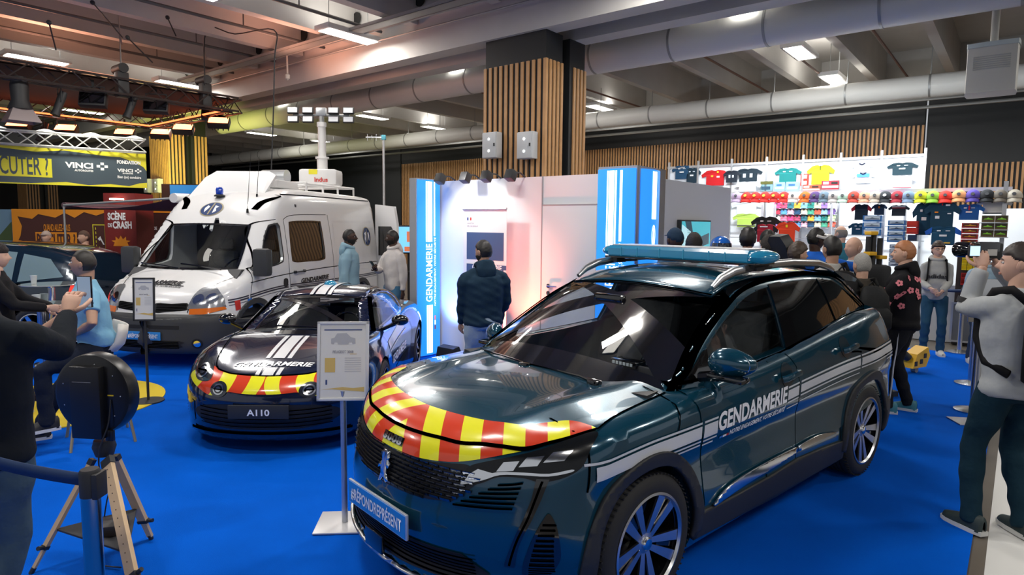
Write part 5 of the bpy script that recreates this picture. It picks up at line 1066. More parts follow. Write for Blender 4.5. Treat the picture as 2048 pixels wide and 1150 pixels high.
# ======================= people =======================
def head_shape(n=56, m=44, sc=1.0):
    """unit head: x across, y forward, z up, centre of skull at origin, height about .236"""
    V = []
    for i in range(m + 1):
        t = math.pi * i / m
        for k in range(n): a = 2 * math.pi * k / n + math.pi / 2; V.append((math.sin(t) * math.cos(a), math.sin(t) * math.sin(a), -math.cos(t)))
    V = np.array(V); u = V.copy()
    x, y, z = V[:, 0] * .076, V[:, 1] * .097, V[:, 2] * .118
    lo = np.clip(-u[:, 2], 0, 1); x = x * (1 - .26 * lo ** 1.6); back = u[:, 1] < 0
    y = np.where(back, y * (1 - .42 * lo ** 1.1), y * (.93 + .06 * lo)); y = y + .010 * lo * np.clip(u[:, 1], 0, 1); z = np.where(z < 0, z * (1 - .04 * np.clip(-u[:, 1], 0, 1)), z)
    f = np.clip(u[:, 1], 0, 1) ** .5; ax = np.abs(x); g = lambda a, c, s: np.exp(-((a - c) / s) ** 2)
    y = y + f * (.024 * g(x, 0, .012) * g(z, -.020, .013) + .015 * g(x, 0, .010) * g(z, .0, .022) - .011 * g(ax, .032, .017) * g(z, .008, .013) + .005 * g(ax, .028, .026) * g(z, .030, .009)
        + .007 * g(x, 0, .024) * g(z, -.056, .010) - .005 * g(x, 0, .022) * g(z, -.0555, .003) - .003 * g(x, 0, .02) * g(z, -.072, .006) + .006 * g(x, 0, .02) * g(z, -.098, .016) + .004 * g(ax, .045, .015) * g(z, -.022, .018))
    P_ = np.stack([x, y, z], 1) * sc; F_ = [(i * n + k, i * n + (k + 1) % n, (i + 1) * n + (k + 1) % n, (i + 1) * n + k) for i in range(m) for k in range(n)]
    return P_, F_, u
HP, HF, HU = head_shape()
HPs, HFs, HUs = head_shape(28, 22)
def shell_part(keep, grow, T, fine=True, rough=.0, seed=0):
    P_, F_, U_ = (HP, HF, HU) if fine else (HPs, HFs, HUs); rr = np.random.RandomState(seed)
    k = keep(P_, U_); g = grow(P_, U_) if callable(grow) else np.full(len(P_), grow)
    nrm = P_ / (np.linalg.norm(P_, axis=1, keepdims=True) + 1e-9); Q = P_ + nrm * (g + rough * rr.randn(len(P_)))[:, None]
    Q = np.where(k[:, None], Q, P_ * .985); fs = [f for f in F_ if any(k[i] for i in f)]
    used = sorted({i for f in fs for i in f}); mp = {j: i for i, j in enumerate(used)}
    b = MB(); b.T = T; b.add([tuple(Q[i]) for i in used], [tuple(mp[i] for i in f) for f in fs]); return b
def loft(b, secs, n=20):     # secs: (x,y,z,rx,ry[,tilt])
    vs = []; fs = []
    for s_ in secs:
        x, y, z, rx, ry = s_[:5]; tl = s_[5] if len(s_) > 5 else 0
        for k in range(n):
            a = 2 * math.pi * k / n; c, s = math.cos(a), math.sin(a); e = .93; cx = math.copysign(abs(c) ** e, c) * rx; sy = math.copysign(abs(s) ** e, s) * ry; vs.append((x + cx, y + sy * math.cos(tl), z + sy * math.sin(tl)))
    m = len(secs)
    for i in range(m - 1):
        for k in range(n): fs.append((i * n + k, i * n + (k + 1) % n, (i + 1) * n + (k + 1) % n, (i + 1) * n + k))
    fs.append(tuple(range(n))[::-1]); fs.append(tuple((m - 1) * n + k for k in range(n))); b.add(vs, fs)
def ik(a, c, l1, l2, pole):
    a, c, pole = Vector(a), Vector(c), Vector(pole); d = c - a; L = min(d.length, (l1 + l2) * .995); dn = d.normalized(); c = a + dn * L
    x = (l1 * l1 - l2 * l2 + L * L) / (2 * L); h = math.sqrt(max(l1 * l1 - x * x, 0)); p = pole - dn * pole.dot(dn); p = p.normalized() if p.length > 1e-6 else Vector((0, 0, -1))
    return a + dn * x + p * h, c
def hand_geo(b, w, d, pn, side, curl=.5, sc=1.0, spread=.12):
    """w wrist, d pointing direction, pn palm normal, thumb on `side` of cross(d,pn)"""
    d = Vector(d).normalized(); pn = Vector(pn); pn = (pn - d * pn.dot(d)).normalized(); s = d.cross(pn) * side
    w = Vector(w)
    # palm
    vs = []; secs = [(0, .026, .017), (.03, .034, .016), (.065, .042, .015), (.092, .041, .012), (.10, .034, .008)]; n = 12
    for l, rx, rz in secs:
        for k in range(n): a = 2 * math.pi * k / n; vs.append(w + d * l * sc + s * rx * math.cos(a) * sc + pn * rz * math.sin(a) * sc)
    fs = [(i * n + k, i * n + (k + 1) % n, (i + 1) * n + (k + 1) % n, (i + 1) * n + k) for i in range(4) for k in range(n)] + [tuple(range(n))[::-1], tuple(4 * n + k for k in range(n))]; b.add(vs, fs)
    for q, (off, ln) in enumerate(((.030, .074), (.010, .084), (-.010, .078), (-.029, .060))):
        p = w + (d * .088 + s * off) * sc; dd = (d + s * off * spread * 10).normalized(); pts = [p]; ang = 0; c = curl[q] if hasattr(curl, '__len__') else curl
        for seg, f in enumerate((.42, .32, .26)): ang += c * (.75 if seg == 0 else 1.0); pts.append(pts[-1] + (dd * math.cos(ang) + pn * math.sin(ang)) * ln * f * sc)
        b.tube(pts, [.0098 * sc, .0092 * sc, .0084 * sc, .0065 * sc], 8)
    p = w + (d * .022 + s * .026) * sc; dd = (d * .62 + s * .7 + pn * .25).normalized(); e = p + dd * .042 * sc; f = e + (d * .85 + s * .25 + pn * .45).normalized() * .034 * sc; b.tube([p, e, f, f + (d * .9 + pn * .4).normalized() * .02 * sc], [.0135 * sc, .0115 * sc, .010 * sc, .007 * sc], 8)
SKIN = dict(light=(.62, .38, .28), tan=(.42, .24, .16), brown=(.16, .08, .05), dark=(.055, .028, .02))
def cloth(name, col, rough=.85, bump=.5): return mat(name, col, rough=rough, bump=(9, bump), spec=.2)
def skinm(k): return mat('skin ' + k, SKIN[k], rough=.5, spec=.35)
def person(label, px, Y, ytop, face, skin='light', top=(.1, .1, .1), topn='hoodie', short=False, hood=False, fat=1.0, legc=(.02, .03, .06), legn='trousers', shoec=(.6, .6, .6), hairc=(.01, .008, .007), hair='short', beard=None,
           lh=(-.26, .06, .80), rh=(.26, .06, .80), lp=(-.5, -1, 0), rp=(.5, -1, 0), lean=(0, 0), headt=(0, 0, 0), feet=((-.11, .03), (.11, -.02)), lc=.5, rc=.5, lhd=None, rhd=None, lpn=None, rpn=None, fine=False, loc=None, H=None, hips=None, knees=None, group=None, pack=None, glasses=False, extra=None, open_hood=False, belt=None):
    if loc is None: q = at(px, 448, Y); loc = (q.x, q.y, 0)
    if H is None: H = CAM_H - (ytop - 448 - .01 * (px - 1024)) * Y / FPX
    s = H / 1.75; t = thing('person', label, 'person', loc, R_(face), group, scale=s)
    lx, ly = lean; f = fat; hz = .93 if hips is None else hips[1]; hy = 0 if hips is None else hips[0]
    dz = hz - .93
    ch = Vector((lx * .6, hy + ly * .6, 1.26 + dz)); nk = Vector((lx, hy + ly, 1.49 + dz)); hd = Vector((lx * 1.05, hy + ly * 1.1 + .012, 1.632 + dz))
    SL = Vector((lx - .168 * f, hy + ly - .01, 1.392 + dz)); SR = Vector((lx + .168 * f, hy + ly - .01, 1.392 + dz))
    def V3(p): return Vector(p)
    eL, wL = ik(SL, V3(lh), .285, .26, lp); eR, wR = ik(SR, V3(rh), .285, .26, rp)
    vx = .011 if fine else .017; lo = 16 if fine else 12
    SM = skinm(skin)
    # body: neck, inner trunk, arms, hands and head in one mesh
    b = MB(); loft(b, [(0, hy, hz - .06, .11, .075), (lx * .5, hy + ly * .5, 1.1 + dz, .10, .07), (ch.x, ch.y, ch.z, .13 * f, .085), (nk.x, nk.y, nk.z - .08, .14, .065), (nk.x, nk.y, nk.z - .03, .07, .06), (nk.x, nk.y + .002, nk.z + .01, .056, .058), (hd.x, hd.y - .02, hd.z - .07, .053, .058), (hd.x, hd.y - .015, hd.z - .03, .05, .06)], 16)
    for S_, e, w in ((SL, eL, wL), (SR, eR, wR)): b.tube([S_, S_.lerp(e, .5), e, e.lerp(w, .35), w, w + (w - e).normalized() * .02], [.048, .046, .038, .041, .027, .026], 12)
    me = baked(b.mesh(), [('REMESH', dict(mode='VOXEL', voxel_size=vx, use_smooth_shade=True)), ('SMOOTH', dict(factor=.5, iterations=3))])
    HT = Matrix.Translation(hd) @ Euler((R_(headt[0]), R_(headt[1]), R_(headt[2]))).to_matrix().to_4x4()
    b = MB(); co = [tuple(v.co) for v in me.vertices]; b.add(co, [tuple(p.vertices) for p in me.polygons]); bpy.data.meshes.remove(me)
    b.T = HT; P_, F_, U_ = (HP, HF, HU) if fine else (HPs, HFs, HUs); b.add([tuple(p) for p in P_], F_)
    for sx_ in (-1, 1):
        b.T = HT @ Matrix.Translation((sx_ * .076, -.012, -.008)) @ Euler((0, sx_ * .15, -sx_ * .4)).to_matrix().to_4x4(); b.ell((0, 0, 0), (.009, .019, .032), 12, 8); b.ell((sx_ * .006, -.004, .003), (.006, .016, .027), 10, 6)
    b.T = Matrix.Identity(4)
    dL = Vector(lhd) if lhd else (wL - eL); dR = Vector(rhd) if rhd else (wR - eR)
    hand_geo(b, wL, dL, lpn or (.9, .3, 0), 1 if not lpn or True else 1, lc); hand_geo(b, wR, dR, rpn or (-.9, .3, 0), -1, rc)
    body = b.build('body', SM, t, fix=True, angle=None)
    # face
    if fine:
        for sx_ in (-1, 1):
            e = MB(); e.T = HT; e.ell((sx_ * .032, .0735, .008), (.0125, .010, .0085), 12, 8); eo = e.build('eye', mat('eye white', (.6, .58, .55), rough=.2), body); e = MB(); e.T = HT; e.ell((sx_ * .032, .0825, .008), (.0055, .003, .0055), 10, 6); e.build('iris', mat('iris', (.03, .015, .01), rough=.1), eo)
            e = MB(); e.T = HT; e.tube([(sx_ * .014, .087, .026), (sx_ * .032, .086, .031), (sx_ * .050, .074, .026)], [.0035, .004, .002], 6); e.build('eyebrow', mat('hair %s' % (hairc,), hairc), body)
        e = MB(); e.T = HT; e.tube([(-.022, .084, -.057), (-.008, .0945, -.054), (0, .0955, -.0555), (.008, .0945, -.054), (.022, .084, -.057)], [.002, .005, .004, .005, .002], 6); e.tube([(-.018, .086, -.061), (0, .094, -.063), (.018, .086, -.061)], [.002, .005, .002], 6); e.build('lips', mat('lips ' + skin, tuple(c * q for c, q in zip(SKIN[skin], (.85, .6, .6))), rough=.45), body)
    HM = mat('hair %s' % (hairc,), hairc, rough=.75, bump=(120, .6))
    if hair == 'short': shell_part(lambda p, u: (p[:, 2] > .052 - .75 * np.clip(-p[:, 1] + .035, 0, .09)) | ((p[:, 1] < -.03) & (p[:, 2] > -.05)), lambda p, u: .008 + .006 * np.clip(p[:, 2] / .1, 0, 1), HT, fine, .0014, 3).build('hair', HM, t, angle=None)
    elif hair == 'crop': shell_part(lambda p, u: (p[:, 2] > .058 - .85 * np.clip(-p[:, 1] + .03, 0, .09)) | ((p[:, 1] < -.03) & (p[:, 2] > -.05)), .0035, HT, fine, .0004, 3).build('hair', HM, t, angle=None)
    elif hair == 'full': shell_part(lambda p, u: (p[:, 2] > .045 - .9 * np.clip(-p[:, 1] + .04, 0, .1)) | ((p[:, 1] < -.02) & (p[:, 2] > -.07)), lambda p, u: .014 + .012 * np.clip(p[:, 2] / .1, 0, 1), HT, fine, .003, 4).build('hair', HM, t, angle=None)
    elif hair == 'fringe': shell_part(lambda p, u: (p[:, 2] > -.02), lambda p, u: np.where(p[:, 2] > .05, -.002, .004), HT, fine, .001, 4).build('hair', HM, t, angle=None) if False else shell_part(lambda p, u: (p[:, 1] < .02) & (p[:, 2] < .055) & (p[:, 2] > -.06), .006, HT, fine, .001, 4).build('hair', HM, t, angle=None)
    elif hair in ('cap', 'bonnet'):
        cm = cloth('cap %s' % (hairc,), hairc); hc = shell_part(lambda p, u: p[:, 2] > (.040 if hair == 'cap' else .02) - .35 * np.clip(-p[:, 1] + .02, 0, .12), .012, HT, fine, 0).build('cap', cm, t, angle=None)
        if hair == 'cap': e = MB(); e.T = HT; e.prism([(-.065, .06), (-.055, .12), (-.02, .155), (.02, .155), (.055, .12), (.065, .06)], .045, .052); e.build('cap_brim', cm, hc)
    if beard: shell_part(lambda p, u: (p[:, 2] < -.028 - .10 * np.clip(.045 - np.abs(p[:, 0]), 0, .05) * (p[:, 1] > .05)) & (p[:, 1] > -.02) & (p[:, 2] > -.125) & ~((np.abs(p[:, 0]) < .026) & (p[:, 2] > -.066) & (p[:, 2] < -.045)), .005, HT, fine, .0006, 9).build('beard', mat('hair %s' % (beard,), beard, rough=.8), t, angle=None)
    if glasses:
        e = MB(); e.T = HT
        for sx_ in (-1, 1): e.tube([(sx_ * .034 + .021 * math.cos(a), .096 - .004 * abs(math.cos(a)), .008 + .016 * math.sin(a)) for a in [k * math.pi / 8 for k in range(17)]], .0018, 5); e.tube([(sx_ * .054, .09, .014), (sx_ * .078, .0, .012)], .002, 5)
        e.tube([(-.013, .098, .012), (.013, .098, .012)], .002, 5); e.build('glasses', GLOSSB, t)
    # upper garment
    TM = top if not isinstance(top, tuple) else cloth('cloth %s' % (top,), top); b = MB(); hem = .86 + dz if topn != 'polo' else .93 + dz
    loft(b, [(0, hy - .005, hem, .168 * f, .125 * f), (0, hy - .002, hem + .04, .172 * f, .13 * f), (lx * .3, hy + ly * .3, 1.06 + dz, .165 * f, .125 * f), (lx * .6, hy + ly * .6, 1.2 + dz, .178 * f, .132 * f), (lx * .8, hy + ly * .8, 1.32 + dz, .180 * f, .126 * f), (lx, hy + ly, 1.385 + dz, .155 * f, .112 * f), (lx, hy + ly, 1.43 + dz, .115, .095), (nk.x, nk.y, nk.z - .025, .09, .08), (nk.x, nk.y, nk.z + .01, .074, .07)], 24)
    for S_, e, w in ((SL, eL, wL), (SR, eR, wR)):
        if short: m_ = S_.lerp(e, .62); b.tube([S_.lerp(nk, .55) + Vector((0, 0, -.045)), S_.lerp(nk, .2) + Vector((0, 0, -.022)), S_ + (m_ - S_) * .1, S_.lerp(m_, .6), m_], [.055, .062, .066 * f, .064, .062], 14)
        else: b.tube([S_.lerp(nk, .6) + Vector((0, 0, -.03)), S_.lerp(nk, .3) + Vector((0, 0, -.024)), S_ + (e - S_) * .07, S_.lerp(e, .3), S_.lerp(e, .75), e, e.lerp(w, .3), e.lerp(w, .7), e.lerp(w, .9), w], [.055, .058, .062, .066 * f, .061, .060, .058, .050, .046, .040], 14)
    me = baked(b.mesh(), [('REMESH', dict(mode='VOXEL', voxel_size=vx * 1.1, use_smooth_shade=True)), ('SMOOTH', dict(factor=.5, iterations=4))])
    rr = np.random.RandomState(int(abs(px) + Y * 10)); co = np.zeros(len(me.vertices) * 3); me.vertices.foreach_get('co', co); co = co.reshape(-1, 3)
    # folds: shallow directional waves
    no = np.zeros(len(me.vertices) * 3); me.vertices.foreach_get('normal', no); no = no.reshape(-1, 3); w_ = 0
    for q in range(6): k_ = rr.randn(3) * [14, 14, 30]; w_ = w_ + np.sin(co @ k_ + rr.rand() * 6) * .0016
    w_ = w_ * (1 + 2.0 * np.exp(-((co[:, 2] - hem - .06) / .07) ** 2)); co = co + no * w_[:, None]; me.vertices.foreach_set('co', co.ravel())
    g = link(topn, me, TM, t, angle=None)
    if hood:
        b = MB()
        if not open_hood: loft(b, [(nk.x, nk.y - .085, nk.z - .16, .05, .02), (nk.x, nk.y - .095, nk.z - .10, .10, .045), (nk.x, nk.y - .085, nk.z - .03, .115, .055), (nk.x, nk.y - .06, nk.z + .03, .095, .06), (nk.x, nk.y - .05, nk.z + .05, .07, .04)], 18); b.tube([(nk.x + .085 * math.cos(a), nk.y + .075 * math.sin(a) - .01, nk.z + .015 - .03 * math.sin(a)) for a in [k * math.pi / 10 for k in range(21)]], .03, 10)
        me = baked(b.mesh(), [('REMESH', dict(mode='VOXEL', voxel_size=.012)), ('SMOOTH', dict(factor=.6, iterations=5))]); link('hood', me, TM, g, angle=None)
    # legs
    LM = cloth('cloth %s' % (legc,), legc, bump=.8); b = MB(); hL, hR = Vector((-.088, hy, hz - .02)), Vector((.088, hy, hz - .02))
    loft(b, [(0, hy, hz - .1, .14 * f, .105 * f), (0, hy - .01, hz - .02, .158 * f, .122 * f), (0, hy - .005, hz + .07, .150 * f, .11 * f), (0, hy, hz + .13, .14 * f, .10 * f)], 20)
    SH = mat('shoe %s' % (shoec,), shoec, rough=.6); SO = mat('shoe sole', (.6, .6, .58), rough=.6)
    for i, h_ in enumerate((hL, hR)):
        fz = feet[i][2] if len(feet[i]) > 2 else .09; an = Vector((feet[i][0], feet[i][1], fz))
        kn, an = ik(h_, an, .423, .418, (feet[i][0] * .5, 1, .1) if knees is None else knees[i]); b.tube([h_, h_.lerp(kn, .35), h_.lerp(kn, .8), kn, kn.lerp(an, .35), kn.lerp(an, .8), an + Vector((0, 0, -.035))], [.098 * f, .092 * f, .072, .068, .066, .058, .058], 14)
        sb = MB(); fd = math.radians(-8 if i else 8); sb.T = Matrix.Translation((an.x, an.y + .0, an.z - .09)) @ Matrix.Rotation(fd, 4, 'Z')
        rows = []
        for (yy, w2, h2) in ((-.085, .012, .07), (-.075, .036, .095), (-.03, .040, .10), (.03, .042, .088), (.08, .048, .062), (.13, .048, .046), (.165, .036, .036), (.18, .010, .028)): rows.append([(w2 * math.cos(a), yy, .018 + h2 * max(math.sin(a), 0) ** .8) for a in [k * math.pi / 10 for k in range(11)]])
        sb.grid(rows); sh = sb.build('shoe', SH, t, angle=None); sb2 = MB(); sb2.T = sb.T; sb2.prism([(-.03, -.09), (.03, -.09), (.043, -.03), (.05, .08), (.048, .14), (.03, .18), (0, .188), (-.03, .18), (-.048, .14), (-.05, .08), (-.043, -.03)], 0, .026); sb2.build('sole', SO, sh)
    me = baked(b.mesh(), [('REMESH', dict(mode='VOXEL', voxel_size=vx * 1.2, use_smooth_shade=True)), ('SMOOTH', dict(factor=.5, iterations=3))])
    co = np.zeros(len(me.vertices) * 3); me.vertices.foreach_get('co', co); co = co.reshape(-1, 3); no = np.zeros(len(me.vertices) * 3); me.vertices.foreach_get('normal', no); no = no.reshape(-1, 3); w_ = 0
    for q in range(5): k_ = rr.randn(3) * [16, 16, 34]; w_ = w_ + np.sin(co @ k_ + rr.rand() * 6) * .0022
    co = co + no * (w_ * np.clip((hz - .05 - co[:, 2]) * 4, 0, 1))[:, None]; me.vertices.foreach_set('co', co.ravel()); link(legn, me, LM, t, angle=None)
    if belt: b = MB(); loft(b, [(0, hy - .005, hz + .02, .165 * f, .127 * f), (0, hy - .005, hz + .065, .164 * f, .126 * f)], 24); b.build('belt', cloth('belt', (.01, .01, .012)), t)
    info = dict(t=t, s=s, nk=nk, hd=hd, HT=HT, wL=wL, wR=wR, eL=eL, eR=eR, SL=SL, SR=SR, ch=ch, top=g, f=f)
    if pack: backpack(info, pack)
    return info
def backpack(i, col, name='backpack'):
    t, ch, nk, f = i['t'], i['ch'], i['nk'], i['f']; m = cloth('pack %s' % (col,), col, rough=.7)
    bp = thing('backpack', pack_label(i), 'backpack'); bp.parent = None
    M_ = Matrix.Translation(t.location) @ Matrix.Rotation(t.rotation_euler.z, 4, 'Z') @ Matrix.Scale(i['s'], 4); bp.matrix_world = M_
    b = MB(); loft(b, [(ch.x, ch.y - .20 * f, ch.z - .30, .10, .05), (ch.x, ch.y - .215 * f, ch.z - .27, .15, .085), (ch.x, ch.y - .22 * f, ch.z - .1, .155, .095), (ch.x, ch.y - .205 * f, ch.z + .08, .14, .08), (nk.x, nk.y - .165 * f, nk.z - .07, .10, .05), (nk.x, nk.y - .16 * f, nk.z - .05, .05, .02)], 22); b.build('pack_body', m, bp, angle=None)
    b = MB(); loft(b, [(ch.x, ch.y - .30 * f, ch.z - .25, .09, .02), (ch.x, ch.y - .315 * f, ch.z - .22, .11, .035), (ch.x, ch.y - .315 * f, ch.z - .08, .11, .035), (ch.x, ch.y - .29 * f, ch.z - .03, .08, .02)], 18); b.build('front_pocket', m, bp, angle=None)
    for sx_ in (-1, 1):
        b = MB(); x = nk.x + sx_ * .105; b.tube([(x * .8, nk.y - .13 * f, nk.z - .06), (x, nk.y - .06, nk.z + .0), (x + sx_ * .01, nk.y + .05, nk.z - .02), (x + sx_ * .02, nk.y + .135 * f, ch.z + .06), (x + sx_ * .025, ch.y + .13 * f, ch.z - .08), (x + sx_ * .06, ch.y + .03, ch.z - .2), (x + sx_ * .04, ch.y - .12, ch.z - .25)], .026, 8, flat=(.45, 1)); b.build('shoulder_strap', m, bp, angle=None)
    b = MB(); b.tube([(nk.x - .03, nk.y - .15 * f, nk.z - .05), (nk.x, nk.y - .16 * f, nk.z - .01), (nk.x + .03, nk.y - .15 * f, nk.z - .05)], .008, 6); b.build('carry_loop', m, bp)
    i['pack'] = bp; return bp
def pack_label(i): return i.get('plabel') or PACKL.pop(0)
PACKL = ['black backpack on the pale grey sweater of the young man', 'black backpack on the brown jacket of the grey haired man', 'black backpack on the grey zipped hoodie of the man in glasses', 'black backpack strap over the light blue hoodie behind the camera', 'black backpack worn by the photographer at the right edge']
W_ = lambda d: d
# order of backpacks below must follow PACKL
# --- group beside the van and booth
p = person('person in a light blue hoodie standing beside the van, facing right', 697, 9.5, 458, -78, 'dark', (.24, .38, .46), hood=True, fat=1.15, legc=(.03, .04, .06), hair='crop', glasses=True, lh=(-.24, .12, .78), rh=(.28, -.05, .78), fine=True, beard=(.008, .006, .005))
p = person('bearded person in an off-white hoodie and blue jeans looking at a phone', 786, 9.7, 460, 135, 'dark', (.62, .58, .56), hood=True, legc=(.07, .19, .32), legn='jeans', hair='crop', beard=(.008, .006, .005), rh=(.03, .28, 1.17), lh=(-.27, .02, .80), rp=(.8, -.4, -.6), rc=.9, rhd=(-.3, .5, .5), headt=(-6, 0, -40), fine=True)
hh = Matrix.Translation(p['t'].location) @ Matrix.Rotation(p['t'].rotation_euler.z, 4, 'Z') @ Matrix.Scale(p['s'], 4)
def held(name, label, cat, i, loc, rot, boxes):
    M_ = Matrix.Translation(i['t'].location) @ Matrix.Rotation(i['t'].rotation_euler.z, 4, 'Z') @ Matrix.Scale(i['s'], 4) @ Matrix.Translation(loc) @ Euler([R_(a) for a in rot]).to_matrix().to_4x4()
    t = thing(name, label, cat); t.matrix_world = M_
    for nm, a, b_, bev, m in boxes: q = MB(); q.box(a, b_, bev); q.build(nm, m, t)
    return t
SCR = mat('phone screen', (.05, .06, .08), rough=.1, emit=(.3, .4, .55), es=.5)
held('phone', 'dark smartphone held by the person in the off-white hoodie', 'phone', p, (p['wR'].x - .03, p['wR'].y + .07, p['wR'].z + .07), (55, 0, 0), [('phone_body', (-.036, -.075, -.004), (.036, .075, .004), .003, GLOSSB), ('phone_display', (-.032, -.07, .004), (.032, .07, .0048), 0, SCR)])
person('bearded person in a navy hoodie and faded jeans with back turned, at the poster', 968, 6.55, 482, 22, 'tan', (.010, .030, .055), hood=True, fat=1.22, legc=(.30, .38, .46), legn='jeans', hair='short', beard=(.01, .008, .006), lh=(-.20, .16, .86), rh=(.24, .16, .90), headt=(-6, 0, 25), fine=True)
# --- crowd behind the SUV
person('person in a navy cap seen from behind, watching the wall screen', 1352, 6.7, 457, 12, 'dark', (.02, .06, .12), hair='cap', hairc=(.012, .03, .06), headt=(0, 0, -150 * 0))
person('young dark haired person in a dark top beside the navy cap', 1389, 7.2, 469, -30, 'tan', (.02, .03, .05), hair='full', hairc=(.015, .010, .008))
person('tall black haired person in a black jacket looking away to the right', 1497, 7.5, 458, -25, 'tan', (.008, .008, .010), topn='jacket', hair='full')
person('dark haired person half hidden behind the quilted black jacket', 1536, 8.2, 463, 175, 'tan', (.03, .03, .04), hair='full')
person('person with hood down in a quilted black jacket, back turned', 1541, 7.1, 473, 0, 'light', (.006, .006, .008), topn='puffer_jacket', hood=True, fat=1.15, hair='full', hairc=(.02, .014, .01))
person('young person in profile with short brown hair and black jacket, facing right', 1597, 6.7, 487, -82, 'light', (.007, .007, .009), topn='jacket', hood=True, hair='full', hairc=(.05, .032, .02), fine=True)
person('person in a pale grey sweater with black backpack, back turned', 1668, 6.3, 474, 8, 'tan', (.36, .35, .33), hair='short', pack=(.008, .008, .009), topn='sweater', hood=False)
person('balding person in a teal T-shirt standing by the shop racks', 1684, 10.5, 452, 20, 'light', (.03, .16, .22), topn='t_shirt', short=True, hair='fringe', hairc=(.2, .18, .16))
person('bald person with light shirt and black vest leaning over the exoskeleton', 1712, 7.2, 474, 100, 'light', (.42, .52, .58), topn='shirt', hair='none', fat=1.1)
person('grey haired person in a brown jacket with black backpack, back turned', 1730, 6.15, 508, 4, 'light', (.045, .038, .030), topn='jacket', hair='short', hairc=(.33, .32, .30), fat=1.1, pack=(.010, .011, .012))
p = person('red haired person in a black hoodie with pink blossom print, hands raised', 1815, 6.45, 483, 55, 'light', (.007, .007, .009), hood=True, fat=1.22, legc=(.008, .009, .012), legn='track_trousers', hair='short', hairc=(.40, .16, .065), lh=(-.22, .38, 1.12), rh=(.10, .42, 1.14), shoec=(.03, .17, .22), feet=((-.10, .06), (.13, -.10)), fine=True)
# pink blossoms on the sleeve and back, trouser stripe
BL = mat('blossom pink', (.75, .22, .26), rough=.7)
g = p['top']; bvs = g.data
rr = random.Random(5)
_rm = Matrix.Rotation(R_(55), 3, 'Z'); cand = [v for v in bvs.vertices if 1.10 < v.co.z < 1.43 and (_rm @ v.normal).y < -.35 and (_rm @ v.co).x < .12]
for k in range(22):
    v = cand[int(rr.random() * len(cand))]
    n_ = v.normal.copy(); u, w = frame_of(n_); b = MB(); c0 = v.co + n_ * .006
    for q in range(5): a = 2 * math.pi * q / 5; c = c0 + (u * math.cos(a) + w * math.sin(a)) * .020; b.add([c + (u * math.cos(t_) + w * math.sin(t_)) * .014 for t_ in [2 * math.pi * j / 8 for j in range(8)]], [tuple(range(8))])
    b.build('blossom_print', BL, g, fix=False)
b = MB(); b.tube([(-.185, .0, .90), (-.175, .01, .7), (-.165, .03, .5), (-.165, .035, .3), (-.16, .05, .1)], .022, 6, flat=(.35, 1)); b.build('side_stripe', mat('stripe grey', (.5, .52, .55), rough=.7), p['t'])
p = person('young person in glasses and a lettered grey hoodie with backpack straps', 1880, 9.5, 484, 152, 'light', (.36, .36, .35), hood=True, legc=(.02, .07, .12), legn='jeans', hair='full', hairc=(.045, .028, .018), shoec=(.62, .62, .6), glasses=True, lh=(-.06, .30, 1.02), rh=(.10, .30, 1.05), pack=(.008, .008, .010), fine=True, fat=.95, headt=(0, 0, 12))
me = text_mesh('adidas', .085, bold=.003, width=.27); [setattr(v, 'co', Vector((-v.co.x + .135, .14 * .95 - .06 * abs(v.co.x - .135) + .004, 1.20 + v.co.y))) for v in me.vertices]; link('hoodie_lettering', me, mat('black print', (.01, .01, .015)), p['top'], smooth=False)
person('person in a light blue hoodie standing behind the raised camera', 1978, 8.9, 496, 165, 'light', (.28, .40, .50), hood=True, legc=(.03, .05, .08), shoec=(.62, .62, .6), hair='full', hairc=(.03, .02, .015), pack=(.01, .01, .012))
# --- photographer
ph = person('photographer in a grey sweatshirt and dark jeans raising a camera at the right edge', 2034, 3.80, 470, 6, 'light', (.40, .42, .43), topn='sweatshirt', fat=1.05, legc=(.006, .028, .045), legn='jeans', shoec=(.02, .035, .035), hair='short', hairc=(.03, .022, .018), lh=(-.05, .22, 1.59), rh=(.10, .28, 1.62), lp=(-.3, -.1, -1), rp=(.9, .2, -.8), lhd=(.1, .3, 1), rhd=(-.1, .4, 1), lpn=(.5, .8, .1), rpn=(-.6, .7, 0), lc=.7, rc=.8, feet=((-.14, .06), (.12, -.03)), pack=(.006, .006, .007), fine=True, loc=(3.07, 3.82, 0), H=1.81, headt=(0, 0, 38))
cm = held('camera', 'black video camera with small lit display raised by the photographer', 'camera', ph, (.03, .29, 1.70), (0, 0, 4), [('camera_body', (-.08, -.03, -.05), (.08, .045, .055), .012, GLOSSB), ('grip', (.06, -.03, -.06), (.10, .06, .05), .015, BLKP), ('flip_display', (-.165, -.045, -.035), (-.085, -.032, .035), .003, BLKP), ('display_picture', (-.160, -.047, -.030), (-.09, -.0455, .030), 0, mat('camera display', (.3, .5, .7), emit=(.45, .65, .9), es=1.2)), ('label_plate', (-.02, -.033, -.03), (.05, -.0305, .01), 0, mat('label pale', (.5, .5, .48)))])
b = MB(); b.lathe([(.04, .04), (.042, .10), (.05, .11), (.05, .20), (.036, .20)], 24, 'y', (0, 0, 0)); b.build('lens', GLOSSB, cm)
# cuff band lettering on the sleeve
e_, w_ = ph['eL'], ph['wL']; d_ = (w_ - e_); b = MB(); b.tube([e_ + d_ * .12, e_ + d_ * .26], .0625, 18, cap=False); b.build('sleeve_band', mat('band black', (.01, .01, .012)), ph['top'])
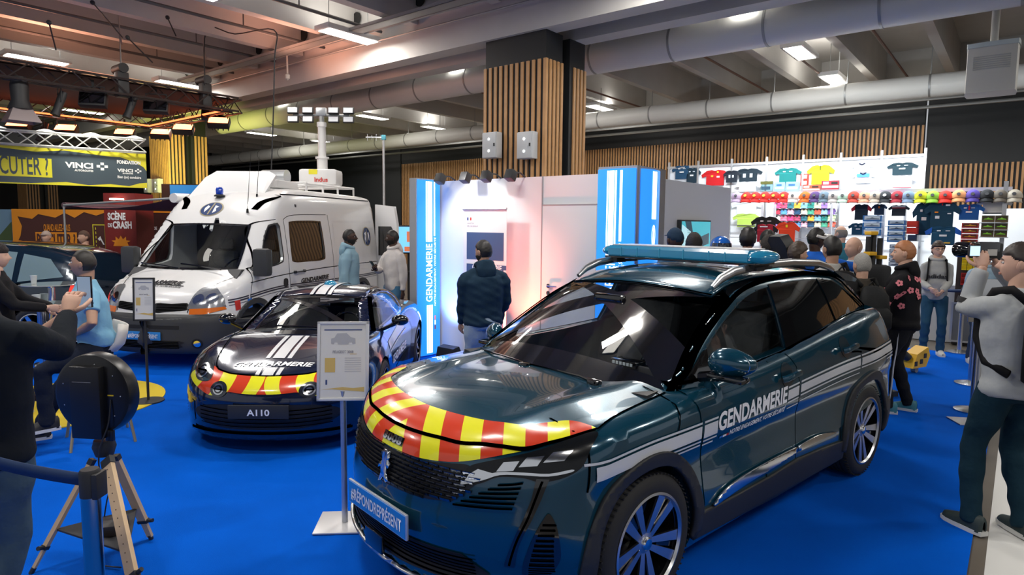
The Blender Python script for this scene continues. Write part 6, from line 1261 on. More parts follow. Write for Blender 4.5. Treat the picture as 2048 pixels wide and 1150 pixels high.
# --- seated gendarme
gd = gp(178, 745); GB = (.20, .42, .58)
gs = person('gendarme in a light blue polo perched on a bar stool, looking left', 155, 5.3, 499, 128, 'tan', GB, topn='polo', short=True, fat=1.08, legc=(.008, .012, .024), hair='crop', hairc=(.02, .016, .012), shoec=(.01, .01, .012), lh=(-.15, .10, 1.00), rh=(.30, .34, .98), lp=(-1, -.3, .1), rp=(.8, -.6, -.3), lean=(-.02, .05), hips=(-.04, .86), feet=((-.16, .34, .30), (.22, .40, .12)), knees=((-.3, 1, .8), (.3, 1, .6)), fine=True, headt=(4, 0, -32), loc=(at(170, 448, 5.3).x, 5.3, 0), H=1.72, belt=True)
b = MB(); b.prism([(-.03, -.035), (.03, -.035), (.033, .02), (0, .045), (-.033, .02)], -.002, .002, 'x'); b.build('shoulder_patch', mat('patch navy', (.02, .04, .12)), gs['top'], loc=gs['SL'].lerp(gs['eL'], .36) + Vector((-.066, .02, .0)))
# --- foreground person with phone (body cut by the left frame edge)
fp = person('person in a black jacket and blue jeans filming with a phone at the left edge', -70, 2.75, 500, -15, 'light', (.006, .009, .014), topn='jacket', fat=1.2, legc=(.06, .10, .13), legn='jeans', hair='short', lh=(-.3, .08, .80), feet=((-.20, .02), (-.01, -.02)), rh=(-.02, .42, 1.40), headt=(0, 0, 35), rp=(.5, .0, -1), lp=(-.5, -.2, -1), rhd=(-.10, .4, .9), rpn=(-.35, .8, -.2), rc=.75, fine=True, loc=(-2.24, 2.62, 0), H=1.80)
# --- two people in orange light behind the dark car, and one at the table edge
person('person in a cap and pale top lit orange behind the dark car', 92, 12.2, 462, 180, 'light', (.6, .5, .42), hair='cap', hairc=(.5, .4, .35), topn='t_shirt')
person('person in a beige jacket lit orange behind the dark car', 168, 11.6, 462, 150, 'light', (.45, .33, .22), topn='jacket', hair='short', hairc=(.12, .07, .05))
person('person in black at the bar table cut by the left frame edge', -14, 5.9, 489, -60, 'light', (.01, .01, .012), topn='jacket', hair='full', hairc=(.02, .012, .01), lh=(-.1, .42, 1.10), rh=(.12, .40, 1.12))

held('phone', 'smartphone filming the seated gendarme, held by the black jacket at the left edge', 'phone', fp, tuple(fp['wR'] + Vector((-.005, .10, .10))), (0, 0, 10), [('phone_body', (-.037, -.005, -.076), (.037, .005, .076), .003, GLOSSB), ('phone_display', (-.033, -.0058, -.072), (.033, -.005, .072), 0, SCR)])
# ======================= things at the left of the hall =======================
def fplane(px0, py0, px1, py1, Y0, Y1=None):   # upright plane through two pixels: returns O(lower-left), U, width, height
    a, c = at(px0, py1, Y0), at(px1, py1, Y1 or Y0); top = at(px0, py0, Y0).z; U = Vector((c.x - a.x, c.y - a.y, 0)); return Vector((a.x, a.y, a.z)), U.normalized(), U.length, top - a.z
ORG = mat('poster orange', (.80, .28, .01), rough=.6); BRN = mat('poster brown', (.07, .018, .012), rough=.6); YEL = mat('poster yellow', (.75, .68, .03), rough=.5); SLT = mat('poster slate', (.05, .075, .10), rough=.5); RDP = mat('poster red', (.20, .012, .01), rough=.6)
def board(name, label, cat_, px0, py0, px1, py1, Y0, m, Y1=None, depth=.08, floor=True, group=None):
    O, U, w, h = fplane(px0, py0, px1, py1, Y0, Y1); z0 = 0 if floor else O.z; O2 = Vector((O.x, O.y, z0)); h2 = O.z + h - z0
    t = thing(name, label, cat_, O2, pyaw(U), group); b = MB(); b.box((0, 0, 0), (w, depth, h2)); b.build('panel_board', m, t, smooth=False); t['wh'] = (w, h2); return t, w, h2
def art(t, pts, m, nm='printed_shape', off=.004): plane_on([pts], (0, 0, 0), (1, 0, 0), (0, 0, 1), m, t, nm, off)
def txt(t, body, x, z, size, m, width=None, off=.008, **k): return text_on(body, (x, 0, z), (1, 0, 0), (0, 0, 1), size, m, t, 'printed_lettering', off, width=width, **k)
# big brown backdrop
t, w, h = board('backdrop_panel', 'brown and orange printed backdrop panel behind the dark car', 'backdrop', 34, 418, 352, 600, 13.2, BRN)
art(t, [(0, 0), (.06, 0), (.08, h - .7), (.16, h - .55), (.2, h - .35), (.12, h - .15), (.42, h - .2), (.55, h - .1), (.9, h - .17), (1.1, h - .07), (1.3, h - .17), (1.5, h - .05), (1.75, h - .12), (1.95, h - .05), (3.3, h - .05), (3.3, h), (0, h)], ORG, off=.004)
text_on('QUAND ALLEZ-VOUS', (.65, 0, h - .44), (1, 0, 0), (0, 0, 1), .19, ORG, t, 'printed_lettering', .008, width=.55, bold=.004)
art(t, [(.47, h - .78), (1.33, h - .78), (1.33, h - .47), (.47, h - .47)], ORG, off=.006); text_on('PERCUTER ?', (.5, 0, h - .76), (1, 0, 0), (0, 0, 1), .36, BRN, t, 'printed_lettering', .010, width=.80, bold=.012)
art(t, [(1.66, h - 1.0), (1.93, h - 1.0), (1.93, h - .30), (1.66, h - .30)], YEL); art(t, [(1.68, h - .98), (1.91, h - .98), (1.91, h - .32), (1.68, h - .32)], BRN, off=.006)
for k in range(7): art(t, [(1.72, h - .95 + k * .09), (1.735, h - .95 + k * .09), (1.735, h - .90 + k * .09), (1.72, h - .90 + k * .09)], YEL, off=.009)
art(t, [(1.76, h - .60), (1.82, h - .54), (1.83, h - .58), (1.90, h - .72), (1.87, h - .72), (1.82, h - .62), (1.80, h - .64)], WHITE, off=.009)
text_on('RESPECTEZ LE CODE', (2.40, 0, h - .40), (1, 0, 0), (0, 0, 1), .09, WHITE, t, 'printed_lettering', .008, width=.60, bold=.003); text_on("À l'approche d'un", (2.42, 0, h - .54), (1, 0, 0), (0, 0, 1), .08, WHITE, t, 'printed_lettering', .008, width=.5)
for x, z in ((2.82, h - .72), (2.72, h - .82)): art(t, [(x, z), (x + .08, z), (x + .03, z + .03), (x + .1, z + .1), (x + .08, z + .12), (x + .01, z + .05), (x, z + .08)], YEL, off=.008)
t, w, h = board('landscape_panel', 'printed panel with green field and sky at the left end of the brown backdrop', 'backdrop', -60, 418, 33, 600, 13.25, mat('poster sky', (.16, .28, .38), rough=.6)); art(t, [(0, 0), (w, 0), (w, h - .25), (.7, h - .55), (.3, h - .8), (0, h - .7)], mat('poster green', (.06, .10, .03), rough=.6)); art(t, [(0, 0), (w, 0), (w, h - 1.0), (.5, h - .95), (0, h - 1.1)], mat('poster lime', (.25, .26, .03), rough=.6), off=.006)
# red column
t, w, h = board('information_column', 'tall dark red SCÈNE DE CRASH information column beside the van', 'information column', 213, 386, 276, 530, 12.1, RDP, depth=.6)
txt(t, 'SCÈNE', .07, h - .50, .18, WHITE, .34, bold=.008); txt(t, 'DE', .07, h - .64, .10, WHITE, .08, bold=.003); txt(t, 'CRASH', .16, h - .66, .18, WHITE, .36, bold=.008); txt(t, '98%', .17, h - 1.33, .26, WHITE, .28, bold=.010)
art(t, [(.15, h - 1.0), (.18, h - .93), (.12, h - .9), (.2, h - .89), (.2, h - .82), (.26, h - .87), (.3, h - .8), (.34, h - .87), (.4, h - .82), (.4, h - .89), (.48, h - .9), (.42, h - .93), (.45, h - 1.0)], ORG)
for k in range(6): txt(t, ('la sécurité dépend', 'de la vitesse en', 'ville comme sur', 'toutes les routes', 'du pays et de la', 'vigilance')[k], .10, h - 1.48 - k * .055, .05, WHITE, .36 - (k == 5) * .18)
b = MB(); b.lathe([(0, 0), (.12, -.03), (.12, 0)], 16, 'z', (w / 2, -.08, h - .1)); b.build('top_lamp', mat('warm lamp', (1, 1, 1), emit=(1, .85, .7), es=3), t)
# upper banner with white lattice truss
O, U, w, h = fplane(0, 290, 294, 366, 13.0, 14.5); O = O - U * 2.0; w += 2.0
t = thing('hanging_banner', 'slate and yellow sponsor banner hanging below a white truss at the left', 'banner', O, pyaw(U)); b = MB(); b.box((0, 0, 0), (w, .05, h)); b.build('banner_sheet', SLT, t, smooth=False)
art(t, [(0, h), (0, h - .05), (2.0, h - .04), (2.6, h - .09), (3.1, h - .03), (3.9, h - .10), (4.1, h - .1), (4.4, h - .2), (4.55, h - .3), (w, h - .38), (w, h)], YEL); art(t, [(0, 0), (w, 0), (w, .12), (w - .15, .1), (w - .35, .03), (3.9, .06), (3.5, .02), (3.1, .07), (2.5, .02), (0, .03)], YEL)
art(t, [(.9, .15), (2.87, .15), (2.87, h - .22), (.9, h - .2)], YEL, off=.006); txt(t, 'PERCUTER ?', 1.66, .20, .52, SLT, 1.15, off=.010, bold=.006)
def vinci(x, z, s, sub):
    txt(t, 'VINCI', x, z, .20 * s, WHITE, .62 * s, bold=.008 * s); txt(t, sub, x + .2 * s, z - .09 * s, .07 * s, WHITE, .42 * s, bold=.002)
    c = x + .83 * s
    for dx, dz in ((0, .07), (0, -.07), (.09, 0), (-.09, 0)): art(t, [(c + dx * s - .04 * s, z + .07 * s + dz * s - .035 * s), (c + dx * s + .04 * s, z + .07 * s + dz * s - .035 * s), (c + dx * s + .04 * s, z + .07 * s + dz * s + .035 * s), (c + dx * s - .04 * s, z + .07 * s + dz * s + .035 * s)], WHITE, 'logo_mark')
vinci(3.1, .38, .8, 'AUTOROUTES'); txt(t, 'FONDATION', 4.04, .52, .10, WHITE, .45, bold=.005); vinci(4.04, .34, .48, 'AUTOROUTES'); txt(t, 'Bien (se) conduire', 4.04, .20, .08, WHITE, .45, bold=.002)
def truss(name, p0, p1, m, r=.022, s=.28, label=None, cat_='truss', nseg=None, par=None):
    p0, p1 = Vector(p0), Vector(p1); d = (p1 - p0).normalized(); u = d.cross(UZ).normalized() * s / 2; v = UZ * s / 2; L = (p1 - p0).length; n = nseg or max(2, int(L / (s * 1.1)))
    b = MB(); cs = [u + v, u - v, -u - v, -u + v]
    for c in cs: b.tube([p0 + c, p1 + c], r, 6)
    for k in range(n):
        a0, a1 = p0 + d * L * k / n, p0 + d * L * (k + 1) / n
        for i in range(4): c0, c1 = cs[i], cs[(i + 1) % 4]; b.tube([a0 + (c0 if k % 2 else c1), a1 + (c1 if k % 2 else c0)], r * .55, 5)
    o = b.build(name, m, par)
    if label: tag(o, label, cat_)
    return o
zt = O.z + h + .18; truss('banner_truss', O + UZ * (h + .17), O + U * w + UZ * (h + .17), mat('truss white', (.7, .7, .68), rough=.4), label='white lattice truss carrying the slate and yellow sponsor banner')
for k in range(6):
    q = O + U * (.4 + k * .8) + UZ * (h + .325); tt = thing('banner_light', 'small round white lamp on top of the white banner truss', 'lamp', q, 0, 'lamps along the white banner truss'); b = MB(); b.lathe([(.05, .06), (.16, .02), (.16, -.02), (0, -.03)], 16); b.build('lamp_shade', mat('lamp white', (.9, .9, .88), emit=(1, 1, .92), es=1.5), tt)
# dark lighting canopy
TB = mat('truss black', (.03, .022, .02), rough=.5)
cn = thing('lighting_canopy', 'dark square lighting truss canopy with orange edge strip at the upper left', 'truss', (0, 0, 0))
a0, a1, b0, b1, z = 13.5, 17.6, -3.0, 7.2, 4.4
for p, q in ((P(a0, b0, z), P(a0, b1, z)), (P(a1, b0, z), P(a1, b1, z)), (P(a0, b1, z), P(a1, b1, z)), (P(a0, b0, z), P(a1, b0, z))): truss('truss_side', p, q, TB, par=cn)
b = MB(); c4 = [P(a0, b0, z + .1), P(a1, b0, z + .1), P(a1, b1, z + .1), P(a0, b1, z + .1)]; b.add(c4 + [c + UZ * .02 for c in c4], [(0, 1, 2, 3), (4, 7, 6, 5)]); b.build('canopy_cloth', mat('canopy cloth', (.035, .014, .012), rough=.9), cn)
OL = mat('orange led', (1, .3, .1), emit=(1, .18, .05), es=2.5)
b = MB(); b.tube([P(a1 - .2, b0, z - .12), P(a1 - .2, b1 - .2, z - .12), P(a0 + .2, b1 - .2, z - .12)], .02, 6); b.build('led_strip', OL, cn)
# chain hoists
for i, (x, y, l) in enumerate(((243, 150, 'left'), (410, 172, 'right'))):
    q = ona(x, y, a0); t = thing('chain_hoist', 'black chain hoist above the near edge of the lighting canopy, ' + ('over its middle' if i == 0 else 'near its corner'), 'chain hoist', q, THA)
    b = MB(); b.box((-.10, -.1, -.42), (.10, .1, .05), .03); b.build('chain_bag', BLKP, t); b = MB(); b.tube([(-.12, 0, .12), (.26, 0, .12)], .09, 14); b.build('motor', BLKP, t); b = MB(); b.tube([(0, 0, .2), (0, 0, 6.2 - q.z)], .012, 6); b.tube([(0, 0, .8), (-.08, 0, .55)], .015, 6); b.build('chain', mat('chain steel', (.5, .5, .5), rough=.3, metal=1), t)
def flood(q, orange, label, grp, tilt=35, yaw=None):
    t = thing('flood_light', label, 'stage light', q, 1.8, grp, scale=1.2)
    b = MB(); b.tube([(0, -.15, .0), (0, -.16, .2), (0, .16, .2), (0, .15, 0)], .012, 6); b.tube([(0, 0, .2), (0, 0, .3)], .02, 6); b.build('yoke', BLKP, t)
    b = MB(); b.T = Matrix.Rotation(R_(tilt), 4, 'Y'); b.box((-.06, -.19, -.12), (.06, .19, .12), .02)
    for k in range(4): b.box((.06, -.17 + k * .09, -.1), (.10, -.155 + k * .09, .1))
    h_ = b.build('lamp_housing', BLKP, t); b = MB(); b.T = Matrix.Rotation(R_(tilt), 4, 'Y'); b.box((-.065, -.17, -.09), (-.058, .17, .09)); b.build('lens_panel', OL if False else (mat('orange lens', (1, .3, .15), emit=(1, .22, .08), es=7) if orange else GLOSSB), t)
    return t
for i, (x, y) in enumerate(((38, 252), (133, 260), (250, 268))): flood(ona(x, y, a1), True, 'glowing orange flood light under the far edge of the dark canopy', 'orange flood lights on the far canopy edge', 50, pyaw(BX) + 2.6)
for i, (x, y) in enumerate(((322, 268), (367, 259), (438, 246))): flood(onb(x, y, b1), True, 'glowing orange flood light under the right edge of the dark canopy', 'orange flood lights on the right canopy edge', 50, pyaw(BX) + 2.6)
for x, y in ((187, 200), (313, 213)): flood(ona(x, y, a0 + .15), False, 'unlit black flood light clamped to the near truss of the dark canopy', 'unlit flood lights on the near canopy truss', 20)
flood(onb(425, 228, b1), False, 'unlit black flood light at the right corner of the dark canopy', None, 20)
for i, (x, y) in enumerate(((120, 205), (262, 212), (86, 262))):
    q = ona(x, y, a0 + .1) if i < 2 else ona(x, y, a1); t = thing('profile_spotlight', ('black tube spotlight hanging left of the first unlit flood light', 'black tube spotlight hanging between the two unlit flood lights', 'black tube spotlight hanging among the orange flood lights')[i], 'stage light', q, THA); b = MB(); b.T = Matrix.Rotation(R_(20), 4, 'X'); b.lathe([(.06, .2), (.07, .1), (.065, -.15), (.08, -.25), (.05, -.25)], 16); b.build('lamp_barrel', BLKP, t); b = MB(); b.tube([(-.09, 0, 0), (-.09, 0, .25), (.09, 0, .25), (.09, 0, 0)], .01, 6); b.build('yoke', BLKP, t)
q = ona(40, 195, a0 + .1); t = thing('barn_door_spotlight', 'large black spotlight with open metal flaps at the left of the canopy', 'stage light', q, THA); b = MB(); b.lathe([(.1, .35), (.14, .2), (.13, -.05), (.19, -.2), (.15, -.2)], 20); b.build('lamp_barrel', BLKP, t)
b = MB(); [b.add([(x0, y0, -.2), (x1, y1, -.2), (x1 * 1.7, y1 * 1.7, -.42), (x0 * 1.7, y0 * 1.7, -.42)], [(0, 1, 2, 3)]) for x0, y0, x1, y1 in ((-.14, -.14, .14, -.14), (.14, -.14, .14, .14), (-.14, .14, -.14, -.14), (.14, .14, -.14, .14))]; b.build('barn_doors', mat('flap grey', (.35, .3, .3), rough=.4, metal=.6), t, fix=False)
# coloured stage light on the left of the hall
for x, y, e in ((133, 262, 260), (300, 268, 200), (420, 250, 120)):
    q = gp(x, y, 4.1) if y < 448 else 0; spot('orange_stage_light', ona(x, y, a1) + Vector((0, -.3, -.2)), (q.x * .9, q.y - 1.5, 0), e * 1.6, (1, .22, .08), 110, .8, .15)
for a_, b_, e in ((15.5, 4, 200), (20, 6, 260), (12.0, 7.0, 170)): spot('orange_up_light', P(a_, b_, 4.7), P(a_ - 1, b_ + 1, 7), e, (1, .42, .26), 150, 1, .3)
spot('white_stage_light', P(14.2, 1.5, 4.1), P(13.2, 1.2, 0), 520, (.85, .93, 1), 70, .7, .1)
spot('yellow_stage_light', P(19, 8, 2.6), P(20.5, 9.5, 4.9), 520, (.9, .92, .2), 130, 1, .2); spot('banner_light_glow', O + U * 4 + Vector((0, -1.2, h + 1.0)), O + U * 4 + UZ * h * .4, 180, (1, .98, .8), 120, .8, .2)
# blue board near the far pillar
t, w, h = board('exhibitor_board', 'black and bright blue exhibitor board at the foot of the far slatted pillar', 'display board', 327, 368, 425, 480, 16.5, BLKP); art(t, [(.22, .3), (w, .3), (w, h - .02), (.22, h - .02)], mat('board blue', (.02, .22, .6), rough=.4, emit=(.02, .22, .6), es=.5))
# ---- dark car behind the tables ----
def dark_car():
    root = thing('dark_car', 'dark blue estate car with bright window reflections in front of the brown backdrop', 'car', (-8.15, 9.8, 0), math.pi)
    Wp = pch([-2.2, -1.9, 0, 1.6, 2.2], [.80, .86, .90, .88, .78]); tum = pch([.1, .3, .6, .8, .95, 1.1, 1.3, 1.5], [-.05, 0, 0, -.005, -.03, -.10, -.20, -.32]); tp = pch([-2.3, -2.1, -1.75, -1.2, -.3, .5, .8, 1.4, 1.7, 2.3], [.9, 1.05, 1.38, 1.52, 1.57, 1.53, 1.42, 1.08, 1.02, .8])
    f = lambda Q: smax([np.abs(Q[:, 1]) - Wp(Q[:, 0]) - tum(Q[:, 2]), Q[:, 2] - tp(Q[:, 0]) + .05 * Q[:, 1] ** 2, Q[:, 0] - 2.2 + .25 * Q[:, 1] ** 2, -2.2 + .2 * Q[:, 1] ** 2 - Q[:, 0], .15 - Q[:, 2]], .08)
    F = Field(f); K = Kit(root, F); m = mat('car dark blue', (.006, .018, .035), rough=.15, metal=.3, coat=1)
    link('body_shell', cut(F.capsule(-1.5, 1.5, .7, 50, 64, 16), arch_cutters((1.35, -1.35), .33, .37)), m, root, angle=35)
    GW = mat('glass with painted reflections', (.30, .44, .48), rough=.08, metal=.5, coat=1, spec=1)  # pale base colour stands in for the bright scene mirrored in the windows
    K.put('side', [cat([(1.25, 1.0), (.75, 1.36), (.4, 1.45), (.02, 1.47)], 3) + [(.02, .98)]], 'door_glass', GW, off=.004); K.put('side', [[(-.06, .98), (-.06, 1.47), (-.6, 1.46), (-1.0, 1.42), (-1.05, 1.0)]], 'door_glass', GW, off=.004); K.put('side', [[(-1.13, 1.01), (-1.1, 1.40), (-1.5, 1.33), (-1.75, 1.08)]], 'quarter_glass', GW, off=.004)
    K.line('side', [(1.35, .97), (0, .955), (-1.8, 1.0)], 'waist_trim', CHROME, .02); K.line('side', [(1.2, .35), (0, .34), (-1.1, .36)], 'sill_trim', CHROME, .03)
    for x in (.0, 1.05, -1.08): K.line('side', [(x, .96), (x + .02, .6), (x, .3)], 'door_gap', GAP, .01)
    for x in (-.15, -1.2 + .2): K.line('side', [(x - .08, .86), (x + .08, .855)], 'door_handle', CHROME, .025, off=.02)
    K.put('rear', [[(.55, .75), (.85, .78), (.86, 1.0), (.6, .98)]], 'tail_lamp', mat('tail lamp', (.4, .01, .01), rough=.15, coat=1, emit=(1, .05, .02), es=.6)); K.put('side', [[(-2.1, .78), (-1.85, .82), (-1.88, .97), (-2.1, .97)]], 'tail_lamp', mat('tail lamp', (.4, .01, .01)))
    for x in (1.35, -1.35):
        for s in (1, -1): make_wheel(root, 'wheel', (x, s * .78, .33), .33, .2, .22, s, spokes_plain(5, .04))
dark_car()
# ---- roof gear on the van ----
vm = van.matrix_world.copy() if 'van' in globals() else Matrix.Identity(4)
def vanpt(x, y, z): v = Matrix.Translation((-4.1797, 10.6556, 0)) @ Matrix.Rotation(-1.7543, 4, 'Z') @ Matrix.Scale(.9872, 4); return v @ Vector((x, y, z))
RWm = mat('roof white', (.68, .68, .68), rough=.5)
g0 = vanpt(-1.75, .12, 2.63); t = thing('generator', 'white portable generator with yellow sticker on the van roof rack', 'generator', g0, -1.7543 + .2)
b = MB(); b.box((-.25, -.30, 0), (.25, .42, .30), .06); b.build('generator_case', RWm, t); b = MB(); b.box((.251, -.1, .2), (.256, .06, .29)); b.build('sticker', YEL, t); text_on('Indus', (.257, .0, .06), (0, 1, 0), (0, 0, 1), .12, REDF, t, 'case_lettering', .003, bold=.002)
g1 = vanpt(-1.1, -.42, 2.62); t = thing('gas_cylinder_case', 'short grey cylinder case lying left of the white generator on the van roof', 'equipment case', g1, -1.7543); b = MB(); b.tube([(0, -.22, .13), (0, .26, .13)], .13, 20); b.build('case_body', mat('case grey', (.4, .42, .44), rough=.3, metal=.5), t)
mb = vanpt(-2.05, .0, 2.62); t = thing('light_mast', 'telescopic white light mast with eight floodlight heads rising from the van roof', 'light mast', mb, 0)
q = at(645, 245, mb.y); dx = q.x - mb.x; t.location.x = at(645, 345, mb.y).x; hh_ = q.z - mb.z
b = MB(); b.tube([(0, 0, 0), (0, 0, hh_ * .45)], .10, 20); b.build('mast_base', RWm, t); b = MB(); b.tube([(0, 0, hh_ * .4), (0, 0, hh_)], .075, 20); b.tube([(0, 0, hh_ * .44), (0, 0, hh_ * .47)], .13, 20); b.tube([(0, 0, hh_ * .93), (0, 0, hh_)], .09, 20); b.build('mast_tube', RWm, t)
b = MB(); b.tube([(-.55, 0, hh_ + .14), (.55, 0, hh_ + .14)], .025, 8); b.tube([(0, 0, hh_), (0, 0, hh_ + .2)], .05, 10); b.build('cross_bar', PIPE, t)
for x in (-.54, -.25, .25, .54):
    for dz_ in (.22, .05):
        b = MB(); b.T = Matrix.Translation((x, -.05, hh_ + dz_)) @ Matrix.Rotation(R_(-8), 4, 'X'); b.box((-.11, -.03, -.065), (.11, .04, .065), .02); fl_ = b.build('floodlight_head', BLKP, t)
        b = MB(); b.T = Matrix.Translation((x, -.05, hh_ + dz_)) @ Matrix.Rotation(R_(-8), 4, 'X'); b.box((-.09, -.036, -.048), (.09, -.03, .048)); b.build('lamp_glass', mat('flood glass', (.72, .74, .78), rough=.2), fl_)
b = MB(); b.box((-.1, -.06, hh_ + .12), (.1, .06, hh_ + .28), .02); b.build('turret', mat('case grey', (.4, .42, .44)), t)
# aerial pole behind the van
q0, q1 = at(770, 640, 13.2), at(767, 275, 13.2); t = thing('antenna_pole', 'thin pole with a directional comb antenna standing behind the van', 'antenna', (q1.x, q1.y, 0)); b = MB(); b.tube([(0, 0, 0), (0, 0, q1.z)], .025, 8); b.build('pole', ALU, t)
b = MB(); b.tube([(.03, 0, q1.z), (-.36, 0, q1.z)], .010, 6); [b.tube([(-.06 - .09 * k, 0, q1.z - (.05 + .02 * (k % 2))), (-.06 - .09 * k, 0, q1.z + (.05 + .02 * (k % 2)))], .007, 5) for k in range(4)]; b.build('antenna_comb', ALU, t); b = MB(); b.box((-.04, -.03, q1.z - .05), (.05, .03, q1.z + .05), .01); b.build('antenna_box', mat('box cyan', (.1, .4, .5)), t)
# open rear door of the van
rd = bpy.data.objects.new('rear_door', None); C.objects.link(rd); rd.parent = van if 'van' in globals() else None; rd.location = (-2.70, .92, 0); rd.rotation_euler = (0, 0, R_(62))
b = MB(); b.prism([(0, .45), (.66, .45), (.66, 1.9), (.58, 2.25), (0, 2.3)], -.03, .03, 'y'); b.build('door_panel', mat('van paint', (.74, .745, .75)), rd); b = MB()
for s_ in (-1, 1): b.prism([(.1, 1.25), (.58, 1.25), (.58, 1.75), (.5, 1.85), (.1, 1.85)], s_ * .034 - .003, s_ * .034 + .003, 'y')
b.build('door_glass', GLD, rd)
# awning from the van
aw = thing('awning', 'dark maroon fabric awning drawn out from the van side on a thin pole', 'awning', (0, 0, 0)); A0, A1, A2, A3 = vanpt(.8, -1.04, 2.28), vanpt(-1.9, -1.04, 2.28), vanpt(-1.9, -3.1, 2.16), vanpt(.8, -3.1, 2.16)
rows = [[tuple(A0.lerp(A1, i / 6).lerp(A3.lerp(A2, i / 6), j / 6) - UZ * .10 * math.sin(math.pi * j / 6)) for i in range(7)] for j in range(7)]; b = MB(); b.grid(rows); b.build('awning_cloth', mat('awning cloth', (.10, .03, .05), rough=.9), aw); b = MB(); b.tube([A3, A2], .05, 10); b.build('front_bar', mat('awning bar', (.09, .05, .06), rough=.5), aw); b = MB(); b.tube([A3 - UZ * .02, Vector((A3.x, A3.y, 0))], .016, 6); b.tube([A3, A0], .02, 6); b.build('support_pole', PIPE, aw)
# screen on a trolley behind the booth
q = at(818, 470, 13.5); t = thing('video_trolley', 'black trolley with a bright blue video screen beyond the lit column', 'screen', (q.x, q.y, 0), .25); b = MB(); b.box((-.35, -.02, 1.25), (.35, .05, 1.85), .01); b.box((-.03, .05, .1), (.03, .1, 1.5)); b.box((-.3, -.2, 0), (.3, .3, .08)); b.box((-.25, -.1, .85), (.25, .15, .88)); b.build('trolley_frame', BLKP, t)
b = MB(); b.box((-.33, -.027, 1.28), (.33, -.021, 1.82)); b.build('screen_picture', mat('video blue', (.1, .3, .5), emit=(.15, .45, .75), es=1.2), t); b = MB(); b.box((-.1, -.03, 1.3), (.15, -.028, 1.4)); b.box((-.05, -.03, 1.5), (.05, -.028, 1.72)); b.build('screen_figure', mat('video orange', (.6, .15, .05), emit=(.7, .2, .1), es=.6), t)
# ---- sign stands ----
def sign_stand(name, label, base, px_top, w, h, z0, tilt, yaw, fm, pole_m, base_kind, title):
    t = thing(name, label, 'sign stand', (base.x, base.y, 0), yaw)
    b = MB(); 
    if base_kind == 'plate': b.box((-.17, -.15, .004), (.17, .15, .014), .003)
    else: b.lathe([(0, .003), (.15, .003), (.15, .014), (.02, .022), (0, .022)], 40)
    b.build('base_plate', mat('sign base white', (.62, .62, .63), rough=.35, metal=.3) if base_kind == 'plate' else pole_m, t); b = MB(); b.tube([(0, 0, .01), (0, 0, z0 + .06)], .019 if base_kind == 'plate' else .013, 16); b.build('pole', pole_m, t)
    f = bpy.data.objects.new('sign_frame', None); C.objects.link(f); f.parent = t; f.location = (0, -.02, z0); f.rotation_euler = (R_(-tilt), 0, 0)
    b = MB(); fw = .018
    for a, c in (((-w / 2, 0, 0), (w / 2, .012, fw)), ((-w / 2, 0, h - fw), (w / 2, .012, h)), ((-w / 2, 0, 0), (-w / 2 + fw, .012, h)), ((w / 2 - fw, 0, 0), (w / 2, .012, h))): b.box((a[0], -.008, a[2]), (c[0], .012, c[2]), .003)
    b.build('frame_edge', fm, f); b = MB(); b.box((-w / 2 + .005, .0, .005), (w / 2 - .005, .01, h - .005)); b.build('backing_board', mat('sign backing', (.3, .3, .3)), f)
    b = MB(); b.box((-w / 2 + .016, -.002, .016), (w / 2 - .016, -.001, h - .016)); b.build('paper_sheet', mat('paper', (.68, .68, .66), rough=.35, coat=.4), f)
    gy = mat('grey print', (.25, .25, .28)); sc = w / .30
    def r(x0, z0_, x1, z1, m, nm='printed_block'): plane_on([[(x0, z0_), (x1, z0_), (x1, z1), (x0, z1)]], (0, -.0025, 0), (1, 0, 0), (0, 0, 1), m, f, nm, .0005)
    gold = mat('print gold', (.62, .44, .14), rough=.5)
    r(-.11 * sc, h - .055, .11 * sc, h - .049, mat('print navy', (.03, .06, .2)))
    car = [(-.07, .0), (-.07, .03), (-.05, .036), (-.035, .06), (.02, .062), (.045, .038), (.07, .032), (.072, .0), (.055, -.004), (.05, .01), (.035, .01), (.03, -.004), (-.03, -.004), (-.035, .01), (-.05, .01), (-.055, -.004)]
    plane_on([[(x * sc, z * sc + h * .72) for x, z in car]], (0, -.0025, 0), (1, 0, 0), (0, 0, 1), mat('print pale grey', (.42, .43, .46)), f, 'car_drawing', .0005)
    text_on(title, (-.06 * sc, -.0025, h * .60), (1, 0, 0), (0, 0, 1), .022 * sc, gy, f, 'sign_lettering', .0006, width=.12 * sc, bold=.0005)
    r(.04 * sc, h * .585, .08 * sc, h * .592, gold); r(-.105 * sc, h * .36, -.045 * sc, h * .54, gold)
    for k in range(7): r(.01 * sc, h * (.535 - k * .028), .105 * sc, h * (.542 - k * .028), mat('print pale grey', (.42, .43, .46)), 'text_line')
    plane_on([[(-.125 * sc, .07), (-.06 * sc, .078), (0, .085), (.06 * sc, .078), (.125 * sc, .085), (.125 * sc, .055), (.05 * sc, .062), (0, .066), (-.06 * sc, .072)]], (0, -.0025, 0), (1, 0, 0), (0, 0, 1), gold, f, 'wave_print', .0005)
    r(-.10 * sc, .10, -.09 * sc, .13, mat('print navy', (.03, .06, .2)), 'emblem_print')
    return t
q = gp(690, 1047); sign_stand('sign_stand', 'white framed information sign on a silver pole in front of the SUV', q, None, .315, .49, .80, 8, .08, mat('sign frame white', (.66, .67, .69), rough=.3, metal=.3), ALU, 'plate', 'PEUGEOT 3008')
q = gp(297, 803); sign_stand('sign_stand', 'black framed information sign on a black pole in front of the white van', q, None, .215, .45, .86, 4, .12, BLKP, BLKP, 'disc', 'RENAULT MASTER')
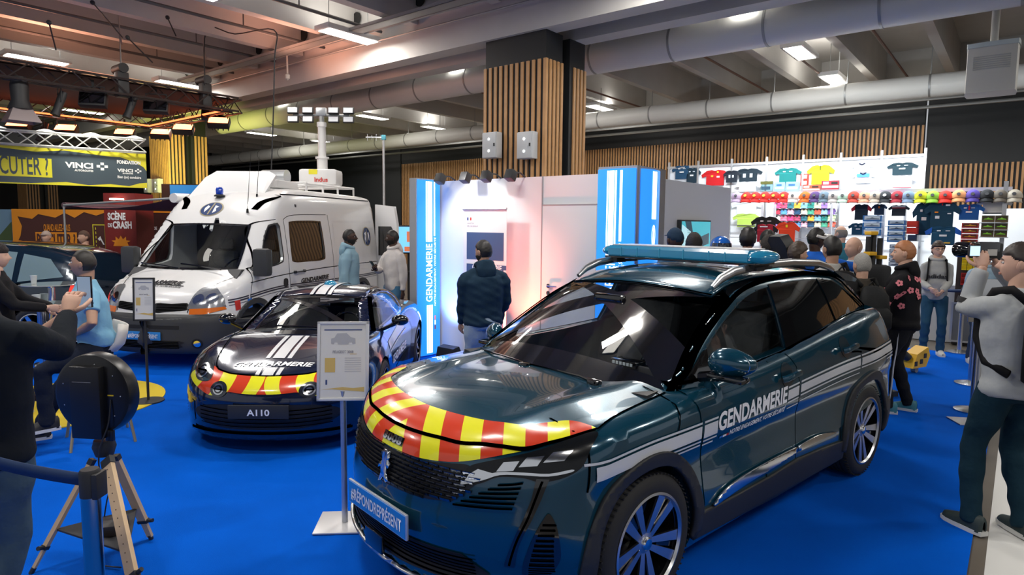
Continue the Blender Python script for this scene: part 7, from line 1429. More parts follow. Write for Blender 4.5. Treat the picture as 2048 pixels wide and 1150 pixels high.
# ---- round display on wooden tripod, seen from behind ----
t = thing('tripod_display', 'round black device seen from behind on a pale wooden tripod', 'tripod display', (0, 0, 0)); cpt = at(192, 787, 3.45); top_ = at(208, 882, 3.45)
t.location = (cpt.x, cpt.y, 0); t.rotation_euler.z = -.12
b = MB(); zc = cpt.z; b.lathe([(0, -.035), (.205, -.035), (.222, -.028), (.228, -.01), (.228, .045), (.215, .06), (0, .06)], 72, 'y', (0, 0, zc)); dsp = b.build('round_housing', mat('device black', (.010, .010, .011), rough=.32), t)
b = MB(); b.box((-.095, -.075, zc - .235), (.085, -.03, zc + .165), .006); b.box((.085, -.05, zc - .25), (.13, -.03, zc - .19), .004); b.build('rear_box', mat('device black', (.010, .010, .011)), t); b = MB(); b.box((-.075, -.0765, zc + .08), (.035, -.0755, zc + .082)); b.build('seam_line', mat('seam grey', (.35, .35, .35)), t)
b = MB(); b.box((.10, -.038, zc + .0), (.135, -.0355, zc + .007)); b.build('yellow_label', mat('label yellow', (.7, .5, .02)), t)
for k in range(9): a = k * .7; b = MB(); b.lathe([(.004, 0), (0, -.003)], 8, 'y', (.175 * math.cos(a), -.036, zc + .175 * math.sin(a))); b.build('screw', ALU, t)
Mi = (Matrix.Translation(t.location) @ Matrix.Rotation(-.12, 4, 'Z')).inverted(); apex = Mi @ Vector((top_.x, top_.y, top_.z - .05))
WOOD = mat('pale wood', (.60, .42, .24), rough=.5, noise=(14, .12))
b = MB(); b.lathe([(0, .06), (.05, .06), (.06, .02), (.045, -.03), (0, -.03)], 20, 'z', tuple(apex)); b.build('tripod_head', BLKP, t)
for i, (fx, fy, wd) in enumerate(((62, 1147, .013), (282, 1152 + 80, .033), (303, 1078, .026))):
    ft = Mi @ gp(fx, fy); dirv = (ft - apex); hp = apex + dirv.normalized() * .05 + Vector((dirv.x, dirv.y, 0)).normalized() * .03
    lg = MB(); d = (ft - hp).normalized(); sd = d.cross(Vector((0, 1, 0))).normalized() if i != 0 else d.cross(Vector((1, 0, 0))).normalized(); fw_ = d.cross(sd)
    def bar(b_, p, q_, w1, w2, th):
        vs = [p + sd * w1 + fw_ * th, p - sd * w1 + fw_ * th, p - sd * w1 - fw_ * th, p + sd * w1 - fw_ * th, q_ + sd * w2 + fw_ * th, q_ - sd * w2 + fw_ * th, q_ - sd * w2 - fw_ * th, q_ + sd * w2 - fw_ * th]; b_.add(vs, [(0, 1, 2, 3), (4, 7, 6, 5), (0, 4, 5, 1), (1, 5, 6, 2), (2, 6, 7, 3), (3, 7, 4, 0)])
    bar(lg, hp, hp.lerp(ft, .78), wd, wd * 1.0, .012); l_ = lg.build('leg', WOOD, t, smooth=False); lg = MB(); bar(lg, hp.lerp(ft, .6), hp.lerp(ft, .965), wd * .7, wd * .6, .009); lg.build('lower_section', WOOD, l_, smooth=False)
    lg = MB(); bar(lg, hp, hp.lerp(ft, .05), wd * 1.1, wd * 1.1, .015); lg.build('top_bracket', BLKP, l_); lg = MB(); lg.tube([hp.lerp(ft, .95), ft], .013, 8); lg.build('foot_spike', BLKP, l_); lg = MB(); bar(lg, hp.lerp(ft, .76), hp.lerp(ft, .79), wd * 1.15, wd * 1.15, .016); lg.tube([hp.lerp(ft, .775) + sd * wd, hp.lerp(ft, .775) + sd * (wd + .035)], .012, 8); lg.build('clamp', BLKP, l_)
    if i == 1: lg = MB(); [lg.ell(tuple(hp.lerp(ft, .08 + k * .055) - fw_ * .0125 * (1 if fw_.y > 0 else -1)), (.004, .002, .004), 8, 5) for k in range(12)]; lg.build('hole_row', mat('hole brown', (.12, .07, .04)), l_)
cs = [Mi @ gp(*q_).lerp(t.matrix_world @ Vector((0, 0, 0)) if False else Vector((top_.x, top_.y, top_.z)), .33) for q_ in ((62, 1147), (282, 1232), (303, 1078))]
b = MB(); mid = (cs[0] + cs[1] + cs[2]) / 3 - UZ * .03; b.add([tuple(c) for c in cs] + [tuple(mid)] + [tuple(c - UZ * .01) for c in cs] + [tuple(mid - UZ * .01)], [(0, 1, 3), (1, 2, 3), (2, 0, 3), (5, 4, 7), (6, 5, 7), (4, 6, 7), (0, 4, 5, 1), (1, 5, 6, 2), (2, 6, 4, 0)]); b.build('cloth_tray', mat('tray cloth', (.03, .03, .035), rough=.8), t)
tb = thing('battery_box', 'small dark box resting in the cloth tray of the wooden tripod', 'box', (Matrix.Translation(t.location) @ Matrix.Rotation(-.12, 4, 'Z')) @ (mid + UZ * .01), .3); b = MB(); b.box((-.09, -.07, 0), (.09, .07, .06), .01); b.build('box_body', mat('box dark', (.025, .02, .022), rough=.4), tb)
b = MB(); b.tube(cat([(.12, -.04, zc - .02), (.115, -.06, zc - .15), (.07, -.08, zc - .3), (.06, -.06, zc - .45), (.09, .02, zc - .62), (.02, .03, .35), (-.02, .0, .05), (.05, -.1, .012), (.2, -.12, .012)], 6), .004, 6); b.build('power_cable', BLKP, t)
# ---- stanchions ----
def stanchion(label, q, hgt, belt_to=None, r=.032, base=.17, dark=False, cat_='barrier post'):
    m = mat('polished steel', (.5, .47, .42), rough=.15, metal=1) if dark else mat('brushed steel', (.6, .6, .6), rough=.25, metal=1)
    t = thing('barrier_post', label, cat_, (q.x, q.y, 0), 0); b = MB(); b.lathe([(0, .003), (base, .003), (base, .012), (base * .85, .02), (r * 1.3, .045), (0, .045)], 48); b.build('base_disc', m, t); b = MB(); b.tube([(0, 0, .03), (0, 0, hgt - .02)], r, 28); b.build('post_tube', m, t); b = MB(); b.lathe([(0, hgt), (r * .9, hgt), (r * 1.08, hgt - .01), (r * 1.08, hgt - .10), (0, hgt - .10)], 28); b.box((r * .7, -.03, hgt - .105), (r * 1.35, .03, hgt - .012), .004); b.build('belt_head', BLKP, t)
    if belt_to is not None:
        v = Vector(belt_to) - Vector((q.x, q.y, 0)); v.z = belt_to[2]; p0 = Vector((0, 0, hgt - .045)); p1 = v; u = UZ * .024; n = 10; pts = [p0.lerp(p1, i / n) - UZ * .03 * math.sin(math.pi * i / n) for i in range(n + 1)]
        b = MB(); b.grid([[tuple(p + u) for p in pts], [tuple(p - u) for p in pts]]); bo = b.build('belt', mat('belt navy', (.006, .03, .10), rough=.7), t); md = bo.modifiers.new('thick', 'SOLIDIFY'); md.thickness = .003
    return t
q = at(168, 940, 2.22); stanchion('polished barrier post with dark blue belt near the wooden tripod', Vector((q.x + .02, q.y, 0)), q.z + .005, belt_to=(q.x - .75, q.y + .12, q.z + .10), dark=True)
q = gp(1945, 822); stanchion('steel barrier post with round base behind the flat sign post', q, 1.0); q = gp(1941, 768); stanchion('steel barrier post farther back behind the round based post', q, 1.0)
q = gp(1842, 655 + 30); q2 = gp(1915, 700); stanchion('steel barrier post joined by blue belts beside the grey flight case', gp(1918, 705), 1.0, belt_to=(q.x, q.y, .95))
q = gp(1950, 845); t = thing('sign_post', 'flat topped aluminium sign post on a white rectangular base at the right', 'sign stand', (q.x, q.y, 0), -.15); b = MB(); b.box((-.2, -.13, .003), (.2, .13, .012), .002); b.build('base_plate', mat('sign base white', (.62, .62, .63)), t); b = MB(); b.tube([(0, 0, .01), (0, 0, 1.15)], .018, 14); b.build('pole', ALU, t); b = MB(); b.box((-.045, -.03, .95), (.045, .02, 1.32), .004); b.box((-.15, -.035, 1.0), (.15, -.02, 1.42), .003); b.build('sign_plate', mat('brushed steel', (.6, .6, .6)), t)
q = gp(1955, 690); t = thing('flight_case', 'grey flight case with aluminium edges behind the barrier posts', 'flight case', (q.x, q.y, 0), THA, scale=.8); b = MB(); b.box((-.45, -.3, .08), (.45, .3, .86), .01); b.build('case_body', mat('case shell', (.12, .13, .15), rough=.5), t); b = MB()
for x in (-.45, .45):
    for y in (-.3, .3): b.box((x - .02, y - .02, .06), (x + .02, y + .02, .88))
for z in (.08, .86):
    for y in (-.3, .3): b.box((-.46, y - .018, z - .018), (.46, y + .018, z + .018))
b.build('edge_trim', ALU, t); b = MB(); [b.lathe([(0, -.02), (.04, -.02), (.04, .02), (0, .02)], 14, 'y', (x, y, .04)) for x in (-.35, .35) for y in (-.22, .22)]; b.build('casters', BLKP, t)
# ---- bar tables, cups, stools ----
def bar_table(label, px, Y, z):
    q = at(px, 448, Y); t = thing('bar_table', label, 'bar table', (q.x, q.y, 0)); b = MB(); b.lathe([(0, .0), (.235, .0), (.23, .012), (.12, .03), (.05, .06), (.04, .09), (0, .09)], 48); b.build('base_foot', CHROME, t); b = MB(); b.tube([(0, 0, .06), (0, 0, z - .02)], .038, 24); b.lathe([(.16, z - .012), (.04, z - .05), (.04, z - .08)], 24); b.build('column', CHROME, t)
    b = MB(); b.lathe([(0, z - .012), (.34, z - .012), (.345, z - .006), (.34, z), (0, z)], 56); b.build('round_top', mat('table top glass', (.32, .33, .3), rough=.08, coat=1), t); return t, q
_, q1 = bar_table('chrome bar table with round top nearest the left frame edge', 72, 6.7, 1.0); _, q2 = bar_table('chrome bar table with round top beyond the first, beside the dark car', 95, 8.3, 1.06)
def cup(label, x, y, Y, z, m):
    q = at(x, y, Y); t = thing('drink_cup', label, 'cup', (q.x, q.y, z)); b = MB(); b.lathe([(.028, 0), (.04, .11), (.042, .112), (.038, .108), (.027, .004)], 20); b.build('cup_wall', m, t); return t
cw = mat('cup clear', (.6, .65, .68), rough=.2, coat=.5); cup('translucent cup on the farther bar table', 68, 570, 8.2, 1.062, cw); cup('left translucent cup on the nearer bar table', 73, 600, 6.6, 1.002, cw); cup('right dark translucent cup on the nearer bar table', 89, 602, 6.7, 1.002, mat('cup grey', (.2, .25, .28), rough=.2, coat=.5))
def bar_stool(label, q, yaw, z=.76):
    t = thing('bar_stool', label, 'bar stool', (q.x, q.y, 0), yaw)
    wm = mat('stool white', (.62, .6, .56), rough=.35); rows = []
    for i, (yy, zz, w_) in enumerate(((.20, -.02, .16), (.18, 0, .19), (.0, -.015, .205), (-.15, .0, .205), (-.21, .06, .205), (-.235, .15, .20), (-.245, .22, .17))): rows.append([(w_ * (k / 5 - 1), yy + (.09 * abs(k / 5 - 1) ** 3 if yy < -.1 else 0), z + zz + .035 * abs(k / 5 - 1) ** 2.5) for k in range(11)])
    b = MB(); b.grid(rows); s_ = b.build('seat_shell', wm, t); md = s_.modifiers.new('thick', 'SOLIDIFY'); md.thickness = .016
    for sx_ in (-1, 1):
        for sy_ in (-1, 1): b = MB(); b.tube([(sx_ * .13, sy_ * .12, z - .02), (sx_ * .24, sy_ * .23, .0)], .012, 8); b.build('leg', mat('stool leg', (.5, .38, .2), rough=.3, metal=.6), t)
    b = MB(); b.tube([(.2 * math.cos(a) * 1.0, .2 * math.sin(a), .32) for a in [k * math.pi / 12 for k in range(25)]], .010, 6); b.build('foot_ring', CHROME, t); return t
gl_ = at(172, 448, 5.35); bar_stool('white shell bar stool under the seated gendarme', Vector((gl_.x + .02, gl_.y + .02, 0)), R_(128), .77)
q = at(118, 448, 8.0); bar_stool('white shell bar stool standing empty behind the gendarme', q, 2.2, .78)
# orange chair in red light beside the van
q = at(250, 560, 11.4); t = thing('low_chair', 'orange lit chair between the red column and the van', 'chair', (q.x, q.y, 0), 2.6); b = MB(); b.box((-.22, -.22, .42), (.22, .22, .46), .02); b.build('seat', mat('chair orange', (.6, .25, .08), rough=.5), t); b = MB(); b.box((-.22, .19, .5), (.22, .23, .85), .02); b.build('backrest', mat('chair orange', (.6, .25, .08)), t); [MB().tube([(x, y, 0), (x, y, .42)], .014, 6).build('leg', CHROME, t) for x in (-.2, .2) for y in (-.2, .2)]

b = MB(); b.tube(cat([tuple(onb(x, y, 6.5)) for x, y in ((410, 170), (413, 60), (470, 68), (548, 60), (549, 120), (546, 250), (543, 330), (541, 400))], 5), .012, 6); tag(b.build('hanging_cable', BLKP, None), 'long black cable looping down from the ceiling above the white van', 'cable')
q = onb(575, 150, 8.0); b = MB(); b.tube([q, q + UZ * (5.6 - q.z)], .02, 8); b.lathe([(0, -.12), (.05, -.08), (.055, 0), (.02, .03)], 14, 'z', tuple(q)); tag(b.build('ceiling_sensor', mat('vent white', (.5, .5, .47)), None), 'white sensor on a thin drop tube below the ceiling joists', 'sensor')
for px0, py0, px1, py1 in ((185, 5, 245, 75), (335, 35, 352, 72), (255, 75, 305, 125), (98, 45, 112, 100)):
    b = MB(); p0, p1 = ona(px0, py0, 12.6), ona(px1, py1, 12.9); b.tube([p0, p1], .012, 5); b.ell(tuple(p0), (.04, .04, .04), 8, 6); tag(b.build('rigging_cable', BLKP, None), 'thin black rigging cable fixed to the joists above the dark canopy', 'cable', 'rigging cables above the canopy')
# ======================= merchandise stand =======================
SB = 14.2
def rgb(h): h = h.lstrip('#'); c = [int(h[i:i + 2], 16) / 255 for i in (0, 2, 4)]; return tuple((v / 12.92 if v <= .04045 else ((v + .055) / 1.055) ** 2.4) for v in c)
SHYAW = pyaw(RA)
SPW = mat('stand white', (.80, .82, .84), rough=.5, emit=(.8, .9, 1), es=.12)  # faint emission lightens the white panels, which hold no lamp
def shop_pt(x, y, b_): return onb(x, y, b_)
# back panels
sh = thing('shop_stand', 'white walled merchandise stand with silver posts and clothing rails', 'shop stand', (0, 0, 0))
al, ar = onb(1336, 330, SB).dot(AX), onb(1851, 330, SB).dot(AX); zt = onb(1600, 322, SB).z
def bx(nm, a0, a1, b0, b1, z0, z1, m, par=sh): return wpanel(nm, min(a0, a1), max(a0, a1), b0, b1, z0, z1, m, par)
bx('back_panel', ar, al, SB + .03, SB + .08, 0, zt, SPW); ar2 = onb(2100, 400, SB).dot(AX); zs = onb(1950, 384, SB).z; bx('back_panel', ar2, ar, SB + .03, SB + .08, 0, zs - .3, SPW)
for x in (1338, 1396, 1463, 1533, 1606, 1681, 1762, 1849): a = onb(x, 340, SB - .02).dot(AX); bx('post', a - .02, a + .02, SB - .03, SB + .02, 0, zt + .12, ALU)
bx('top_rail', ar, al, SB - .02, SB + .02, zt - .03, zt + .02, ALU)
SB2 = 12.9
def capz(x): return onb(x, 384, SB2).z
bx('cap_rail', onb(2025, 380, SB2).dot(AX), onb(1462, 380, SB2).dot(AX), SB2, SB2 + .04, capz(1700) - .03, capz(1700) + .03, mat('rail lilac', (.6, .58, .68), rough=.4))
for x in (1525, 1770, 1812, 1664, 1550): a = onb(x, 400, SB2 + .2).dot(AX); bx('post', a - .02, a + .02, SB2 + .2, SB2 + .24, 0, capz(1700) - .2, mat('post white', (.8, .8, .82), rough=.4))
a = onb(2010, 400, SB2 - .1).dot(AX); bx('post', a - .03, a + .03, SB2 - .1, SB2 - .04, 0, onb(2010, 363, SB2).z, ALU)
for y in (382, 452, 478): 
    z = onb(1600, y, SB - .1).z; bx('shelf_rail', onb(1850, y, SB).dot(AX), onb(1462, y, SB).dot(AX), SB - .12, SB - .1, z, z + .015, ALU)
# shirts
def shirt(cx, y0, y1, wpx, col, label, b_=SB, logos=(), collar=None, name='jersey', cat_='jersey', sleeve=None, group=None, neck=None):
    wpx *= 1.22
    pl, pr_ = onb(cx - wpx / 2, (y0 + y1) / 2, b_), onb(cx + wpx / 2, (y0 + y1) / 2, b_); w = pl.dot(AX) - pr_.dot(AX); zt_, zb = onb(cx, y0, b_).z, onb(cx, y1, b_).z; h = zt_ - zb; c = onb(cx, y1, b_)
    t = thing(name, label, cat_, (c.x, c.y, zb), SHYAW, group)
    bw = w * .31; P_ = [(-bw, 0), (bw, 0), (bw, h * .62), (w * .46, h * .52), (w * .5, h * .70), (w * .30, h * .95), (w * .12, h), (0, h * .93), (-w * .12, h), (-w * .30, h * .95), (-w * .5, h * .70), (-w * .46, h * .52), (-bw, h * .62)]
    m = mat('fabric %s' % col, rgb(col), rough=.8); b = MB(); n = len(P_); f = lambda x: -.03 + .02 * (x / (w * .5)) ** 2; b.add([(x, f(x), z) for x, z in P_] + [(x, .01, z) for x, z in P_], [tuple(range(n)), tuple(range(n, 2 * n))[::-1]] + [(k, n + k, n + (k + 1) % n, (k + 1) % n) for k in range(n)]); b.build('shirt_body', m, t, smooth=False)
    if collar: q = MB(); q.tube([(-w * .12, -.035, h), (-w * .05, -.045, h * .92), (0, -.048, h * .86), (w * .05, -.045, h * .92), (w * .12, -.035, h)], .012, 5); q.build('collar', mat('fabric %s' % collar, rgb(collar), rough=.8), t)
    if sleeve:
        for s_ in (-1, 1): q = MB(); q.add([(s_ * w * .30, -.034, h * .95), (s_ * w * .5, -.034, h * .70), (s_ * w * .46, -.034, h * .52), (s_ * bw, -.034, h * .62)], [(0, 1, 2, 3)]); q.build('sleeve', mat('fabric %s' % sleeve, rgb(sleeve), rough=.8), t, fix=False, smooth=False)
    for (u, v, s1, s2, c_) in logos: q = MB(); q.box((w * (u - s1 / 2), -.038, h * (v - s2 / 2)), (w * (u + s1 / 2), -.034, h * (v + s2 / 2))); q.build('printed_logo', mat('fabric %s' % c_, rgb(c_), rough=.7), t, smooth=False)
    return t
LG = ((-.12, .75, .10, .07, '#e8eef2'), (.12, .75, .12, .05, '#d0d8e0'), (0, .5, .2, .1, '#f0f0f0'))
L = [(1364, 331, 358, 34, '#1f4a6b', 'blue jersey hanging first from the left on the top rail', LG), (1384, 336, 366, 28, '#16303f', 'dark teal jersey hanging second from the left on the top rail', LG), (1430, 340, 371, 46, '#c8141c', 'bright red jersey with yellow badge hanging on the top rail', ((-.1, .6, .08, .12, '#ffb030'), (.12, .55, .1, .1, '#ffffff'), (.1, .85, .06, .1, '#f2d21a'))), (1463, 341, 365, 28, '#151f2c', 'small navy polo hanging right of the red jersey', ((-.1, .5, .1, .25, '#c8d0d8'), (.1, .5, .1, .2, '#c8d0d8'))), (1496, 337, 363, 46, '#122733', 'dark navy jersey with two pale marks hanging on the top rail', ((-.12, .45, .1, .3, '#c8d0d8'), (.12, .45, .1, .3, '#c8d0d8'))), (1575, 336, 365, 44, '#117a78', 'teal green jersey hanging on the top rail', LG[:2]), (1640, 330, 369, 46, '#c9d21e', 'lime yellow jersey with black zip hanging on the top rail', ((0, .85, .02, .25, '#22220a'),)), (1724, 327, 345, 40, '#eef0f4', 'white jersey with navy collar hanging right of the lime jersey', ()), (1726, 346, 366, 42, '#f2f4f6', 'white jersey with a blue chest band under the navy collared one', ((0, .75, .5, .35, '#4a8fd8'),)), (1804, 325, 350, 52, '#12303a', 'dark petrol jersey at the right end of the top rail', LG), (1804, 351, 377, 50, '#f2f2f4', 'white jersey with a red and black hem below the petrol jersey', ((0, .06, .6, .1, '#a01830'),)),
 (1470, 366, 388, 40, '#e8e8ea', 'white T-shirt hanging below the small navy polo', ()), (1495, 363, 388, 44, '#dfe3e8', 'pale grey T-shirt hanging below the dark navy jersey', ()), (1493, 404, 428, 52, '#d8dde2', 'grey white T-shirt hanging below the red caps', ()), (1492, 427, 454, 46, '#b8d860', 'lime green T-shirt hanging below the grey white one', ())]
for cx, y0, y1, w, c, lb, lg in L: shirt(cx, y0, y1, w, c, lb, logos=lg, collar={'#eef0f4': '#1a2440', '#f2f4f6': '#1a2440'}.get(c), b_=SB - (.06 if y0 > 350 and cx > 1700 else 0) - (.08 if cx in (1463, 1495, 1492) else 0))
L2 = [(1531, 433, 470, 50, '#15161a', 'black team polo with white logos on the front rack', LG, 12.2), (1530, 448, 484, 42, '#a8162c', 'maroon red team polo in front of the black one', ((-.05, .85, .3, .06, '#f0e8e8'),), 12.0), (1573, 444, 484, 42, '#f04418', 'orange red team polo with yellow badge on the front rack', ((0, .8, .08, .14, '#f8d820'),), 12.0),
 (1722, 408, 440, 34, '#122a3a', 'dark navy jersey with red sleeves in the middle rack', (), 13.0), (1758, 408, 430, 26, '#1a3550', 'navy jersey with orange bull mark in the middle rack', ((0, .7, .1, .2, '#e07818'),), 13.0), (1797, 410, 432, 36, '#28323c', 'dark jersey with white and red yoke in the middle rack', ((0, .85, .6, .12, '#f0f0f0'), (0, .72, .6, .06, '#c02030')), 13.0), (1716, 446, 470, 34, '#0f4a66', 'petrol blue jersey low in the middle rack', LG, 13.0),
 (1846, 405, 470, 40, '#0d4560', 'petrol blue jersey at the left of the blue group', LG, 12.9), (1882, 402, 458, 60, '#0c3f58', 'petrol blue jersey at the centre top of the blue group', ((-.15, .6, .1, .05, '#f09010'), (0, .9, .03, .12, '#d02030'), (.15, .85, .12, .06, '#e8eef2'), (.2, .55, .1, .04, '#e8eef2'), (-.12, .42, .12, .1, '#e8eef2')), 12.8), (1937, 408, 440, 52, '#1a5fae', 'royal blue jersey with white cuffs at the right of the blue group', LG + ((0, .75, .05, .3, '#c02040'),), 12.85), (1885, 452, 490, 62, '#0e4a68', 'petrol blue jersey with royal sleeves at the bottom of the blue group', LG + ((.0, .12, .4, .06, '#f0c040'),), 12.7), (1987, 397, 428, 60, '#f4f4f4', 'white T-shirt with dark hem hanging at the right end of the cap rail', ((0, .05, .55, .06, '#20303a'),), 12.95)]
for cx, y0, y1, w, c, lb, lg, bb in L2: shirt(cx, y0, y1, w, c, lb, b_=bb, logos=lg, sleeve={(1722): '#c02838', 1885: '#1a60c0', 1530: '#15161a'}.get(cx))
# framed scarves and flags
def flat(name, label, cat_, x0, y0, x1, y1, col, stripes_=(), b_=SB, group=None):
    O = onb(x0, y1, b_); R__ = onb(x1, y1, b_); w = (O - R__).dot(AX); h = onb(x0, y0, b_).z - O.z; t = thing(name, label, cat_, O, SHYAW, group); b = MB(); b.box((0, -.03, 0), (w, 0, h), .004); b.build('folded_cloth', mat('fabric %s' % col, rgb(col), rough=.7), t)
    for u0, v0, u1, v1, c in stripes_: q = MB(); q.box((w * u0, -.034, h * v0), (w * u1, -.031, h * v1)); q.build('printed_band', mat('fabric %s' % c, rgb(c), rough=.7), t, smooth=False)
    return t
FS = ((.1, .3, .9, .5, '#f0f4f8'), (.2, .6, .7, .8, '#3a6a9a'))
flat('flag', 'olive and blue team flag left of the two pale blue flags', 'flag', 1521, 363, 1546, 384, '#7aa0a8', ((0, .7, 1, 1, '#5a5a20'), (.1, .2, .8, .5, '#2a4a60'))); flat('flag', 'left pale blue team flag below the teal jersey', 'flag', 1549, 365, 1570, 384, '#8ec4dc', FS); flat('flag', 'right pale blue team flag below the teal jersey', 'flag', 1572, 364, 1598, 385, '#8cc8e6', FS)
SC = ((.05, .2, .95, .45, '#f4f4f4'), (.1, .6, .4, .9, '#ffffff'), (.55, .6, .9, .85, '#202020'))
flat('scarf', 'red and white vertical scarf left of the lime jersey', 'scarf', 1601, 348, 1617, 372, '#d83828', ((.2, .1, .8, .4, '#f4f4f4'), (.2, .6, .8, .9, '#f4f4f4'))); flat('scarf', 'orange red and white scarf below the lime jersey', 'scarf', 1604, 371, 1641, 384, '#e05030', SC); flat('scarf', 'dark red patterned scarf right of the orange one', 'scarf', 1643, 362, 1679, 380, '#a02838', SC)
# caps
def make_cap(label, col, x, y, b_, s=1.0, logo='#222222', grp='caps clipped along the top rail'):
    q = onb(x, y, b_); t = thing('cap', label, 'cap', q, SHYAW, grp); m = mat('fabric %s' % col, rgb(col), rough=.8)
    b = MB(); rows = []
    for i in range(7): th = math.pi / 2 * i / 6; rows.append([(.10 * s * math.cos(th) * math.cos(a), -.03 + .09 * s * math.cos(th) * math.sin(a), .12 * s * math.sin(th)) for a in [2 * math.pi * k / 16 for k in range(17)]])
    b.grid(rows); c = b.build('crown', m, t, weld=True); b = MB(); rows = []
    for i in range(4): r = 1 + .5 * i / 3; rows.append([(.088 * s * math.sin(a) * (1 + .05 * i), -.03 - .085 * s * math.cos(a) * r, -.012 * s * i * 1.6 - .014 * s * math.sin(a) ** 2) for a in [R_(-70 + 140 * k / 10) for k in range(11)]])
    b.grid(rows); br = b.build('cap_brim', m, t); md = br.modifiers.new('thick', 'SOLIDIFY'); md.thickness = .006
    b = MB(); b.T = Matrix.Translation((0, -.03 - .082 * s, .055 * s)) @ Matrix.Rotation(R_(-30), 4, 'X'); b.lathe([(0, -.004), (.024 * s, -.004), (.024 * s, .004), (0, .004)], 12, 'y'); b.build('front_logo', mat('fabric %s' % logo, rgb(logo), rough=.6), t); return t
caps = [(1475, '#a894b0', 'pale lilac'), (1494, '#d62018', 'red'), (1512, '#d41c18', 'red'), (1531, '#d82018', 'red'), (1550, '#c81c18', 'red'), (1569, '#d02018', 'red'), (1588, '#d8ccc4', 'cream'), (1611, '#d86018', 'red and yellow'), (1631, '#4a3068', 'deep purple'), (1649, '#5c7080', 'steel grey'), (1668, '#b0a8a4', 'warm grey'), (1687, '#a8c4b0', 'pale mint'), (1708, '#b03828', 'brick red'), (1730, '#d89878', 'peach'), (1751, '#b8a898', 'beige'), (1771, '#20242a', 'black'), (1795, '#98182a', 'crimson'), (1817, '#6c84a0', 'slate blue'), (1842, '#c8cc18', 'yellow'), (1866, '#90c838', 'lime green'), (1891, '#e02818', 'scarlet'), (1918, '#e8a068', 'apricot'), (1946, '#50409a', 'violet'), (1974, '#16181c', 'black'), (2001, '#6a6258', 'taupe'), (2028, '#b8b0a0', 'sand')]
near = {1494: 'leftmost of the red caps next to the lilac one', 1512: 'second red cap from the lilac one', 1531: 'middle one of the five red caps', 1550: 'fourth of the five red caps', 1569: 'last red cap, next to the cream one', 1771: 'black cap between the beige and the crimson caps', 1974: 'black cap between the violet and taupe caps'}
for x, c, n_ in caps: make_cap((near[x] + ' on the rail') if x in near else n_ + ' cap clipped on the long cap rail', c, x, 398 + (x > 1900) * -2, SB2 - .03, s=1.15, logo={'#d62018': '#f4d020', '#d41c18': '#f4d020', '#d82018': '#f4d020', '#c81c18': '#f4d020', '#d02018': '#f4d020', '#20242a': '#d0d0d0'}.get(c, '#2a2a2e'))
sm = ['#d8407c', '#b84868', '#2a6a7a', '#e8a838', '#7ab0d0', '#1c7a70', '#c0d8a0', '#8a6ab0', '#e0e4ea', '#c03048', '#5a9ad0', '#f0b0c0', '#20486a', '#e8d8b8', '#48a080', '#d05840', '#90c0e0', '#6a4a90', '#f0f0f0', '#e87898']
nmz = ['pink', 'rose', 'petrol', 'orange', 'sky blue', 'sea green', 'pale green', 'lavender', 'white', 'cherry', 'blue', 'blush', 'navy', 'cream', 'jade', 'coral', 'powder blue', 'plum', 'off white', 'salmon']
k = 0
for r, y in enumerate((412, 424, 437, 449)):
    for c in range(9): make_cap(nmz[k % 20] + ' cap stacked %s in the crowded cap grid' % ('in the top row', 'in the second row', 'in the third row', 'in the bottom row')[r], sm[(k * 7) % 20] if False else sm[k % 20], 1556 + c * 13.5, y, SB - .15, s=.8, grp='small caps in the crowded grid, row %s' % ('one', 'two', 'three', 'four')[r]); k += 1
for y in (418, 430, 443, 456): z = onb(1600, y, SB - .1).z; bx('grid_shelf', onb(1675, y, SB).dot(AX), onb(1548, y, SB).dot(AX), SB - .25, SB - .05, z, z + .01, mat('post white', (.8, .8, .82)))
# boxed model cars
def boxes(x0, x1, y0, y1, rows, cols, body, win, label, grp, b_=12.6, depth=.22, car=None):
    p0, p1 = onb(x0, y1, b_), onb(x1, y1, b_); W_ = (p0 - p1).dot(AX); H_ = onb(x0, y0, b_).z - p0.z; w, h = W_ / cols, H_ / rows; first = None
    for r in range(rows):
        for c in range(cols):
            pos = p0 - AX * (w * c) + UZ * (h * r)
            if first is None:
                t = thing('toy_box', label, 'toy box', pos, SHYAW, grp); b = MB(); b.box((.004, 0, .002), (w - .004, depth, h - .006)); b.build('box_body', mat('box %s' % body, rgb(body), rough=.4), t, smooth=False); b = MB(); b.box((w * .1, -.004, h * .3), (w * .9, .0, h * .85)); b.build('box_window', mat('box %s' % win, rgb(win), rough=.2), t, smooth=False)
                if car: b = MB(); b.prism([(w * .15, h * .4), (w * .25, h * .5), (w * .4, h * .52), (w * .5, h * .68), (w * .62, h * .55), (w * .85, h * .48), (w * .86, h * .38)], -.012, -.005, 'y'); b.build('toy_car', mat('box %s' % car, rgb(car), rough=.3), t, smooth=False)
                first = t
            else: t = copy_tree(first); t.location = pos
            t['label'] = label
boxes(1723, 1762, 430, 471, 3, 1, '#2a70b0', '#c8d4dc', 'blue edged model car box in the short stack by the VR headset', 'short blue box stack', car='#6a7a88')
boxes(1773, 1809, 440, 484, 4, 1, '#2468a8', '#b8c8d4', 'blue model car box in the upper part of the tall stack', 'tall blue box stack, upper boxes', car='#33485a'); boxes(1776, 1808, 488, 532, 5, 1, '#8a96a4', '#c0c8d0', 'grey model car box in the lower part of the tall stack', 'tall stack, lower grey boxes', car='#404a58')
boxes(1812, 1834, 441, 468, 2, 1, '#b82418', '#c83020', 'red model car box beside the tall blue stack', 'red boxes beside the tall stack'); boxes(1814, 1834, 469, 482, 1, 1, '#26304a', '#2c3a58', 'dark blue box below the two red boxes', None)
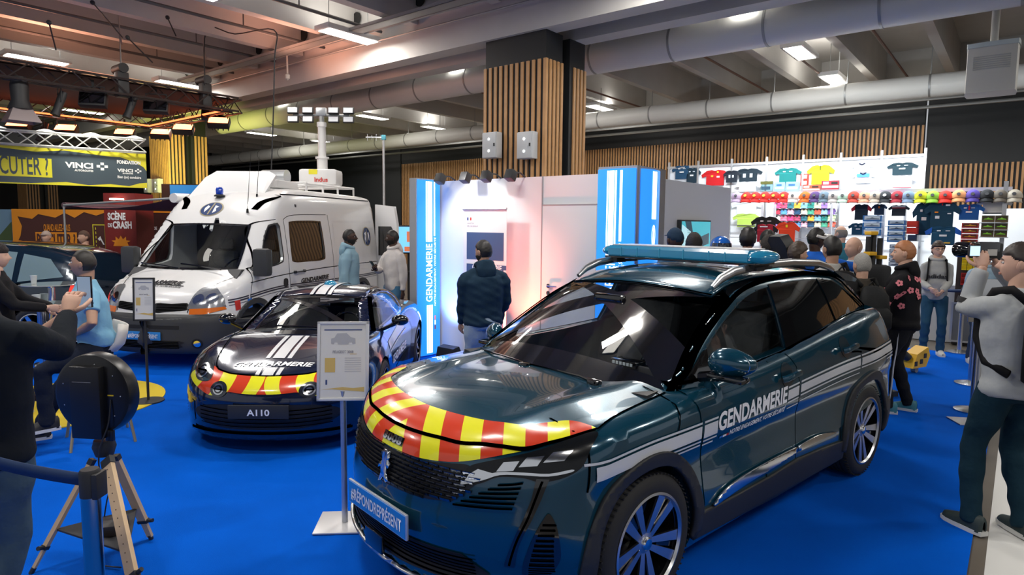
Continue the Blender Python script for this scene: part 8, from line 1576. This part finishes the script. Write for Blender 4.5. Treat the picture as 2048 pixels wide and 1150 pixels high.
boxes(1920, 1955, 445, 489, 4, 1, '#b02018', '#502018', 'red framed model car box left of the green cars', 'red framed boxes left of the green cars', car='#d89020'); boxes(1960, 2014, 430, 474, 3, 2, '#5a4a28', '#3a3418', 'open box with a lime green model car on the right shelf', 'lime green model cars on the right shelf', car='#88d030')
boxes(1922, 1956, 497, 540, 4, 3, '#d8c010', '#c8a808', 'small yellow box in the yellow block beside the glasses wearer', 'yellow boxes in the cube stack'); boxes(1920, 1958, 545, 570, 2, 2, '#a82018', '#701810', 'small red box under the yellow block', 'red boxes under the yellow block')
bx('box_shelf', onb(1962, 492, 12.6).dot(AX), onb(1916, 492, 12.6).dot(AX), 12.58, 12.9, onb(1940, 496, 12.6).z, onb(1940, 490, 12.6).z, BLKP); bx('box_shelf', onb(1962, 492, 12.6).dot(AX), onb(1916, 492, 12.6).dot(AX), 12.65, 12.9, 0, onb(1940, 496, 12.6).z, mat('shelf dark', (.03, .02, .015)))
for y in (445, 459, 474): bx('box_shelf', onb(2016, y, 12.55).dot(AX), onb(1958, y, 12.55).dot(AX), 12.55, 12.8, onb(1990, y, 12.55).z - .012, onb(1990, y, 12.55).z, ALU)
# counter front below
bx('counter', onb(1916, 600, 12.5).dot(AX), onb(1690, 600, 12.5).dot(AX), 12.8, 13.3, 0, .95, mat('counter white', (.5, .52, .55), rough=.5)); bx('counter_side', onb(2060, 600, 12.9).dot(AX), onb(1960, 600, 12.9).dot(AX), 12.9, 13.3, 0, 1.0, mat('counter wood', (.35, .2, .08), rough=.5))
# floor stand flood from the shop lamps
area('shop_lamp', P(3.6, 12.6, 3.9), P(3.6, 14.2, 2.0), 3.5, .3, 110, (.88, .95, 1)); area('shop_lamp', P(1.3, 12.9, 3.5), P(1.2, 14.1, 1.8), 2.0, .3, 50, (.88, .95, 1))
# ---- racing simulator with its rider ----
q = at(1640, 448, 7.1); t = thing('simulator_seat', 'tall black racing seat of the driving simulator under the VR rider', 'racing seat', (q.x, q.y, 0), R_(-72))
b = MB(); b.T = Matrix.Translation((0, -.28, .72)) @ Matrix.Rotation(R_(14), 4, 'X'); pr = [(-.26, 0), (.26, 0), (.30, .35), (.24, .62), (.17, .75), (.15, 1.02), (.08, 1.12), (-.08, 1.12), (-.15, 1.02), (-.17, .75), (-.24, .62), (-.30, .35)]; b.prism(pr, -.06, .06, 'y'); b.build('backrest', mat('seat leather', (.008, .008, .009), rough=.45), t)
b = MB(); b.box((-.26, -.25, .62), (.26, .3, .76), .05); b.build('seat_pan', mat('seat leather', (.008, .008, .009)), t); b = MB(); b.box((-.35, -.4, 0), (.35, .9, .06)); b.box((-.2, -.2, .06), (.2, .2, .62)); b.build('seat_base', BLKP, t)
vr = person('person in a royal blue jacket wearing a white VR headset in the racing seat', 1633, 7.05, 438, -75, 'dark', (.01, .10, .48), topn='jacket', hair='short', legc=(.01, .01, .02), hips=(-.05, .93), lean=(0, .0), lh=(-.15, .52, 1.35), rh=(.18, .55, 1.30), feet=((-.12, .5, .35), (.12, .5, .35)), knees=((0, 1, .5), (0, 1, .5)), loc=(at(1640, 448, 7.05).x, 7.05, .16), H=1.72, fine=True)
hs = held('vr_headset', 'white VR headset worn by the rider in the racing seat', 'VR headset', vr, tuple(vr['hd'] + Vector((0, .105, .012))), (0, 0, 0), [('visor', (-.085, -.02, -.045), (.085, .06, .05), .03, mat('headset white', (.75, .74, .73), rough=.35))]); b = MB(); b.tube([(-.085, 0, .0), (-.095, -.1, .01), (-.085, -.17, .03)], .016, 8, flat=(.5, 1)); b.tube([(.085, 0, .0), (.095, -.1, .01), (.085, -.17, .03)], .016, 8, flat=(.5, 1)); b.build('head_strap', mat('headset white', (.75, .74, .73)), hs)
for x in (-.035, 0, .035): b = MB(); b.box((x - .008, .06, -.02), (x + .008, .063, .02), .002); b.build('camera_slot', BLKP, hs)
q = at(1752, 448, 6.9); t = thing('motion_rig', 'black upright motion rig with yellow clamps beside the grey haired visitor', 'simulator rig', (q.x, q.y, 0), .2); b = MB(); [b.tube([(x, 0, .1), (x * .9, .02, 1.86 - abs(x) * .8)], .028, 10) for x in (-.07, .0, .09)]; b.box((-.16, -.1, 1.15), (.16, .12, 1.5), .05); b.box((-.12, -.08, .2), (.2, .1, .9), .04); b.build('rig_frame', BLKP, t)
for x, z in ((-.05, 1.84), (-.05, 1.62), (.08, 1.58), (-.1, 1.3)): b = MB(); b.box((x - .045, -.05, z - .02), (x + .045, .05, z + .02), .008); b.build('yellow_clamp', mat('rig yellow', (.75, .42, .02), rough=.4), t)
q = gp(1838, 748); t = thing('chassis_foot', 'yellow and black wheeled chassis foot of the motion rig on the carpet', 'simulator rig', (q.x, q.y + .1, 0), .5); b = MB(); b.prism([(-.18, .08), (.12, .08), (.2, .22), (.14, .34), (-.1, .26)], -.08, .08, 'y'); b.build('yellow_casting', mat('rig yellow', (.75, .42, .02)), t); b = MB(); b.tube([(-.15, 0, .2), (-.55, .25, .62)], .05, 10); b.tube([(-.1, .1, .25), (-.5, .3, .8)], .03, 8); b.build('strut', BLKP, t); b = MB(); b.lathe([(0, -.03), (.04, -.03), (.04, .03), (0, .03)], 16, 'y', (0, 0, .04)); b.build('caster_wheel', mat('caster grey', (.3, .3, .3)), t)
for x0, z0 in ((-.12, .11), (0, .13), (.08, .2)): b = MB(); b.box((x0 - .03, -.085, z0), (x0 + .03, -.079, z0 + .06)); b.build('casting_window', BLKP, t)
# ---- blue helmet on a display post ----
q = at(1443, 448, 7.6); t = thing('motorcycle_helmet', 'blue gendarmerie motorcycle helmet on a display post beyond the light bar', 'helmet', (q.x, q.y, 0), 0); zc = at(1443, 494, 7.6).z
b = MB(); b.ell((0, 0, zc), (.125, .15, .135), 28, 18); b.build('helmet_shell', mat('helmet blue', (.01, .10, .42), rough=.15, coat=1), t); b = MB(); rows = [[(.128 * math.sin(a) * c1, -.155 * math.cos(a) * c1, zc + zz) for a in [R_(-75 + 150 * k / 14) for k in range(15)]] for zz, c1 in ((.05, .93), (.0, 1.0), (-.06, .95))]; b.grid(rows); b.build('visor', mat('visor dark', (.03, .04, .06), rough=.05, coat=1), t)
b = MB(); b.tube([(0, 0, 0), (0, 0, zc - .12)], .04, 10); b.lathe([(0, 0), (.2, 0), (.2, .02), (0, .02)], 24); b.build('display_post', ALU, t)
